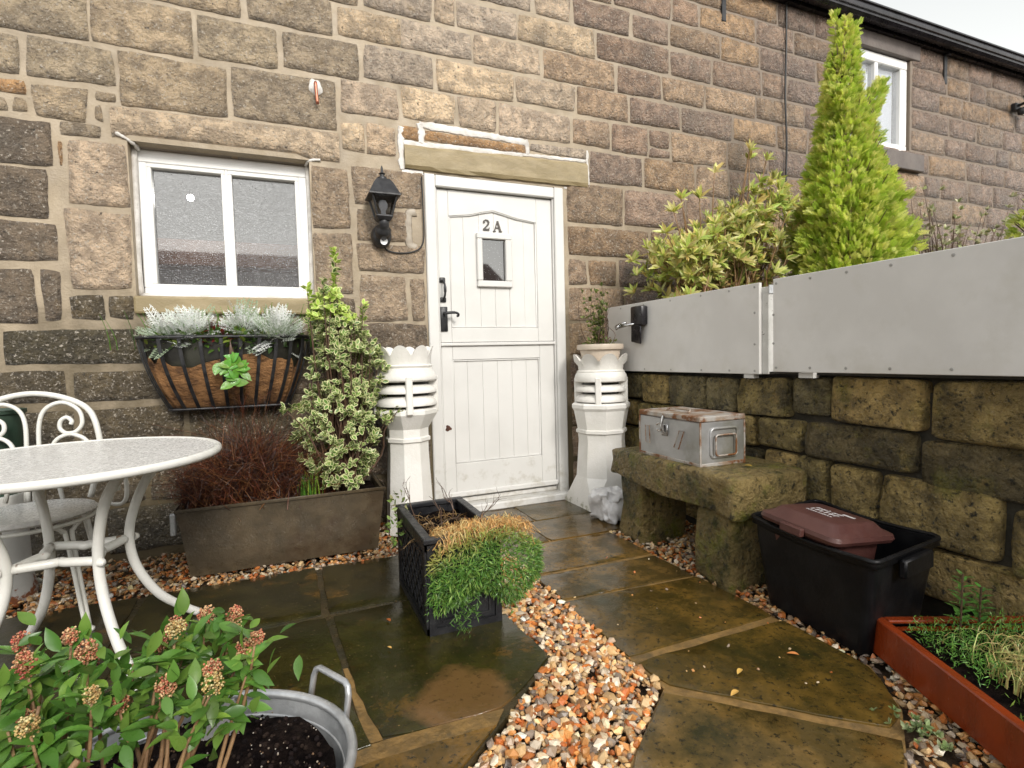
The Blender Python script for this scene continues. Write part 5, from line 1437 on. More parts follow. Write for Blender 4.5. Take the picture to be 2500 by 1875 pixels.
mb = MB(); mb.tube([(X0 + 0.06, -1.27, Z1 + 0.029), (X0 + 0.075, -1.26, Z1 + 0.040), (X0 + 0.075, -1.12, Z1 + 0.040), (X0 + 0.06, -1.11, Z1 + 0.029)], 0.0045, 7); mb.build("lid_handle", M_TINRUST, bxo, smooth=True)

# ---------------------------------------------------------------- black recycling box and brown caddy
bn = thing("recycling_box", "open black plastic recycling box beside the bench", "box", (1.0, -1.9, 0))
def ringb(s, z, dip=0.0):
    c = [(0.842, -1.675), (0.785, -2.200), (1.205, -2.150), (1.255, -1.640)]
    mx_, my_ = sum(p[0] for p in c) / 4, sum(p[1] for p in c) / 4
    c = [(mx_ + (p[0] - mx_) * s, my_ + (p[1] - my_) * s) for p in c]
    out = []
    for i in range(4):
        p0, p1, p2 = Vector(c[i - 1]), Vector(c[i]), Vector(c[(i + 1) % 4])
        a = p1 + (p0 - p1).normalized() * 0.035; b = p1 + (p2 - p1).normalized() * 0.035
        for t in (0, 0.25, 0.5, 0.75, 1):
            q = a * (1 - t) ** 2 + p1 * 2 * t * (1 - t) + b * t * t; out.append((q.x, q.y, z))
        for t in (0.2, 0.4, 0.6, 0.8):
            nx_ = Vector(c[(i + 1) % 4]); q = b * (1 - t) + (nx_ + (p1 - nx_).normalized() * 0.035) * t
            out.append((q.x, q.y, z - (dip * math.sin(math.pi * t) if i in (0, 2) else 0)))
    return out
mb = MB()
rings = [ringb(0.80, -0.01), ringb(0.82, 0.02), ringb(0.94, 0.25, 0.0), ringb(0.955, 0.315, 0.012), ringb(1.0, 0.318, 0.012), ringb(1.01, 0.300, 0.012)]
n_ = len(rings[0]); V = [p for r_ in rings for p in r_]
F = [(k * n_ + i, k * n_ + (i + 1) % n_, (k + 1) * n_ + (i + 1) % n_, (k + 1) * n_ + i) for k in range(5) for i in range(n_)] + [tuple(range(n_ - 1, -1, -1))]
mb.add(V, F); ob_ = mb.build("body", M_BLACKBIN, bn, auto=40)
md = ob_.modifiers.new("wall", 'SOLIDIFY'); md.thickness = 0.003; md.offset = 0
mb = MB(); mb.tube(ringb(1.0, 0.322, 0.012), 0.008, 7, closed=True); mb.build("rim", M_BLACKBIN, bn, smooth=True)
mb = MB(); mb.box((-0.09, -0.012, -0.03), (0.09, 0.012, 0.03), 0.006, Matrix.Translation((1.0, -2.190, 0.282)) @ Matrix.Rotation(R(7), 4, 'Z')); mb.build("grip", M_BLACKBIN, bn, auto=40)
cd = thing("food_caddy", "brown food waste caddy with white printed lid in black box", "caddy", (0.93, -1.92, 0.03))
cm = Matrix.Translation((0.945, -1.915, 0.0)) @ Matrix.Rotation(R(-92), 4, 'Z')
mb = MB(); mb.lathe([(0.001, 0.03), (0.12, 0.03), (0.165, 0.32), (0.160, 0.32), (0.001, 0.05)], 4, phase=R(45)); mb.move(cm); ob_ = mb.build("body", M_BROWN, cd)
ltm = cm @ Matrix.Translation((0, 0, 0.335)) @ Matrix.Rotation(R(-5), 4, 'X') @ Matrix.Rotation(R(3), 4, 'Y')
mb = MB()
def rrect(a, b, r, n=5): return [(x, y) for x, y in rr_ring(-a, a, -b, b, r, n)]
lay = [(0.158, 0.145, 0.03, -0.012), (0.164, 0.151, 0.034, 0.0), (0.160, 0.147, 0.032, 0.014), (0.135, 0.122, 0.03, 0.026), (0.118, 0.106, 0.03, 0.044), (0.108, 0.096, 0.028, 0.047)]
V = []
for a, b, r_, z in lay: V += [(x, y, z) for x, y in rrect(a, b, r_)]
n_ = len(rrect(0.1, 0.1, 0.02))
F = [(k * n_ + i, k * n_ + (i + 1) % n_, (k + 1) * n_ + (i + 1) % n_, (k + 1) * n_ + i) for k in range(len(lay) - 1) for i in range(n_)] + [tuple((len(lay) - 1) * n_ + i for i in range(n_)), tuple(range(n_ - 1, -1, -1))]
mb.add(V, F)
mb.box((-0.155, -0.02, 0.005), (-0.20, 0.02, 0.014), 0.0) if False else None
mb.box((-0.045, -0.168, -0.020), (0.045, -0.148, 0.010), 0.004)
mb.move(ltm); lid2 = mb.build("lid", M_BROWN, cd, auto=35)
mb = MB()
rr_ = random.Random(4)
for row, (yy, n1, w_, step) in enumerate(((0.016, 5, 0.020, 0.021), (-0.012, 6, 0.020, 0.018), (-0.034, 11, 0.008, 0.0095))):
    x = -0.055
    for k in range(n1):
        hh = w_ * rr_.uniform(0.75, 1.1); wd = 0.0042 if row < 2 else 0.0024
        mb.box((x, yy, 0.0475), (x + wd, yy + hh, 0.0482))
        if rr_.random() < 0.7: mb.box((x + wd + 0.0001, yy + hh - wd, 0.0475), (x + step * 0.72, yy + hh, 0.0482))
        if rr_.random() < 0.5: mb.box((x + wd + 0.0001, yy + hh * 0.4, 0.0475), (x + step * 0.6, yy + hh * 0.4 + wd * 0.8, 0.0482))
        x += step
mb.box((0.03, 0.040, 0.0475), (0.075, 0.052, 0.0482))
mb.move(ltm); o_ = mb.build("lid_print", M_PRINT, cd); o_["kind"] = "stuff"

# ---------------------------------------------------------------- red planter box
rd = thing("red_planter", "red-brown stained timber planter of green plants, lower right corner", "planter", (1.15, -2.6, 0))
RO = Matrix.Translation((0.868, -2.140, 0.0)) @ Matrix.Rotation(R(-25), 4, 'Z')      # x: right, -y: towards camera
RLx, RLy, RH = 0.80, 0.95, 0.118
t_ = 0.030
def board(lo, hi): return MB().box(lo, hi, 0.0035, RO).build("side_board", M_RED, rd)
board((0, -RLy, 0), (t_, 0, RH)); board((t_ + 0.0006, -t_, 0), (RLx - t_ - 0.0006, 0, RH - 0.0008)); board((RLx - t_, -RLy, 0), (RLx, 0, RH)); board((t_ + 0.0006, -RLy, 0), (RLx - t_ - 0.0006, -RLy + t_, RH - 0.0008))
mb = MB(); mb.tube([RO @ Vector(p) for p in ((t_ + .004, -RLy + t_ + .004, RH - .012), (t_ + .004, -t_ - .004, RH - .012), (RLx - t_ - .004, -t_ - .004, RH - .012), (RLx - t_ - .004, -RLy + t_ + .004, RH - .012))], 0.005, 6, closed=True); mb.build("liner_edge", M_GUTTER, rd, smooth=True)
mb = MB(); V, F = [], []
for i in range(15):
    for j in range(17):
        p = RO @ Vector((t_ + (RLx - 2 * t_) * i / 14, -t_ - (RLy - 2 * t_) * j / 16, 0)); V.append((p.x, p.y, 0.085 + 0.010 * fbm(p, 14, 5)))
for i in range(14):
    for j in range(16): F.append((i * 17 + j, i * 17 + j + 1, (i + 1) * 17 + j + 1, (i + 1) * 17 + j))
mb.add(V, F); mb.build("soil", M_SOIL, rd, smooth=True)

# ---------------------------------------------------------------- grey boards on the retaining wall
def grey_panel(name, label, x, y0, y1, z0, z1, screws):
    r_ = thing(name, label, "board", (x, (y0 + y1) / 2, z0), "grey boards on the retaining wall")
    mb = MB(); mb.box((x, y1, z0), (x + 0.018, y0, z1), 0.002); mb.build("sheet", M_GREY, r_)
    for yy, zz in screws:
        mb = MB(); mb.lathe([(0.0005, -0.0025), (0.0055, -0.002), (0.006, 0.0)], 8); mb.move(Matrix.Translation((x, yy, zz)) @ Matrix.Rotation(R(90), 4, 'Y')); mb.build("screw", M_SCREW, r_)
    return r_
grey_panel("grey_board", "shorter grey painted board carrying the black key safe", 1.262, -0.035, -1.337, 0.856, 1.290, [(y, z) for y in (-0.2, -0.45, -0.7, -0.95, -1.15, -1.31) for z in (0.872, 1.272)] + [(-1.31, 1.0), (-1.31, 1.15)])
grey_panel("grey_board", "longer grey painted board running out of frame on the right", 1.243, -1.432, -4.6, 0.870, 1.292, [(y, z) for y in (-1.45, -1.62, -1.78, -1.95, -2.15, -2.4, -2.7) for z in (0.890, 1.270)] + [(-1.435, 1.0), (-1.435, 1.13)])
po = thing("timber_post", "peeling white timber post in gap between grey boards", "post", (1.33, -1.35, 0.85))
mb = MB(); mb.box((1.281, -1.375, 0.856), (1.345, -1.320, 1.268), 0.003); mb.box((1.3455, -1.368, 0.870), (1.42, -1.320, 1.255), 0.003); mb.build("timber", M_PEEL, po)
mb = MB(); mb.box((1.279, -1.380, 1.235), (1.43, -1.376, 1.275), 0.001); mb.build("metal_strap", M_ZINC, po)
for a_, b_ in (((1.266, -1.30, 0.836), (1.30, -1.24, 0.855)), ((1.262, -1.62, 0.845), (1.30, -1.55, 0.868))): MB().box(a_, b_).build("packer", M_PEEL, po)
btn = MB(); btn.box((1.286, -4.6, 0.858), (1.36, -0.03, 0.868)); tag(btn.build("timber_bearer", M_CORE), "dark timber bearer under the grey boards on the wall", "timber")
# key safe
ks = thing("key_safe", "black wall key safe with open flap on the shorter grey board", "key safe", (1.24, -0.43, 1.05))
mb = MB(); mb.box((1.212, -0.492, 1.145), (1.2615, -0.372, 1.266), 0.012, seg=2); mb.build("body", M_GUTTER, ks, auto=40)
mb = MB(); mb.box((-0.006, -0.05, -0.115), (0.006, 0.05, 0.0), 0.005, Matrix.Translation((1.222, -0.425, 1.150)) @ Matrix.Rotation(R(-6), 4, 'Y') @ Matrix.Rotation(R(10), 4, 'X')); mb.build("flap", M_GUTTER, ks, auto=40)
mb = MB(); mb.tube([(1.215, -0.41, 1.155), (1.19, -0.36, 1.150), (1.165, -0.31, 1.140)], 0.009, 8); mb.tube([(1.19, -0.36, 1.166), (1.165, -0.31, 1.156)], 0.008, 8)
mb.tube(arc((1.160, -0.300, 1.140), 0.014, 0, 360, 12, 'yz'), 0.004, 6); mb.build("shackle", M_CHROME, ks, smooth=True)

# ---------------------------------------------------------------- crumpled bag by the right chimney pot
bag = thing("fabric_bag", "crumpled grey white woven bag at foot of right chimney pot", "bag", (0.92, -0.56, 0))
mb = MB(); rock(mb, (0.80, -0.70, -0.005), (1.045, -0.46, 0.175), 21, e=0.5, amp=0.07, nu=64, nv=28)
mb.v = [(p[0] + 0.014 * fbm(p, 22, 3), p[1] + 0.020 * fbm(p, 20, 7), max(0.001, p[2] + 0.022 * fbm(p, 21, 5) + 0.02 * (p[0] - 0.93))) for p in mb.v]
mb.build("body", M_BAG, bag, smooth=True)
mb = MB(); mb.tube(spline([(1.0, -0.60, 0.15), (1.015, -0.64, 0.11), (1.02, -0.665, 0.06), (1.03, -0.655, 0.03)], 5), 0.008, 6); mb.build("strap", material("grey_strap", (0.13, 0.13, 0.12), bump=0.2), bag, smooth=True)
# ================================================================ plants
M_LEAF = material("leaf", (1, 1, 1), (0.82, 0.88, 0.8), scale=20, rough=(0.22, 0.45), bump=0.15, bscale=60, bdist=0.003, attr="Col", transl=0.35)
M_LEAFV = material("variegated_leaf", (1, 1, 1), (0.85, 0.9, 0.85), scale=20, rough=(0.25, 0.45), bump=0.1, attr="Col", transl=0.2)
M_CONIFER = material("golden_conifer", (1, 1, 1), (0.8, 0.86, 0.8), scale=14, rough=(0.4, 0.6), bump=0, attr="Col", transl=0.5)
M_DRY = material("dry_stalk", (1, 1, 1), (0.8, 0.78, 0.75), scale=20, rough=(0.35, 0.6), bump=0, attr="Col", transl=0.1)
M_SILVER = material("silver_leaf", (1, 1, 1), (0.9, 0.92, 0.92), scale=20, rough=(0.5, 0.7), bump=0, attr="Col", transl=0.15)
M_BARK = material("brown_bark", (0.30, 0.18, 0.085), (0.20, 0.11, 0.055), (0.38, 0.25, 0.12), scale=18, rough=(0.4, 0.6), bump=0.5, bscale=60)
M_TWIG = material("dark_twig", (0.11, 0.06, 0.035), (0.07, 0.04, 0.025), scale=18, rough=(0.4, 0.6), bump=0.2)
UP = (0, 0, 1)

def leafball(cl, T, F, centre, rad, n, size, cols, amt=0.2, out=0.8, upb=0.3, g=rng, shell=0.5, tcol=None, lowz=None):
    d = unit(g.normal(size=(n, 3)))
    r = g.uniform(shell, 1, n) ** 0.6
    pos = np.asarray(centre) + d * r[:, None] * np.asarray(rad)
    if lowz is not None: pos[:, 2] = np.maximum(pos[:, 2], lowz)
    ax = d * out + g.normal(size=(n, 3)) * 0.5 + np.array([0, 0, upb])
    cl.add(T, F, pos, frames(ax, UP, 0.5, g), g.uniform(size[0], size[1], n), pick(cols, n, amt, g), tcol)

# ---------------------------------------------------------------- golden conifer in the raised bed
def conifer(root, profile, y, lobes, nspray, seed, cols, frame_tip=None):
    """profile: (z, x_left, x_right) outline at its plane y; round in plan."""
    g = np.random.default_rng(seed)
    pz = np.array([p[0] for p in profile]); pl_ = np.array([p[1] for p in profile]); pr_ = np.array([p[2] for p in profile])
    # spray template: a flat fan of narrow scale twigs
    T, F = [], []
    def blade(a, b, w):
        a, b = Vector(a), Vector(b); d = (b - a).normalized(); s = Vector((-d.y, d.x, 0)) * w
        o = len(T); m_ = a.lerp(b, 0.55)
        T.extend([tuple(a), tuple(m_ + s), tuple(b), tuple(m_ - s)]); F.append((o, o + 1, o + 2, o + 3))
    blade((0, 0, 0), (0, 1, 0.06), 0.032)
    for k, yy in enumerate((0.08, 0.22, 0.36, 0.50, 0.64, 0.78)):
        L_ = 0.52 * (1 - 0.6 * yy)
        for s in (-1, 1):
            tip = (s * L_ * 0.66, yy + L_ * 0.80, 0.10 * s + 0.03)
            blade((0, yy, 0.02), tip, 0.036)
            for q in (0.35, 0.65):
                m_ = (s * L_ * 0.66 * q, yy + L_ * 0.8 * q, 0.03)
                blade(m_, (m_[0] + s * L_ * 0.32, m_[1] + L_ * 0.06, 0.07), 0.036)
                blade(m_, (m_[0] + s * L_ * 0.04, m_[1] + L_ * 0.34, 0.0), 0.036)
    T = np.array(T)
    cl = Cloud()
    zmin, zmax = pz.min(), pz.max()
    P_, D_, C_ = [], [], []
    widths = pr_ - pl_
    zz = np.linspace(zmin, zmax, 400); ww = np.interp(zz, pz, widths)
    cdf = np.cumsum(ww + 0.03); cdf /= cdf[-1]
    for i in range(nspray):
        z = np.interp(g.random(), cdf, zz)
        hw = np.interp(z, pz, widths) / 2; cx = np.interp(z, pz, (pl_ + pr_) / 2)
        a = g.uniform(0, 2 * math.pi)
        bumpy = 0.86 + 0.22 * fbm((math.cos(a) * 1.2, math.sin(a) * 1.2, z * 2.2), 2.2, seed, 3)
        r = hw * bumpy * math.sqrt(g.uniform(0.35, 1.0))
        depth = 0.9 if hw > 0.1 else 1
        P_.append((cx + r * math.cos(a), y + r * depth * math.sin(a), z - 0.05))
        D_.append((math.cos(a) * 0.9, math.sin(a) * 0.9, 0.45 + g.uniform(-0.35, 0.6)))
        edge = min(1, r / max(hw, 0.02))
        c = np.array(cols[g.integers(0, len(cols))]) * (0.85 + 0.25 * edge) * g.uniform(0.85, 1.2)  # inner sprays tinted darker: crown shade put into the colour
        C_.append(c)
    for (p0, p1, rad, m_) in lobes:
        for i in range(m_):
            t = g.random(); c = np.array(p0) * (1 - t) + np.array(p1) * t; a = g.normal(size=3); a /= np.linalg.norm(a)
            r = rad * (1 - 0.72 * t) * g.uniform(0.3, 1) ** 0.5
            P_.append(tuple(c + a * r)); dd = a * 0.7 + (np.array(p1) - np.array(p0)) / np.linalg.norm(np.array(p1) - np.array(p0)) * 0.9; D_.append(tuple(dd))
            C_.append(np.array(cols[g.integers(0, len(cols))]) * g.uniform(0.85, 1.25))
    P_, D_, C_ = np.array(P_), np.array(D_) + g.normal(size=(len(D_), 3)) * 0.22, np.clip(np.array(C_), 0.01, 0.9)
    hw = np.interp(P_[:, 2], pz, widths) / 2
    size = np.clip(0.040 + hw * 0.06, 0.045, 0.078) * g.uniform(0.75, 1.25, len(P_))
    side = D_ * np.array([1, 1, 0]) * 0.4 + np.array([0, -0.55, 0.45]) + g.normal(size=D_.shape) * 0.5
    cl.add(T, F, P_, frames(D_, side, 0.3, g), size, C_)
    cl.build("foliage", M_CONIFER, root)
    mb = MB()
    cxs = lambda z: float(np.interp(z, pz, (pl_ + pr_) / 2))
    zs = np.linspace(0.85, zmax - 0.05, 10)
    mb.tube([(cxs(max(z, zmin)), y, z) for z in zs], [0.05 * (1 - (z - 0.85) / (zmax - 0.8)) + 0.006 for z in zs], 8)
    mb.build("trunk", M_BARK, root, smooth=True)
    # dense shaded inner twigs so that the crown is not hollow
    mb = MB(); rr = random.Random(seed)
    for i in range(90):
        z = rr.uniform(zmin, zmax - 0.4); a = rr.uniform(0, 6.28); L_ = float(np.interp(z + 0.12, pz, widths)) * 0.42
        mb.tube([(cxs(z), y, z), (cxs(z) + L_ * 0.6 * math.cos(a), y + L_ * 0.6 * math.sin(a), z + 0.06), (cxs(z) + L_ * math.cos(a), y + L_ * math.sin(a), z + 0.2)], [0.010, 0.006, 0.002], 5)
    o = mb.build("branches", M_TWIG, root); o["kind"] = "stuff"
GOLD = [(0.64, 0.73, 0.13), (0.72, 0.77, 0.17), (0.54, 0.66, 0.10), (0.78, 0.78, 0.23), (0.40, 0.53, 0.07), (0.82, 0.77, 0.25)]
con = thing("golden_conifer", "tall bright lime green conifer behind the grey boards", "conifer tree", (2.65, -0.8, 0.92))
conifer(con, [(0.95, 2.40, 2.90), (1.15, 2.28, 2.92), (1.42, 2.25, 3.00), (1.70, 2.26, 3.03), (1.92, 2.29, 2.97), (2.08, 2.35, 2.90), (2.24, 2.39, 2.82), (2.42, 2.43, 2.78), (2.58, 2.44, 2.70), (2.72, 2.47, 2.67), (2.86, 2.51, 2.67), (2.98, 2.54, 2.65), (3.06, 2.57, 2.64), (3.13, 2.595, 2.61)],
        -0.8, [((2.68, -0.8, 2.35), (2.88, -0.85, 2.70), 0.10, 420), ((2.5, -0.85, 2.45), (2.40, -0.9, 2.56), 0.07, 160), ((2.57, -.8, 2.95), (2.50, -.8, 3.10), .05, 40), ((2.64, -.8, 2.95), (2.72, -.8, 3.08), .05, 40)], 13000, 5, GOLD)
con2 = thing("golden_conifer", "sliver of second lime conifer at right edge above the longer board", "conifer tree", (5.1, -0.9, 0.92))
conifer(con2, [(1.0, 4.6, 5.5), (1.5, 4.55, 5.55), (1.9, 4.62, 5.4), (2.2, 4.8, 5.3), (2.45, 4.95, 5.15)], -0.9, [], 2200, 6, GOLD)

# ---------------------------------------------------------------- rhododendron-like shrub with leaf rosettes
def branchy(root, base, tips, r0=0.014, seed=1, name="branches", mat=M_BARK, sag=0.12):
    mb = MB(); rr = random.Random(seed)
    for t in tips:
        b = Vector(base) + Vector((rr.uniform(-.06, .06), rr.uniform(-.06, .06), 0)); t = Vector(t)
        m1 = b.lerp(t, 0.4) + Vector((rr.uniform(-.05, .05), rr.uniform(-.05, .05), -sag * (t - b).length * 0.4 + rr.uniform(-.03, .03)))
        m2 = b.lerp(t, 0.75) + Vector((rr.uniform(-.03, .03), rr.uniform(-.03, .03), -sag * (t - b).length * 0.25))
        mb.tube(spline([b, m1, m2, t], 3), [r0, r0 * .9, r0 * .8, r0 * .7, r0 * .62, r0 * .55, r0 * .45, r0 * .38, r0 * .3, r0 * .25], 5)
    o = mb.build(name, mat, root, smooth=True); o["kind"] = "stuff"
    return o
def rosettes(cl, pts, dirs, nleaf, L_, T, F, cols, g, spread=1.0):
    pts, dirs = np.asarray(pts, float), unit(np.asarray(dirs, float))
    for p, d in zip(pts, dirs):
        n_ = int(nleaf * g.uniform(0.7, 1.3))
        s = unit(np.cross(d, g.normal(size=3))[None])[0]; w = np.cross(d, s)
        a = g.uniform(0, 2 * math.pi, n_); op = g.uniform(0.35, 1.15, n_) * spread
        ax = d[None] * np.cos(op)[:, None] + (s[None] * np.cos(a)[:, None] + w[None] * np.sin(a)[:, None]) * np.sin(op)[:, None]
        cl.add(T, F, np.repeat(p[None], n_, 0), frames(ax, d, 0.15, g), L_ * g.uniform(0.7, 1.2, n_), pick(cols, n_, 0.18, g))
g = np.random.default_rng(21)
sh = thing("evergreen_shrub", "spreading yellow green shrub with leaf rosettes behind the shorter board", "shrub", (1.85, -0.45, 0.92))
LT, LF = leaf_template(0.30, 0.12, 0.15, 3)
cl = Cloud(); tips, dirs = [], []
for i in range(400):
    # a fan that leans left and rises to the right
    t = g.uniform(0, 1) ** 1.0; a = g.uniform(-1, 1)
    x = 1.36 + 1.04 * t; top_ = 1.62 + 0.62 * t ** 1.3 if t < 0.85 else 2.15 - 0.3 * (t - 0.85) / 0.15
    z = 1.25 + (top_ - 1.25) * math.sqrt(g.random()) * g.uniform(0.85, 1.06)
    y_ = -0.45 + a * 0.27
    tips.append((x, y_, z)); dirs.append((x - 1.95 + g.normal() * 0.4, y_ + 0.45 + g.normal() * 0.4 - 0.75, 0.55))
for p in ((2.09, -0.5, 2.30), (2.13, -0.45, 2.26), (2.24, -0.5, 2.25), (2.30, -0.5, 2.13), (1.79, -0.5, 2.12), (1.62, -0.55, 1.93), (1.42, -0.55, 1.83), (1.36, -.55, 1.70), (1.52, -.5, 1.93)):
    tips.append(p); dirs.append((p[0] - 1.95, -0.6, 0.7))
tips = np.array(tips)
SHC = [(0.62, 0.62, 0.17), (0.54, 0.60, 0.15), (0.72, 0.64, 0.26), (0.42, 0.52, 0.12), (0.70, 0.54, 0.20), (0.78, 0.72, 0.34)]
rosettes(cl, tips, dirs, 13, 0.078, LT, LF, SHC, g)
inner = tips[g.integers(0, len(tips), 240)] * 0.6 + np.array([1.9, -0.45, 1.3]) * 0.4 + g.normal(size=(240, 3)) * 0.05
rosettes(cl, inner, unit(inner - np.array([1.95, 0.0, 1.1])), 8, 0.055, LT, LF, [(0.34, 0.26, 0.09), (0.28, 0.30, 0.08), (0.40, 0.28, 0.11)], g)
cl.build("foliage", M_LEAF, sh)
branchy(sh, (1.95, -0.42, 0.95), [tuple(p) for p in tips[g.integers(0, len(tips), 110)]] + [tuple(p) for p in tips[-9:]], 0.011, 4, mat=M_BARK)
# bare orange stems at the left of the bed
os_ = thing("stemmy_plant", "clump of bare orange brown stems behind the shorter board", "plant", (1.55, -0.75, 0.92))
cl = Cloud(); n_ = 70
b_ = np.column_stack([g.uniform(1.38, 1.85, n_), g.uniform(-0.95, -0.45, n_), np.full(n_, 1.05)])
e_ = b_ + np.column_stack([g.normal(0, 0.06, n_), g.normal(0, 0.05, n_), g.uniform(0.15, 0.38, n_)])
paths = np.stack([b_ * (1 - t) + e_ * t + np.array([0, 0, 0.02 * t]) for t in (0, .33, .66, 1)], 1)
cl.strands(paths, 0.005, pick([(0.36, 0.17, 0.07), (0.28, 0.13, 0.06)], n_)); cl.build("stems", M_DRY, os_)

# airy pale-leaved twiggy shrub at the right
tw = thing("twiggy_shrub", "low twiggy pale leaved shrub behind the longer board near right edge", "shrub", (3.9, -0.7, 0.92))
cl = Cloud(); tp_ = []
for i in range(150):
    x = g.uniform(3.3, 4.7); y_ = g.uniform(-0.95, -0.5); z = 1.48 + g.uniform(0.1, 0.62) * (0.75 + 0.35 * math.sin(x * 9.0))
    tp_.append((x, y_, z))
SMT, SMF = leaf_template(0.5, 0.1, 0.1, 3)
rosettes(cl, tp_, [(g.normal() * .5, g.normal() * .5 - .3, 1) for _ in tp_], 8, 0.040, SMT, SMF, [(0.58, 0.57, 0.34), (0.46, 0.50, 0.24), (0.64, 0.60, 0.40), (0.36, 0.31, 0.16)], g)
cl.build("foliage", M_LEAF, tw)
branchy(tw, (3.95, -0.7, 0.95), tp_[:90], 0.008, 7, mat=M_TWIG)

# ---------------------------------------------------------------- variegated shrub in the trough
g = np.random.default_rng(31)
eu = thing("variegated_shrub", "upright variegated cream and green leaved shrub in the metal trough", "shrub", (-0.55, -0.30, 0.29))
VT, VF = [], []
# leaf: inner green ellipse inside a cream margin
ring_o = [(0.0, 0.0), (-0.20, 0.22), (-0.27, 0.5), (-0.18, 0.82), (0.0, 1.0), (0.18, 0.82), (0.27, 0.5), (0.20, 0.22)]
for x, yv in ring_o: VT.append((x, yv, 0.10 * abs(x) * 2 - 0.08 * yv * yv))
for x, yv in ring_o: VT.append((x * 0.66, 0.5 + (yv - 0.5) * 0.76, 0.10 * abs(x) * 1.3 - 0.08 * yv * yv + 0.004))
for x, yv in ring_o: VT.append((x * 0.58, 0.5 + (yv - 0.5) * 0.68, 0.10 * abs(x) * 1.1 - 0.08 * yv * yv + 0.005))
VF = [(i, (i + 1) % 8, 8 + (i + 1) % 8, 8 + i) for i in range(8)] + [(8 + i, 8 + (i + 1) % 8, 16 + (i + 1) % 8, 16 + i) for i in range(8)] + [(16, 17, 18, 19), (16, 19, 20, 23), (20, 21, 22, 23)]
VT = np.array(VT); vw = np.array([1.0] * 8 + [0.8] * 8 + [0.0] * 8)
cl = Cloud(); P_, D_, K_ = [], [], []
prof = [(0.33, -0.72, -0.42), (0.45, -0.78, -0.33), (0.62, -0.80, -0.31), (0.80, -0.76, -0.31), (0.95, -0.72, -0.30), (1.05, -0.70, -0.33), (1.15, -0.70, -0.40), (1.25, -0.70, -0.50), (1.34, -0.67, -0.52)]
pz_ = [p[0] for p in prof]
for i in range(620):
    z = g.uniform(0.33, 1.33); xa, xb = np.interp(z, pz_, [p[1] for p in prof]), np.interp(z, pz_, [p[2] for p in prof])
    mid_, hw = (xa + xb) / 2, (xb - xa) / 2
    a = g.uniform(0, 2 * math.pi); r = math.sqrt(g.uniform(0.15, 1)) * (0.85 + 0.3 * fbm((math.cos(a), math.sin(a), z * 4), 2.0, 3))
    P_.append((mid_ + hw * r * math.cos(a), -0.29 + 0.19 * r * math.sin(a), z)); D_.append((math.cos(a) * .8, math.sin(a) * .8 - .25, .7))
sprigs = [((-0.57, -0.30, 1.25), (-0.555, -0.33, 1.53), 9), ((-0.46, -0.32, 1.05), (-0.43, -0.36, 1.26), 7), ((-0.66, -0.32, 1.2), (-0.70, -0.36, 1.34), 4), ((-0.70, -.33, .75), (-.83, -.40, .74), 4), ((-.35, -.33, .65), (-.27, -.36, .70), 3), ((-.58, -.3, 1.2), (-.62, -.34, 1.38), 4)]
for a, b, m_ in sprigs:
    for t in np.linspace(0.1, 1, m_):
        P_.append(tuple(np.array(a) * (1 - t) + np.array(b) * t)); D_.append((0.1, -0.1, 1))
P_, D_ = np.array(P_), unit(np.array(D_) + g.normal(size=(len(D_), 3)) * .25)
for p, d in zip(P_, D_):
    n_ = g.integers(8, 13); s = unit(np.cross(d, g.normal(size=3))[None])[0]; w = np.cross(d, s)
    a = g.uniform(0, 2 * math.pi, n_); op = g.uniform(0.4, 1.35, n_); off = g.uniform(-0.03, 0.012, n_)
    ax = d[None] * np.cos(op)[:, None] + (s[None] * np.cos(a)[:, None] + w[None] * np.sin(a)[:, None]) * np.sin(op)[:, None]
    young = p[2] > 1.18 and g.random() < 0.65
    cols = [(0.30, 0.47, 0.06), (0.38, 0.54, 0.08)] if young else [(0.13, 0.24, 0.045), (0.18, 0.30, 0.055), (0.10, 0.19, 0.04)]
    marg = (0.68, 0.74, 0.24) if young else (0.76, 0.74, 0.40)
    cl.add(VT, VF, p[None] + d[None] * off[:, None], frames(ax, d, 0.2, g), 0.037 * g.uniform(0.7, 1.15, n_), pick(cols, n_, 0.15, g), (vw, marg))
cl.build("foliage", M_LEAFV, eu)
branchy(eu, (-0.55, -0.28, 0.29), [tuple(p) for p in P_[::5]] + [s_[1] for s_ in sprigs], 0.008, 3, mat=M_TWIG, sag=0.0)

# ---------------------------------------------------------------- wiry red-brown grass in the trough
g = np.random.default_rng(41)
hb = thing("red_sedge", "wiry dark red brown tangled grass filling the metal trough", "grass plant", (-1.0, -0.30, 0.29))
cl = Cloud(); n_ = 7000
b_ = np.column_stack([g.normal(-0.98, 0.17, n_).clip(-1.25, -0.62), g.normal(-0.28, 0.06, n_), np.full(n_, 0.285)])
ang = g.uniform(0, 2 * math.pi, n_); L_ = (g.uniform(0.08, 0.40, n_) + 0.22 * (g.random(n_) < 0.10)) * (1 - 0.5 * np.abs(b_[:, 0] + 0.98) / 0.3)
out_ = np.column_stack([np.cos(ang), np.sin(ang) * 0.7 - 0.15, np.zeros(n_)])
droop = g.uniform(0.2, 1.0, n_)
paths = []
for t in np.linspace(0, 1, 6):
    paths.append(b_ + out_ * (L_ * (0.25 * t + 0.75 * t * t) * droop)[:, None] + np.array([0, 0, 1.0]) * (L_ * (1.25 * t - 0.75 * t * t * droop))[:, None] + g.normal(size=(n_, 3)) * 0.022)
cl.strands(np.stack(paths, 1), 0.0016, pick([(0.075, 0.018, 0.008), (0.04, 0.012, 0.007), (0.15, 0.036, 0.011), (0.03, 0.013, 0.009), (0.20, 0.085, 0.03)], n_))
o_ = cl.build("strands", M_DRY, hb)
n_ = 60
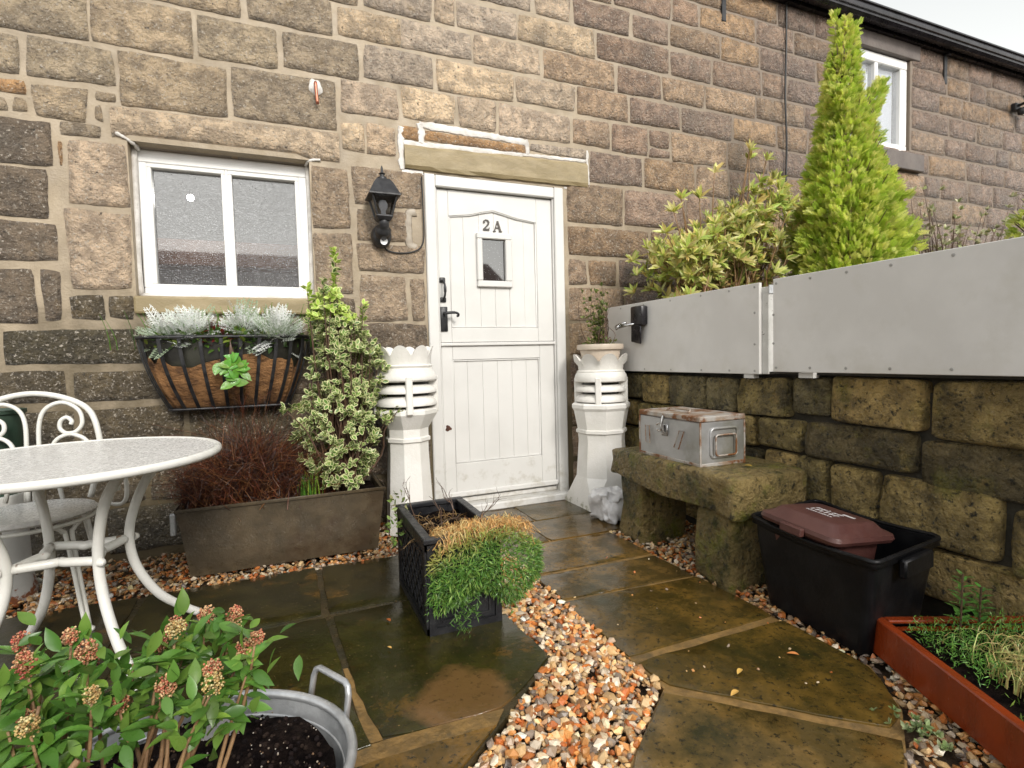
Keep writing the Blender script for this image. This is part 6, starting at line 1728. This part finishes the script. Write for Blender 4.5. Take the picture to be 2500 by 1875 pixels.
# ---------------------------------------------------------------- green shoots (daffodil leaves)
def shoots(name, label, centre, n_, spread, h, cols, seed, lean=0.12, w=0.004):
    g_ = np.random.default_rng(seed); r_ = thing(name, label, "plant", centre); cl_ = Cloud()
    b = np.array(centre) + g_.normal(size=(n_, 3)) * np.array([spread[0], spread[1], 0]); ang_ = g_.uniform(0, 6.28, n_); hh = g_.uniform(h[0], h[1], n_)
    o = np.column_stack([np.cos(ang_), np.sin(ang_), np.zeros(n_)])
    P__ = [b + o * (hh * lean * t * t)[:, None] + np.array([0, 0, 1.]) * (hh * t)[:, None] for t in (0, .3, .6, .85, 1)]
    cl_.strands(np.stack(P__, 1), w, pick(cols, n_, 0.15, g_)); cl_.build("blades", M_LEAF, r_)["kind"] = "stuff"; return r_
GRN = [(0.10, 0.27, 0.03), (0.14, 0.33, 0.04), (0.08, 0.20, 0.03), (0.26, 0.36, 0.05)]
shoots("daffodil_shoots", "clump of short bright green shoots at the trough's front edge", (-0.715, -0.41, 0.285), 34, (0.030, 0.02), (0.08, 0.15), GRN, 2)
shoots("daffodil_shoots", "green bulb shoots at the left end of the wall basket", (-1.33, -0.14, 1.05), 26, (0.09, 0.03), (0.10, 0.19), GRN, 3, 0.3)
shoots("daffodil_shoots", "tall green bulb shoots at the right half of the wall basket", (-0.93, -0.12, 1.05), 46, (0.12, 0.03), (0.12, 0.24), GRN, 4, 0.2)

# ---------------------------------------------------------------- silver ragwort in the basket
def silver(label, centre, rad, nleaf, seed):
    g_ = np.random.default_rng(seed); r_ = thing("silver_ragwort", label, "plant", centre, "silver leaved plants in the wall basket"); cl_ = Cloud()
    # lacy pinnate leaf
    T, F = [], []
    def bl(a, b, w):
        a, b = Vector(a), Vector(b); d = (b - a).normalized(); s = Vector((-d.y, d.x, 0)) * w; o = len(T)
        T.extend([tuple(a - s * .6), tuple(a + s * .6), tuple(b + s), tuple(b - s)]); F.append((o, o + 1, o + 2, o + 3))
    bl((0, 0, 0), (0, 1, -0.15), 0.022)
    for yy in (0.25, 0.42, 0.58, 0.74, 0.88):
        L__ = 0.34 * (1 - 0.45 * yy)
        for s in (-1, 1):
            tip = (s * L__, yy + L__ * 0.6, -0.10 * yy); bl((0, yy, -0.1 * yy), tip, 0.020)
            bl((s * L__ * .6, yy + L__ * .36, -0.1 * yy), (s * L__ * 0.75, yy + L__ * 0.95, -0.1 * yy + .02), 0.017)
            bl((s * L__ * .6, yy + L__ * .36, -0.1 * yy), (s * L__ * 1.1, yy + L__ * 0.25, -0.1 * yy + .02), 0.017)
    d = unit(g_.normal(size=(nleaf, 3)) * np.array([1, 1, .6]) + np.array([0, -0.35, 0.55]))
    pos = np.array(centre) + d * np.array(rad) * g_.uniform(0.1, 0.55, (nleaf, 1))
    cl_.add(np.array(T), F, pos, frames(d + np.array([0, 0, .25]), (0, -.6, 1), 0.35, g_), g_.uniform(0.070, 0.118, nleaf), pick([(0.80, 0.81, 0.78), (0.88, 0.88, 0.85), (0.66, 0.70, 0.64), (0.34, 0.42, 0.28)], nleaf, 0.12, g_))
    cl_.build("foliage", M_SILVER, r_)
silver("silver lacy ragwort at the far left of the wall basket", (-1.33, -0.16, 1.10), (0.10, 0.09, 0.12), 60, 1)
silver("silver lacy ragwort left of the gap in the wall basket planting", (-1.22, -0.16, 1.12), (0.10, 0.10, 0.13), 55, 2)
silver("silver lacy ragwort right of the gap in the wall basket planting", (-1.00, -0.16, 1.13), (0.10, 0.10, 0.14), 60, 3)
silver("silver lacy ragwort at the right end of the wall basket, drooping over the rail", (-0.85, -0.21, 1.10), (0.13, 0.11, 0.13), 90, 4)
# red-leaved filler, trailing green plant
rdp = thing("red_leaf_plant", "dark red leaved plant in the middle of the wall basket", "plant", (-1.13, -0.18, 1.08))
cl = Cloud(); leafball(cl, LT, LF, (-1.13, -0.18, 1.10), (0.06, 0.05, 0.05), 60, (0.035, 0.055), [(0.16, 0.016, 0.016), (0.10, 0.02, 0.02), (0.25, 0.03, 0.02)], g=np.random.default_rng(4)); cl.build("foliage", M_LEAF, rdp)
gr_ = thing("basket_greenery", "low green filler leaves along the rail of the wall basket", "plant", (-1.08, -0.18, 1.06))
cl = Cloud(); leafball(cl, SMT, SMF, (-1.08, -0.17, 1.085), (0.36, 0.09, 0.05), 420, (0.03, 0.05), [(0.09, 0.17, 0.03), (0.14, 0.24, 0.04), (0.06, 0.12, 0.03), (0.22, 0.27, 0.05)], g=np.random.default_rng(8)); cl.build("foliage", M_LEAF, gr_)
# broad oval leaves hanging from the basket front: each leaf its own part
def leaf_mesh(w, curl, fold, n_=6, across=3):
    V, F = [], []
    for i in range(n_ + 1):
        yv = i / n_; half = w * .5 * (math.sin(math.pi * yv ** 0.85) ** 0.8 if 0 < i < n_ else 0.02)
        for k in range(across + 1):
            u = -1 + 2 * k / across; V.append((u * half, yv, -curl * yv * yv + fold * abs(u) * half * 2))
    for i in range(n_):
        for k in range(across): a = i * (across + 1) + k; F.append((a, a + 1, a + across + 2, a + across + 1))
    me = bpy.data.meshes.new("leaf"); me.from_pydata(V, [], F); me.polygons.foreach_set("use_smooth", [True] * len(me.polygons)); return me
def leaf_obj(me, parent, pos, d, up, size, col):
    d = Vector(d).normalized(); s = d.cross(Vector(up))
    if s.length < 1e-4: s = d.orthogonal()
    s.normalize(); n_ = s.cross(d)
    o = bpy.data.objects.new("leaf", me); COL.objects.link(o); o.parent = parent
    m_ = Matrix(((s.x, d.x, n_.x, 0), (s.y, d.y, n_.y, 0), (s.z, d.z, n_.z, 0), (0, 0, 0, 1)))
    o.matrix_local = Matrix.Translation(Vector(pos) - world_loc(parent)) @ m_ @ Matrix.Diagonal((size, size, size, 1))
    o.color = (col[0], col[1], col[2], 1)
    return o
M_OLEAF = material("glossy_leaf", (0.9, 0.95, 0.9), (1.15, 1.1, 1.0), scale=6, rough=(0.10, 0.26), bump=0.2, bscale=9, bdist=0.02, use_objcol=True, transl=0.15, spec=0.65)
trl = thing("trailing_plant", "bright green oval leaved plant hanging over the wall basket front", "plant", (-1.06, -0.27, 1.02))
LM = [leaf_mesh(0.62, 0.15, 0.08), leaf_mesh(0.55, 0.3, 0.12)]
for me in LM: me.materials.append(M_OLEAF)
rr = random.Random(12)
for i in range(26):
    a = rr.uniform(0, 6.28); d = Vector((math.cos(a), -0.5, math.sin(a) * 0.9 - 0.1)); c = (-1.062 + rr.uniform(-.055, .05), -0.268, 1.0 - rr.uniform(0, 0.13))
    leaf_obj(LM[i % 2], trl, c, d, (0, -1, 0.5), rr.uniform(0.045, 0.072), (0.12 * rr.uniform(.8, 1.3), 0.30 * rr.uniform(.8, 1.2), 0.04))
mb = MB()
for k in range(5): mb.tube(spline([(-1.06 + k * .01, -0.20, 1.09), (-1.06, -0.262, 1.08), (-1.07 + k * .012, -0.268, 0.95)], 4), 0.002, 5)
o_ = mb.build("stems", M_TWIG, trl); o_["kind"] = "stuff"

# ---------------------------------------------------------------- plant in the cream flowerpot
g = np.random.default_rng(51)
pp = thing("potted_herb", "leggy green herb growing in the cream flowerpot", "plant", (1.065, -0.25, 1.0))
cl = Cloud(); tp_ = []
for i in range(22):
    a = g.uniform(0, 6.28); r = g.uniform(0.01, 0.09); tp_.append((1.045 + r * math.cos(a) * 1.3, -0.25 + r * math.sin(a), g.uniform(1.18, 1.42)))
pts, dr = [], []
for t in tp_:
    for s in np.linspace(0.15, 1, 7): pts.append(np.array((1.065, -0.25, 1.0)) * (1 - s) + np.array(t) * s); dr.append(g.normal(size=3) * .6 + np.array([0, 0, .8]))
rosettes(cl, pts, dr, 6, 0.026, SMT, SMF, [(0.16, 0.20, 0.05), (0.22, 0.25, 0.06), (0.11, 0.14, 0.04)], g)
leafball(cl, SMT, SMF, (1.065, -0.25, 1.04), (0.10, 0.10, 0.035), 150, (0.02, 0.035), [(0.14, 0.20, 0.05), (0.20, 0.22, 0.06), (0.18, 0.12, 0.05)], g=g)
cl.build("foliage", M_LEAF, pp); branchy(pp, (1.065, -0.25, 0.99), tp_, 0.003, 5, mat=M_TWIG, sag=0)

# ---------------------------------------------------------------- planter plants
g = np.random.default_rng(61)
tp = thing("trailing_cushion", "feathery green cushion plant with straw coloured top spilling over black planter", "plant", (-0.20, -1.44, 0.3))
cl = Cloud(); n_ = 5200
FT, FF = leaf_template(0.16, 0.2, 0.1, 2)
u_ = g.uniform(0, 1, n_); v_ = g.uniform(0, 1, n_)
xx = -0.385 + 0.42 * u_
botz = 0.115 + 0.05 * np.sin(xx * 19) - 0.06 * np.exp(-((xx + 0.28) / 0.07) ** 2)
topz = 0.355 - 0.10 * np.abs((xx + 0.18) / 0.22) ** 2.2
zz_ = botz + (topz - botz) * v_
bul = np.sqrt(np.clip(1 - ((xx + 0.175) / 0.225) ** 2, 0, 1)) * np.sin(np.pi * np.clip(0.22 + 0.72 * (1 - v_), 0, 1)) ** 0.7
yy_ = -1.40 - 0.115 * bul * g.uniform(0.5, 1.05, n_)
pos = np.column_stack([xx, yy_, zz_])
ax = np.column_stack([(xx + 0.175) * 2.5, -0.5 - 0.0 * xx, v_ * 0.9 - 0.55]) + g.normal(size=(n_, 3)) * 0.55
gcol = pick([(0.13, 0.28, 0.05), (0.18, 0.35, 0.065), (0.09, 0.21, 0.04), (0.27, 0.40, 0.09)], n_, 0.2, g)
straw = np.array([0.58, 0.46, 0.15]); k_ = np.clip((v_ - 0.78) * 3.0 + g.normal(size=n_) * 0.15 - (u_ - 0.4) * 0.6, 0, 0.85)[:, None]
cl.add(FT, FF, pos, frames(ax, (0, -1, 0.4), 0.6, g), g.uniform(0.016, 0.034, n_), gcol * (1 - k_) + straw * k_)
# strands hanging lower at the front corner
for (cx, zlow) in ((-0.30, 0.03), (-0.27, -0.0), (-0.24, 0.05), (-0.10, 0.06)):
    m_ = 70; t = g.uniform(0, 1, m_)
    p_ = np.column_stack([cx + g.normal(0, 0.012, m_), -1.462 + g.normal(0, 0.008, m_) - 0.02 * t, 0.16 + (zlow - 0.16) * t])
    cl.add(FT, FF, p_, frames(g.normal(size=(m_, 3)) + np.array([0, -.4, -.3]), (0, -1, 0.2), .6, g), g.uniform(0.016, 0.03, m_), pick([(0.10, 0.22, 0.04), (0.15, 0.28, 0.06)], m_, .2, g))
cl.build("foliage", M_LEAF, tp)
cl = Cloud(); n_ = 900
b_ = np.column_stack([g.uniform(-0.36, 0.0, n_), g.uniform(-1.455, -1.34, n_), np.zeros(n_)])
b_[:, 2] = 0.335 - 0.7 * (b_[:, 0] + 0.18) ** 2 - 1.6 * np.clip(-1.44 - b_[:, 1], 0, 1) + g.uniform(-0.012, 0.012, n_)
ang = g.uniform(0, 6.28, n_); L_ = g.uniform(0.03, 0.085, n_)
o_v = np.column_stack([np.cos(ang), np.sin(ang), np.zeros(n_)])
paths = np.stack([b_ + o_v * (L_ * (t - 0.5))[:, None] + np.array([0, 0, 1.]) * (0.035 * np.sin(np.pi * t) * g.uniform(.2, 1.2, n_))[:, None] + g.normal(size=(n_, 3)) * .003 for t in np.linspace(0, 1, 5)], 1)
cl.strands(paths, 0.0017, pick([(0.64, 0.36, 0.12), (0.72, 0.48, 0.20), (0.52, 0.26, 0.08), (0.70, 0.55, 0.24)], n_)); cl.build("dry_top", M_DRY, tp)
tws = thing("bare_twigs", "spindly bare twigs and a few leaves in the black planter", "plant", (-0.27, -1.08, 0.28))
mb = MB(); rr = random.Random(3); tipsl = []
def twig(p, d, L_, r, depth):
    p = Vector(p); d = Vector(d).normalized(); pts = [p]
    for k in range(4):
        d = (d + Vector((rr.uniform(-.35, .35), rr.uniform(-.35, .35), rr.uniform(-.25, .3)))).normalized(); p = p + d * L_ / 4; pts.append(p)
    mb.tube(pts, [r, r * .85, r * .7, r * .55, r * .4], 5)
    if depth > 0:
        for k in range(3): twig(pts[2 + k % 3], d + Vector((rr.uniform(-.9, .9), rr.uniform(-.9, .9), rr.uniform(-.2, .5))), L_ * .55, r * .6, depth - 1)
    else: tipsl.append(tuple(p))
twig((-0.20, -1.10, 0.28), (0.2, -0.05, 1), 0.12, .003, 2); twig((-0.26, -1.15, 0.28), (-0.2, 0.1, 1), 0.10, .003, 1); twig((-0.17, -1.22, 0.28), (0.45, -0.1, 1), 0.13, .003, 2); twig((-0.33, -1.02, 0.28), (-0.5, 0, .7), 0.14, .003, 2); twig((-0.30, -1.12, .28), (.8, 0, .5), .14, .003, 1)
o_ = mb.build("stems", M_TWIG, tws); o_["kind"] = "stuff"
cl = Cloud(); leafball(cl, SMT, SMF, (-0.40, -0.98, 0.36), (0.035, 0.04, 0.06), 40, (0.018, 0.03), [(0.16, 0.24, 0.05), (0.24, 0.30, 0.09), (0.30, 0.27, 0.14)], g=g)
leafball(cl, SMT, SMF, (-0.43, -1.05, 0.27), (0.03, 0.04, 0.06), 36, (0.018, 0.03), [(0.16, 0.26, 0.05), (0.24, 0.32, 0.09)], g=g)
n_ = 160; b_ = np.column_stack([g.uniform(-0.36, -0.16, n_), g.uniform(-1.3, -1.0, n_), np.full(n_, 0.285)]); e_ = b_ + g.normal(size=(n_, 3)) * np.array([.05, .05, .018])
cl.strands(np.stack([b_ * (1 - t) + e_ * t + np.array([0, 0, .02 * math.sin(3.14 * t)]) for t in (0, .33, .66, 1)], 1), 0.0013, pick([(0.30, 0.17, 0.07), (0.40, 0.25, 0.11)], n_)); cl.build("foliage", M_LEAF, tws)

# ---------------------------------------------------------------- red planter plants
g = np.random.default_rng(71)
W = lambda x, y, z: tuple(RO @ Vector((x, y, z)))
rg = thing("feathery_herb", "feathery bright green plant at the back of the red planter", "plant", W(0.4, -0.2, 0.09))
cl = Cloud(); n_ = 5500
q = np.column_stack([g.uniform(0.06, 0.76, n_), g.uniform(-0.34, -0.05, n_)]); hgt_ = 0.055 + 0.045 * np.array([fbm((a, b, 0), 9, 2) for a, b in q])
pos = np.array([W(a, b, 0.09 + h * r) for (a, b), h, r in zip(q, hgt_, g.random(n_))])
cl.add(FT, FF, pos, frames(g.normal(size=(n_, 3)) * .7 + np.array([0, -.2, .8]), (0, -.5, 1), .6, g), g.uniform(.011, .021, n_), pick([(0.13, 0.33, 0.05), (0.18, 0.40, 0.065), (0.09, 0.24, 0.04), (0.27, 0.44, 0.09)], n_, .2, g)); cl.build("foliage", M_LEAF, rg)
tg = thing("straw_grass", "straw coloured tuft of grass in the red planter", "grass plant", W(0.2, -0.42, 0.09))
cl = Cloud(); n_ = 1000
q = np.column_stack([g.normal(0.24, 0.06, n_).clip(.13, .5), g.normal(-0.37, 0.075, n_)]); b_ = np.array([W(a, b, 0.09) for a, b in q]); ang = g.normal(-0.3, 0.9, n_); L_ = g.uniform(.06, .14, n_)
o_v = np.column_stack([np.cos(ang), np.sin(ang), np.zeros(n_)])
cl.strands(np.stack([b_ + o_v * (L_ * t * t * .9)[:, None] + np.array([0, 0, 1.]) * (L_ * .55 * math.sin(2.5 * t))[:, None] for t in np.linspace(0, 1, 5)], 1), .0016, pick([(0.64, 0.52, 0.21), (0.54, 0.40, 0.15), (0.46, 0.50, 0.17)], n_)); cl.build("blades", M_DRY, tg)
mg = thing("moss_clump", "low yellow green mossy plant beside the straw grass in the red planter", "plant", W(0.15, -0.55, 0.09))
cl = Cloud(); n_ = 1300; q = np.column_stack([g.normal(0.16, 0.06, n_), g.normal(-0.56, 0.07, n_)]); pos = np.array([W(max(a, .05), b, 0.088 + .025 * r) for (a, b), r in zip(q, g.random(n_))])
cl.add(FT, FF, pos, frames(g.normal(size=(n_, 3)) * .8 + np.array([0, 0, .8]), UP, .6, g), g.uniform(.012, .025, n_), pick([(0.20, 0.32, 0.05), (0.28, 0.38, 0.08), (0.13, 0.24, 0.04)], n_, .2, g)); cl.build("foliage", M_LEAF, mg)
sp_ = thing("leafy_sprig", "upright leafy green sprig at the near back corner of red planter", "plant", W(0.22, -0.08, 0.09))
rr = random.Random(6); LMs = leaf_mesh(0.36, 0.2, 0.1); LMs.materials.append(M_OLEAF)
for (ox, oy, hh) in ((0.20, -0.09, 0.20), (0.27, -0.07, 0.15)):
    mb = MB(); p0, p1 = W(ox, oy, 0.09), W(ox + .005, oy, 0.09 + hh); mb.tube([p0, p1], .003, 6); mb.build("stem", M_TWIG, sp_)
    for i in range(26):
        t = 0.25 + 0.75 * i / 25; p = Vector(p0).lerp(Vector(p1), t); a = i * 2.4
        leaf_obj(LMs, sp_, p, (math.cos(a), math.sin(a), .55), (0, 0, 1), .045 * (1.15 - .5 * t), (0.09 * rr.uniform(.8, 1.2), .22 * rr.uniform(.8, 1.2), .045))
for k in range(3): pass
cl = Cloud(); n_ = 900
q = np.column_stack([g.uniform(0.30, 0.76, n_), g.uniform(-0.9, -0.35, n_)]); pos = np.array([W(a, b, 0.092) for a, b in q])
s3 = np.stack([g.uniform(.010, .020, n_)] * 3, 1) * np.array([1.2, .9, .5]); d = g.normal(size=(n_, 3)); d[:, 2] *= .3
cl.add(ICO * (1 + g.normal(size=ICO.shape) * .12), ICOF, pos, frames(d, UP, .3, g), s3, pick([(0.20, 0.14, 0.12), (0.30, 0.22, 0.18), (0.13, 0.09, 0.08), (0.38, 0.30, 0.24)], n_, .2, g))
o_ = cl.build("fine_gravel", M_PEBBLE); o_["kind"] = "stuff"; tag(o_, "fine grey brown gravel mulch in the red planter", "gravel")
sd = thing("sedum_sprig", "small pale sedum in the gravel beside the red planter", "plant", (0.62, -2.46, 0.0))
cl = Cloud(); pts = [(0.60 + g.normal() * .02, -2.45 + g.normal() * .045, g.uniform(0.0, .03)) for _ in range(26)]
rosettes(cl, pts, [(g.normal() * .4, g.normal() * .4, 1) for _ in pts], 8, .016, SMT, SMF, [(0.30, 0.38, 0.16), (0.22, 0.30, 0.12), (0.40, 0.44, 0.24)], g); cl.build("foliage", M_LEAF, sd)

# ---------------------------------------------------------------- skimmia in the foreground
g = np.random.default_rng(81); rr = random.Random(81)
SKB = Vector((-1.08, -2.36, 0.12))
sk = thing("skimmia_shrub", "glossy leaved shrub with red bud clusters in the lower left foreground", "shrub", tuple(SKB))
LMK = [leaf_mesh(0.46, 0.12, 0.16, 7, 4), leaf_mesh(0.42, 0.28, 0.22, 7, 4), leaf_mesh(0.50, 0.05, 0.14, 7, 4)]
for me in LMK: me.materials.append(M_OLEAF)
# branch tips in the plane seen from the camera: x across, z up, y depth
tips = []
TIPS = [(-0.915, -2.26, 0.545), (-0.96, -2.22, 0.535), (-0.99, -2.30, 0.555), (-0.90, -2.30, 0.50), (-0.88, -2.32, 0.53), (-0.94, -2.34, 0.50), (-1.02, -2.26, 0.52), (-1.06, -2.24, 0.50), (-1.00, -2.34, 0.49),
        (-1.10, -2.30, 0.545), (-1.13, -2.26, 0.56), (-1.16, -2.32, 0.55), (-1.19, -2.28, 0.52), (-1.08, -2.36, 0.515), (-1.14, -2.38, 0.50), (-1.20, -2.36, 0.47), (-1.23, -2.32, 0.46),
        (-1.16, -2.42, 0.44), (-1.09, -2.44, 0.44), (-1.21, -2.42, 0.40), (-1.14, -2.46, 0.38), (-1.24, -2.38, 0.42), (-1.06, -2.32, 0.47), (-1.18, -2.22, 0.52), (-1.26, -2.28, 0.44), (-1.22, -2.46, 0.36), (-1.10, -2.48, 0.40), (-1.17, -2.36, 0.50), (-0.99, -2.22, 0.50), (-1.20, -2.50, 0.44), (-1.17, -2.52, 0.40), (-1.13, -2.53, 0.36), (-1.19, -2.54, 0.34), (-1.09, -2.52, 0.35), (-1.24, -2.44, 0.48)]
for t in list(TIPS):          # side shoots beside the main tips
    if rr.random() < 0.6: TIPS.append((t[0] + rr.uniform(-.045, .045), t[1] + rr.uniform(-.05, .05), t[2] + rr.uniform(-.045, .012)))
mb = MB()
nb = 0
for i, t in enumerate(TIPS):
    t = Vector(t); b = SKB + Vector((rr.uniform(-.05, .05), rr.uniform(-.04, .04), rr.uniform(-.02, .06)))
    m1 = b.lerp(t, .45) + Vector((rr.uniform(-.03, .03), rr.uniform(-.03, .03), -.02)); m2 = b.lerp(t, .78) + Vector((rr.uniform(-.015, .015), rr.uniform(-.015, .015), -.01))
    mb.tube(spline([b, m1, m2, t], 4), [.0052 - .0036 * k / 12 for k in range(13)], 6)
for i in range(4):      # snapped bare twigs at the left
    b = Vector((-1.15 - .03 * i, -2.40, .30)); mb.tube(spline([b, b + Vector((-.01, .02, .10)), b + Vector((.01 - .01 * i, .05, .22 + .02 * i))], 4), .0025, 5)
mb.tube(spline([(-1.20, -2.46, 0.22), (-1.17, -2.45, 0.34), (-1.13, -2.44, 0.42), (-1.08, -2.42, 0.475)], 5), [.007] * 6 + [.006] * 5 + [.0045] * 5, 6)
o_ = mb.build("branches", M_BARK, sk, smooth=True)
bm = bmesh.new(); bmesh.ops.create_icosphere(bm, subdivisions=1, radius=0.5); bud_V = np.array([v.co for v in bm.verts]); bm.verts.index_update(); bud_F = [[v.index for v in f.verts] for f in bm.faces]; bm.free()
M_BUD = material("flower_buds", (1, 1, 1), (0.85, 0.8, 0.8), scale=60, rough=(0.3, 0.5), bump=0, attr="Col")
nleaf = 0
for i, t in enumerate(TIPS):
    t = Vector(t); dirv = (t - SKB).normalized()
    dirv = (dirv + Vector((0, 0, 0.5))).normalized()
    s = dirv.orthogonal().normalized(); w = dirv.cross(s)
    n_ = rr.randint(4, 5)
    for k in range(n_):
        a = k * 2.4 + rr.uniform(-.3, .3); op = R(rr.uniform(38, 88))
        d = dirv * math.cos(op) + (s * math.cos(a) + w * math.sin(a)) * math.sin(op)
        base = t - dirv * rr.uniform(0.0, 0.045)
        gc = rr.uniform(.75, 1.25)
        col = (0.115 * gc, 0.255 * gc, 0.045 * gc) if rr.random() < .75 else (0.22 * gc, 0.36 * gc, 0.06 * gc)
        leaf_obj(rr.choice(LMK), sk, base, d, dirv, rr.uniform(.033, .052), col); nleaf += 1
    if i % 10 != 7 and i not in (23, 26, 28, 30):
        # panicle of tiny buds
        cl = Cloud(); m_ = rr.randint(130, 190); R0_ = rr.uniform(.0105, .016)
        dd = unit(g.normal(size=(m_, 3))); rad_ = g.uniform(.12, 1, m_) ** .45
        c = np.array(t + dirv * R0_ * 0.9)
        pos = c + dd * (rad_ * R0_)[:, None] * np.array([1, 1, 1.15])
        ripe = rr.random(); cols = [(0.46, 0.14, 0.08), (0.50, 0.25, 0.12), (0.58, 0.38, 0.20)] if ripe < .6 else ([(0.40, 0.09, 0.06), (0.40, 0.16, 0.08), (0.50, 0.28, 0.15)] if t.x < -1.15 or ripe < .7 else [(0.52, 0.38, 0.14), (0.45, 0.27, 0.10), (0.55, 0.46, 0.22)])
        cl.add(bud_V, bud_F, pos, frames(dd, UP, .5, g), g.uniform(.0026, .0042, m_), pick(cols, m_, .2, g))
        cl.build("flower_cluster", M_BUD, sk, smooth=True)
# the many half-hidden leaves deeper in the shrub, joined
cl = Cloud(); TT, TF = leaf_template(0.42, 0.12, 0.16, 6)
m_ = 1000; tt = np.array(TIPS)[g.integers(0, len(TIPS), m_)]; kk = g.uniform(0.76, 1.03, m_)[:, None]
pos = np.array(SKB) * (1 - kk) + tt * kk + g.normal(size=(m_, 3)) * 0.020
cl.add(TT, TF, pos, frames(g.normal(size=(m_, 3)) + np.array([0, -.3, .45]), (0, -.4, 1), .4, g), g.uniform(.028, .044, m_), pick([(0.09, 0.21, 0.036), (0.12, 0.25, 0.045), (0.18, 0.31, 0.055)], m_, .2, g))
o_ = cl.build("inner_leaves", M_LEAF, sk, smooth=True); o_["kind"] = "stuff"

# ---------------------------------------------------------------- fallen leaves
M_DEAD = material("fallen_leaf", (0.46, 0.28, 0.12), (0.36, 0.20, 0.08), scale=30, rough=(0.35, 0.5), bump=0.2, use_objcol=True)
LFM = leaf_mesh(0.42, 0.1, 0.25); LFM.materials.append(M_DEAD)
rr = random.Random(2)
def fallen(label, x, y, z, ang, size, col=(1.2, 1.1, .8), cat="leaf"):
    o = leaf_obj(LFM, None, (0, 0, 0), (math.cos(ang), math.sin(ang), .05), (0, 0, 1), size, col) if False else None
    ob = bpy.data.objects.new("fallen_leaf", LFM); COL.objects.link(ob); ob.location = (x, y, z); ob.rotation_euler = (R(4), 0, ang); ob.scale = (size, size, size); ob.color = (*col, 1)
    tag(ob, label, cat, "fallen leaves on the paving")
fallen("pale leaf on the path right of the wide sandy joint", 0.42, -2.04, 0.006, 2.0, .035, (1.6, 1.7, 1.0))
fallen("thin pale leaf on path just above the diagonal joint", 0.33, -2.115, 0.006, 1.8, .038, (1.5, 1.5, .9))
fallen("round orange leaf on the path beside the black box", 0.64, -2.06, 0.006, 0.8, .036, (1.4, .9, .6))
fallen("tan seed husk lying on the soil of tin bath", -0.84, -1.985, 0.138, 1.0, .045, (1.2, .9, .5))
fallen("small brown leaf on the soil near right rim of tin bath", -0.775, -2.08, 0.136, 1.4, .035, (.9, .7, .5))
fallen("orange leaf on the dark patio left of black planter", -0.50, -1.27, 0.006, 0.3, .03, (1.0, .5, .3))
fallen("pale leaf on dark patio near the round mark", -0.53, -1.46, 0.006, 0.5, .022, (1.6, 1.6, 1.1))
fallen("yellow leaf lying on the stone bench beside steel box", 1.02, -1.52, 0.472, 0.5, .035, (1.3, 1.4, .5))
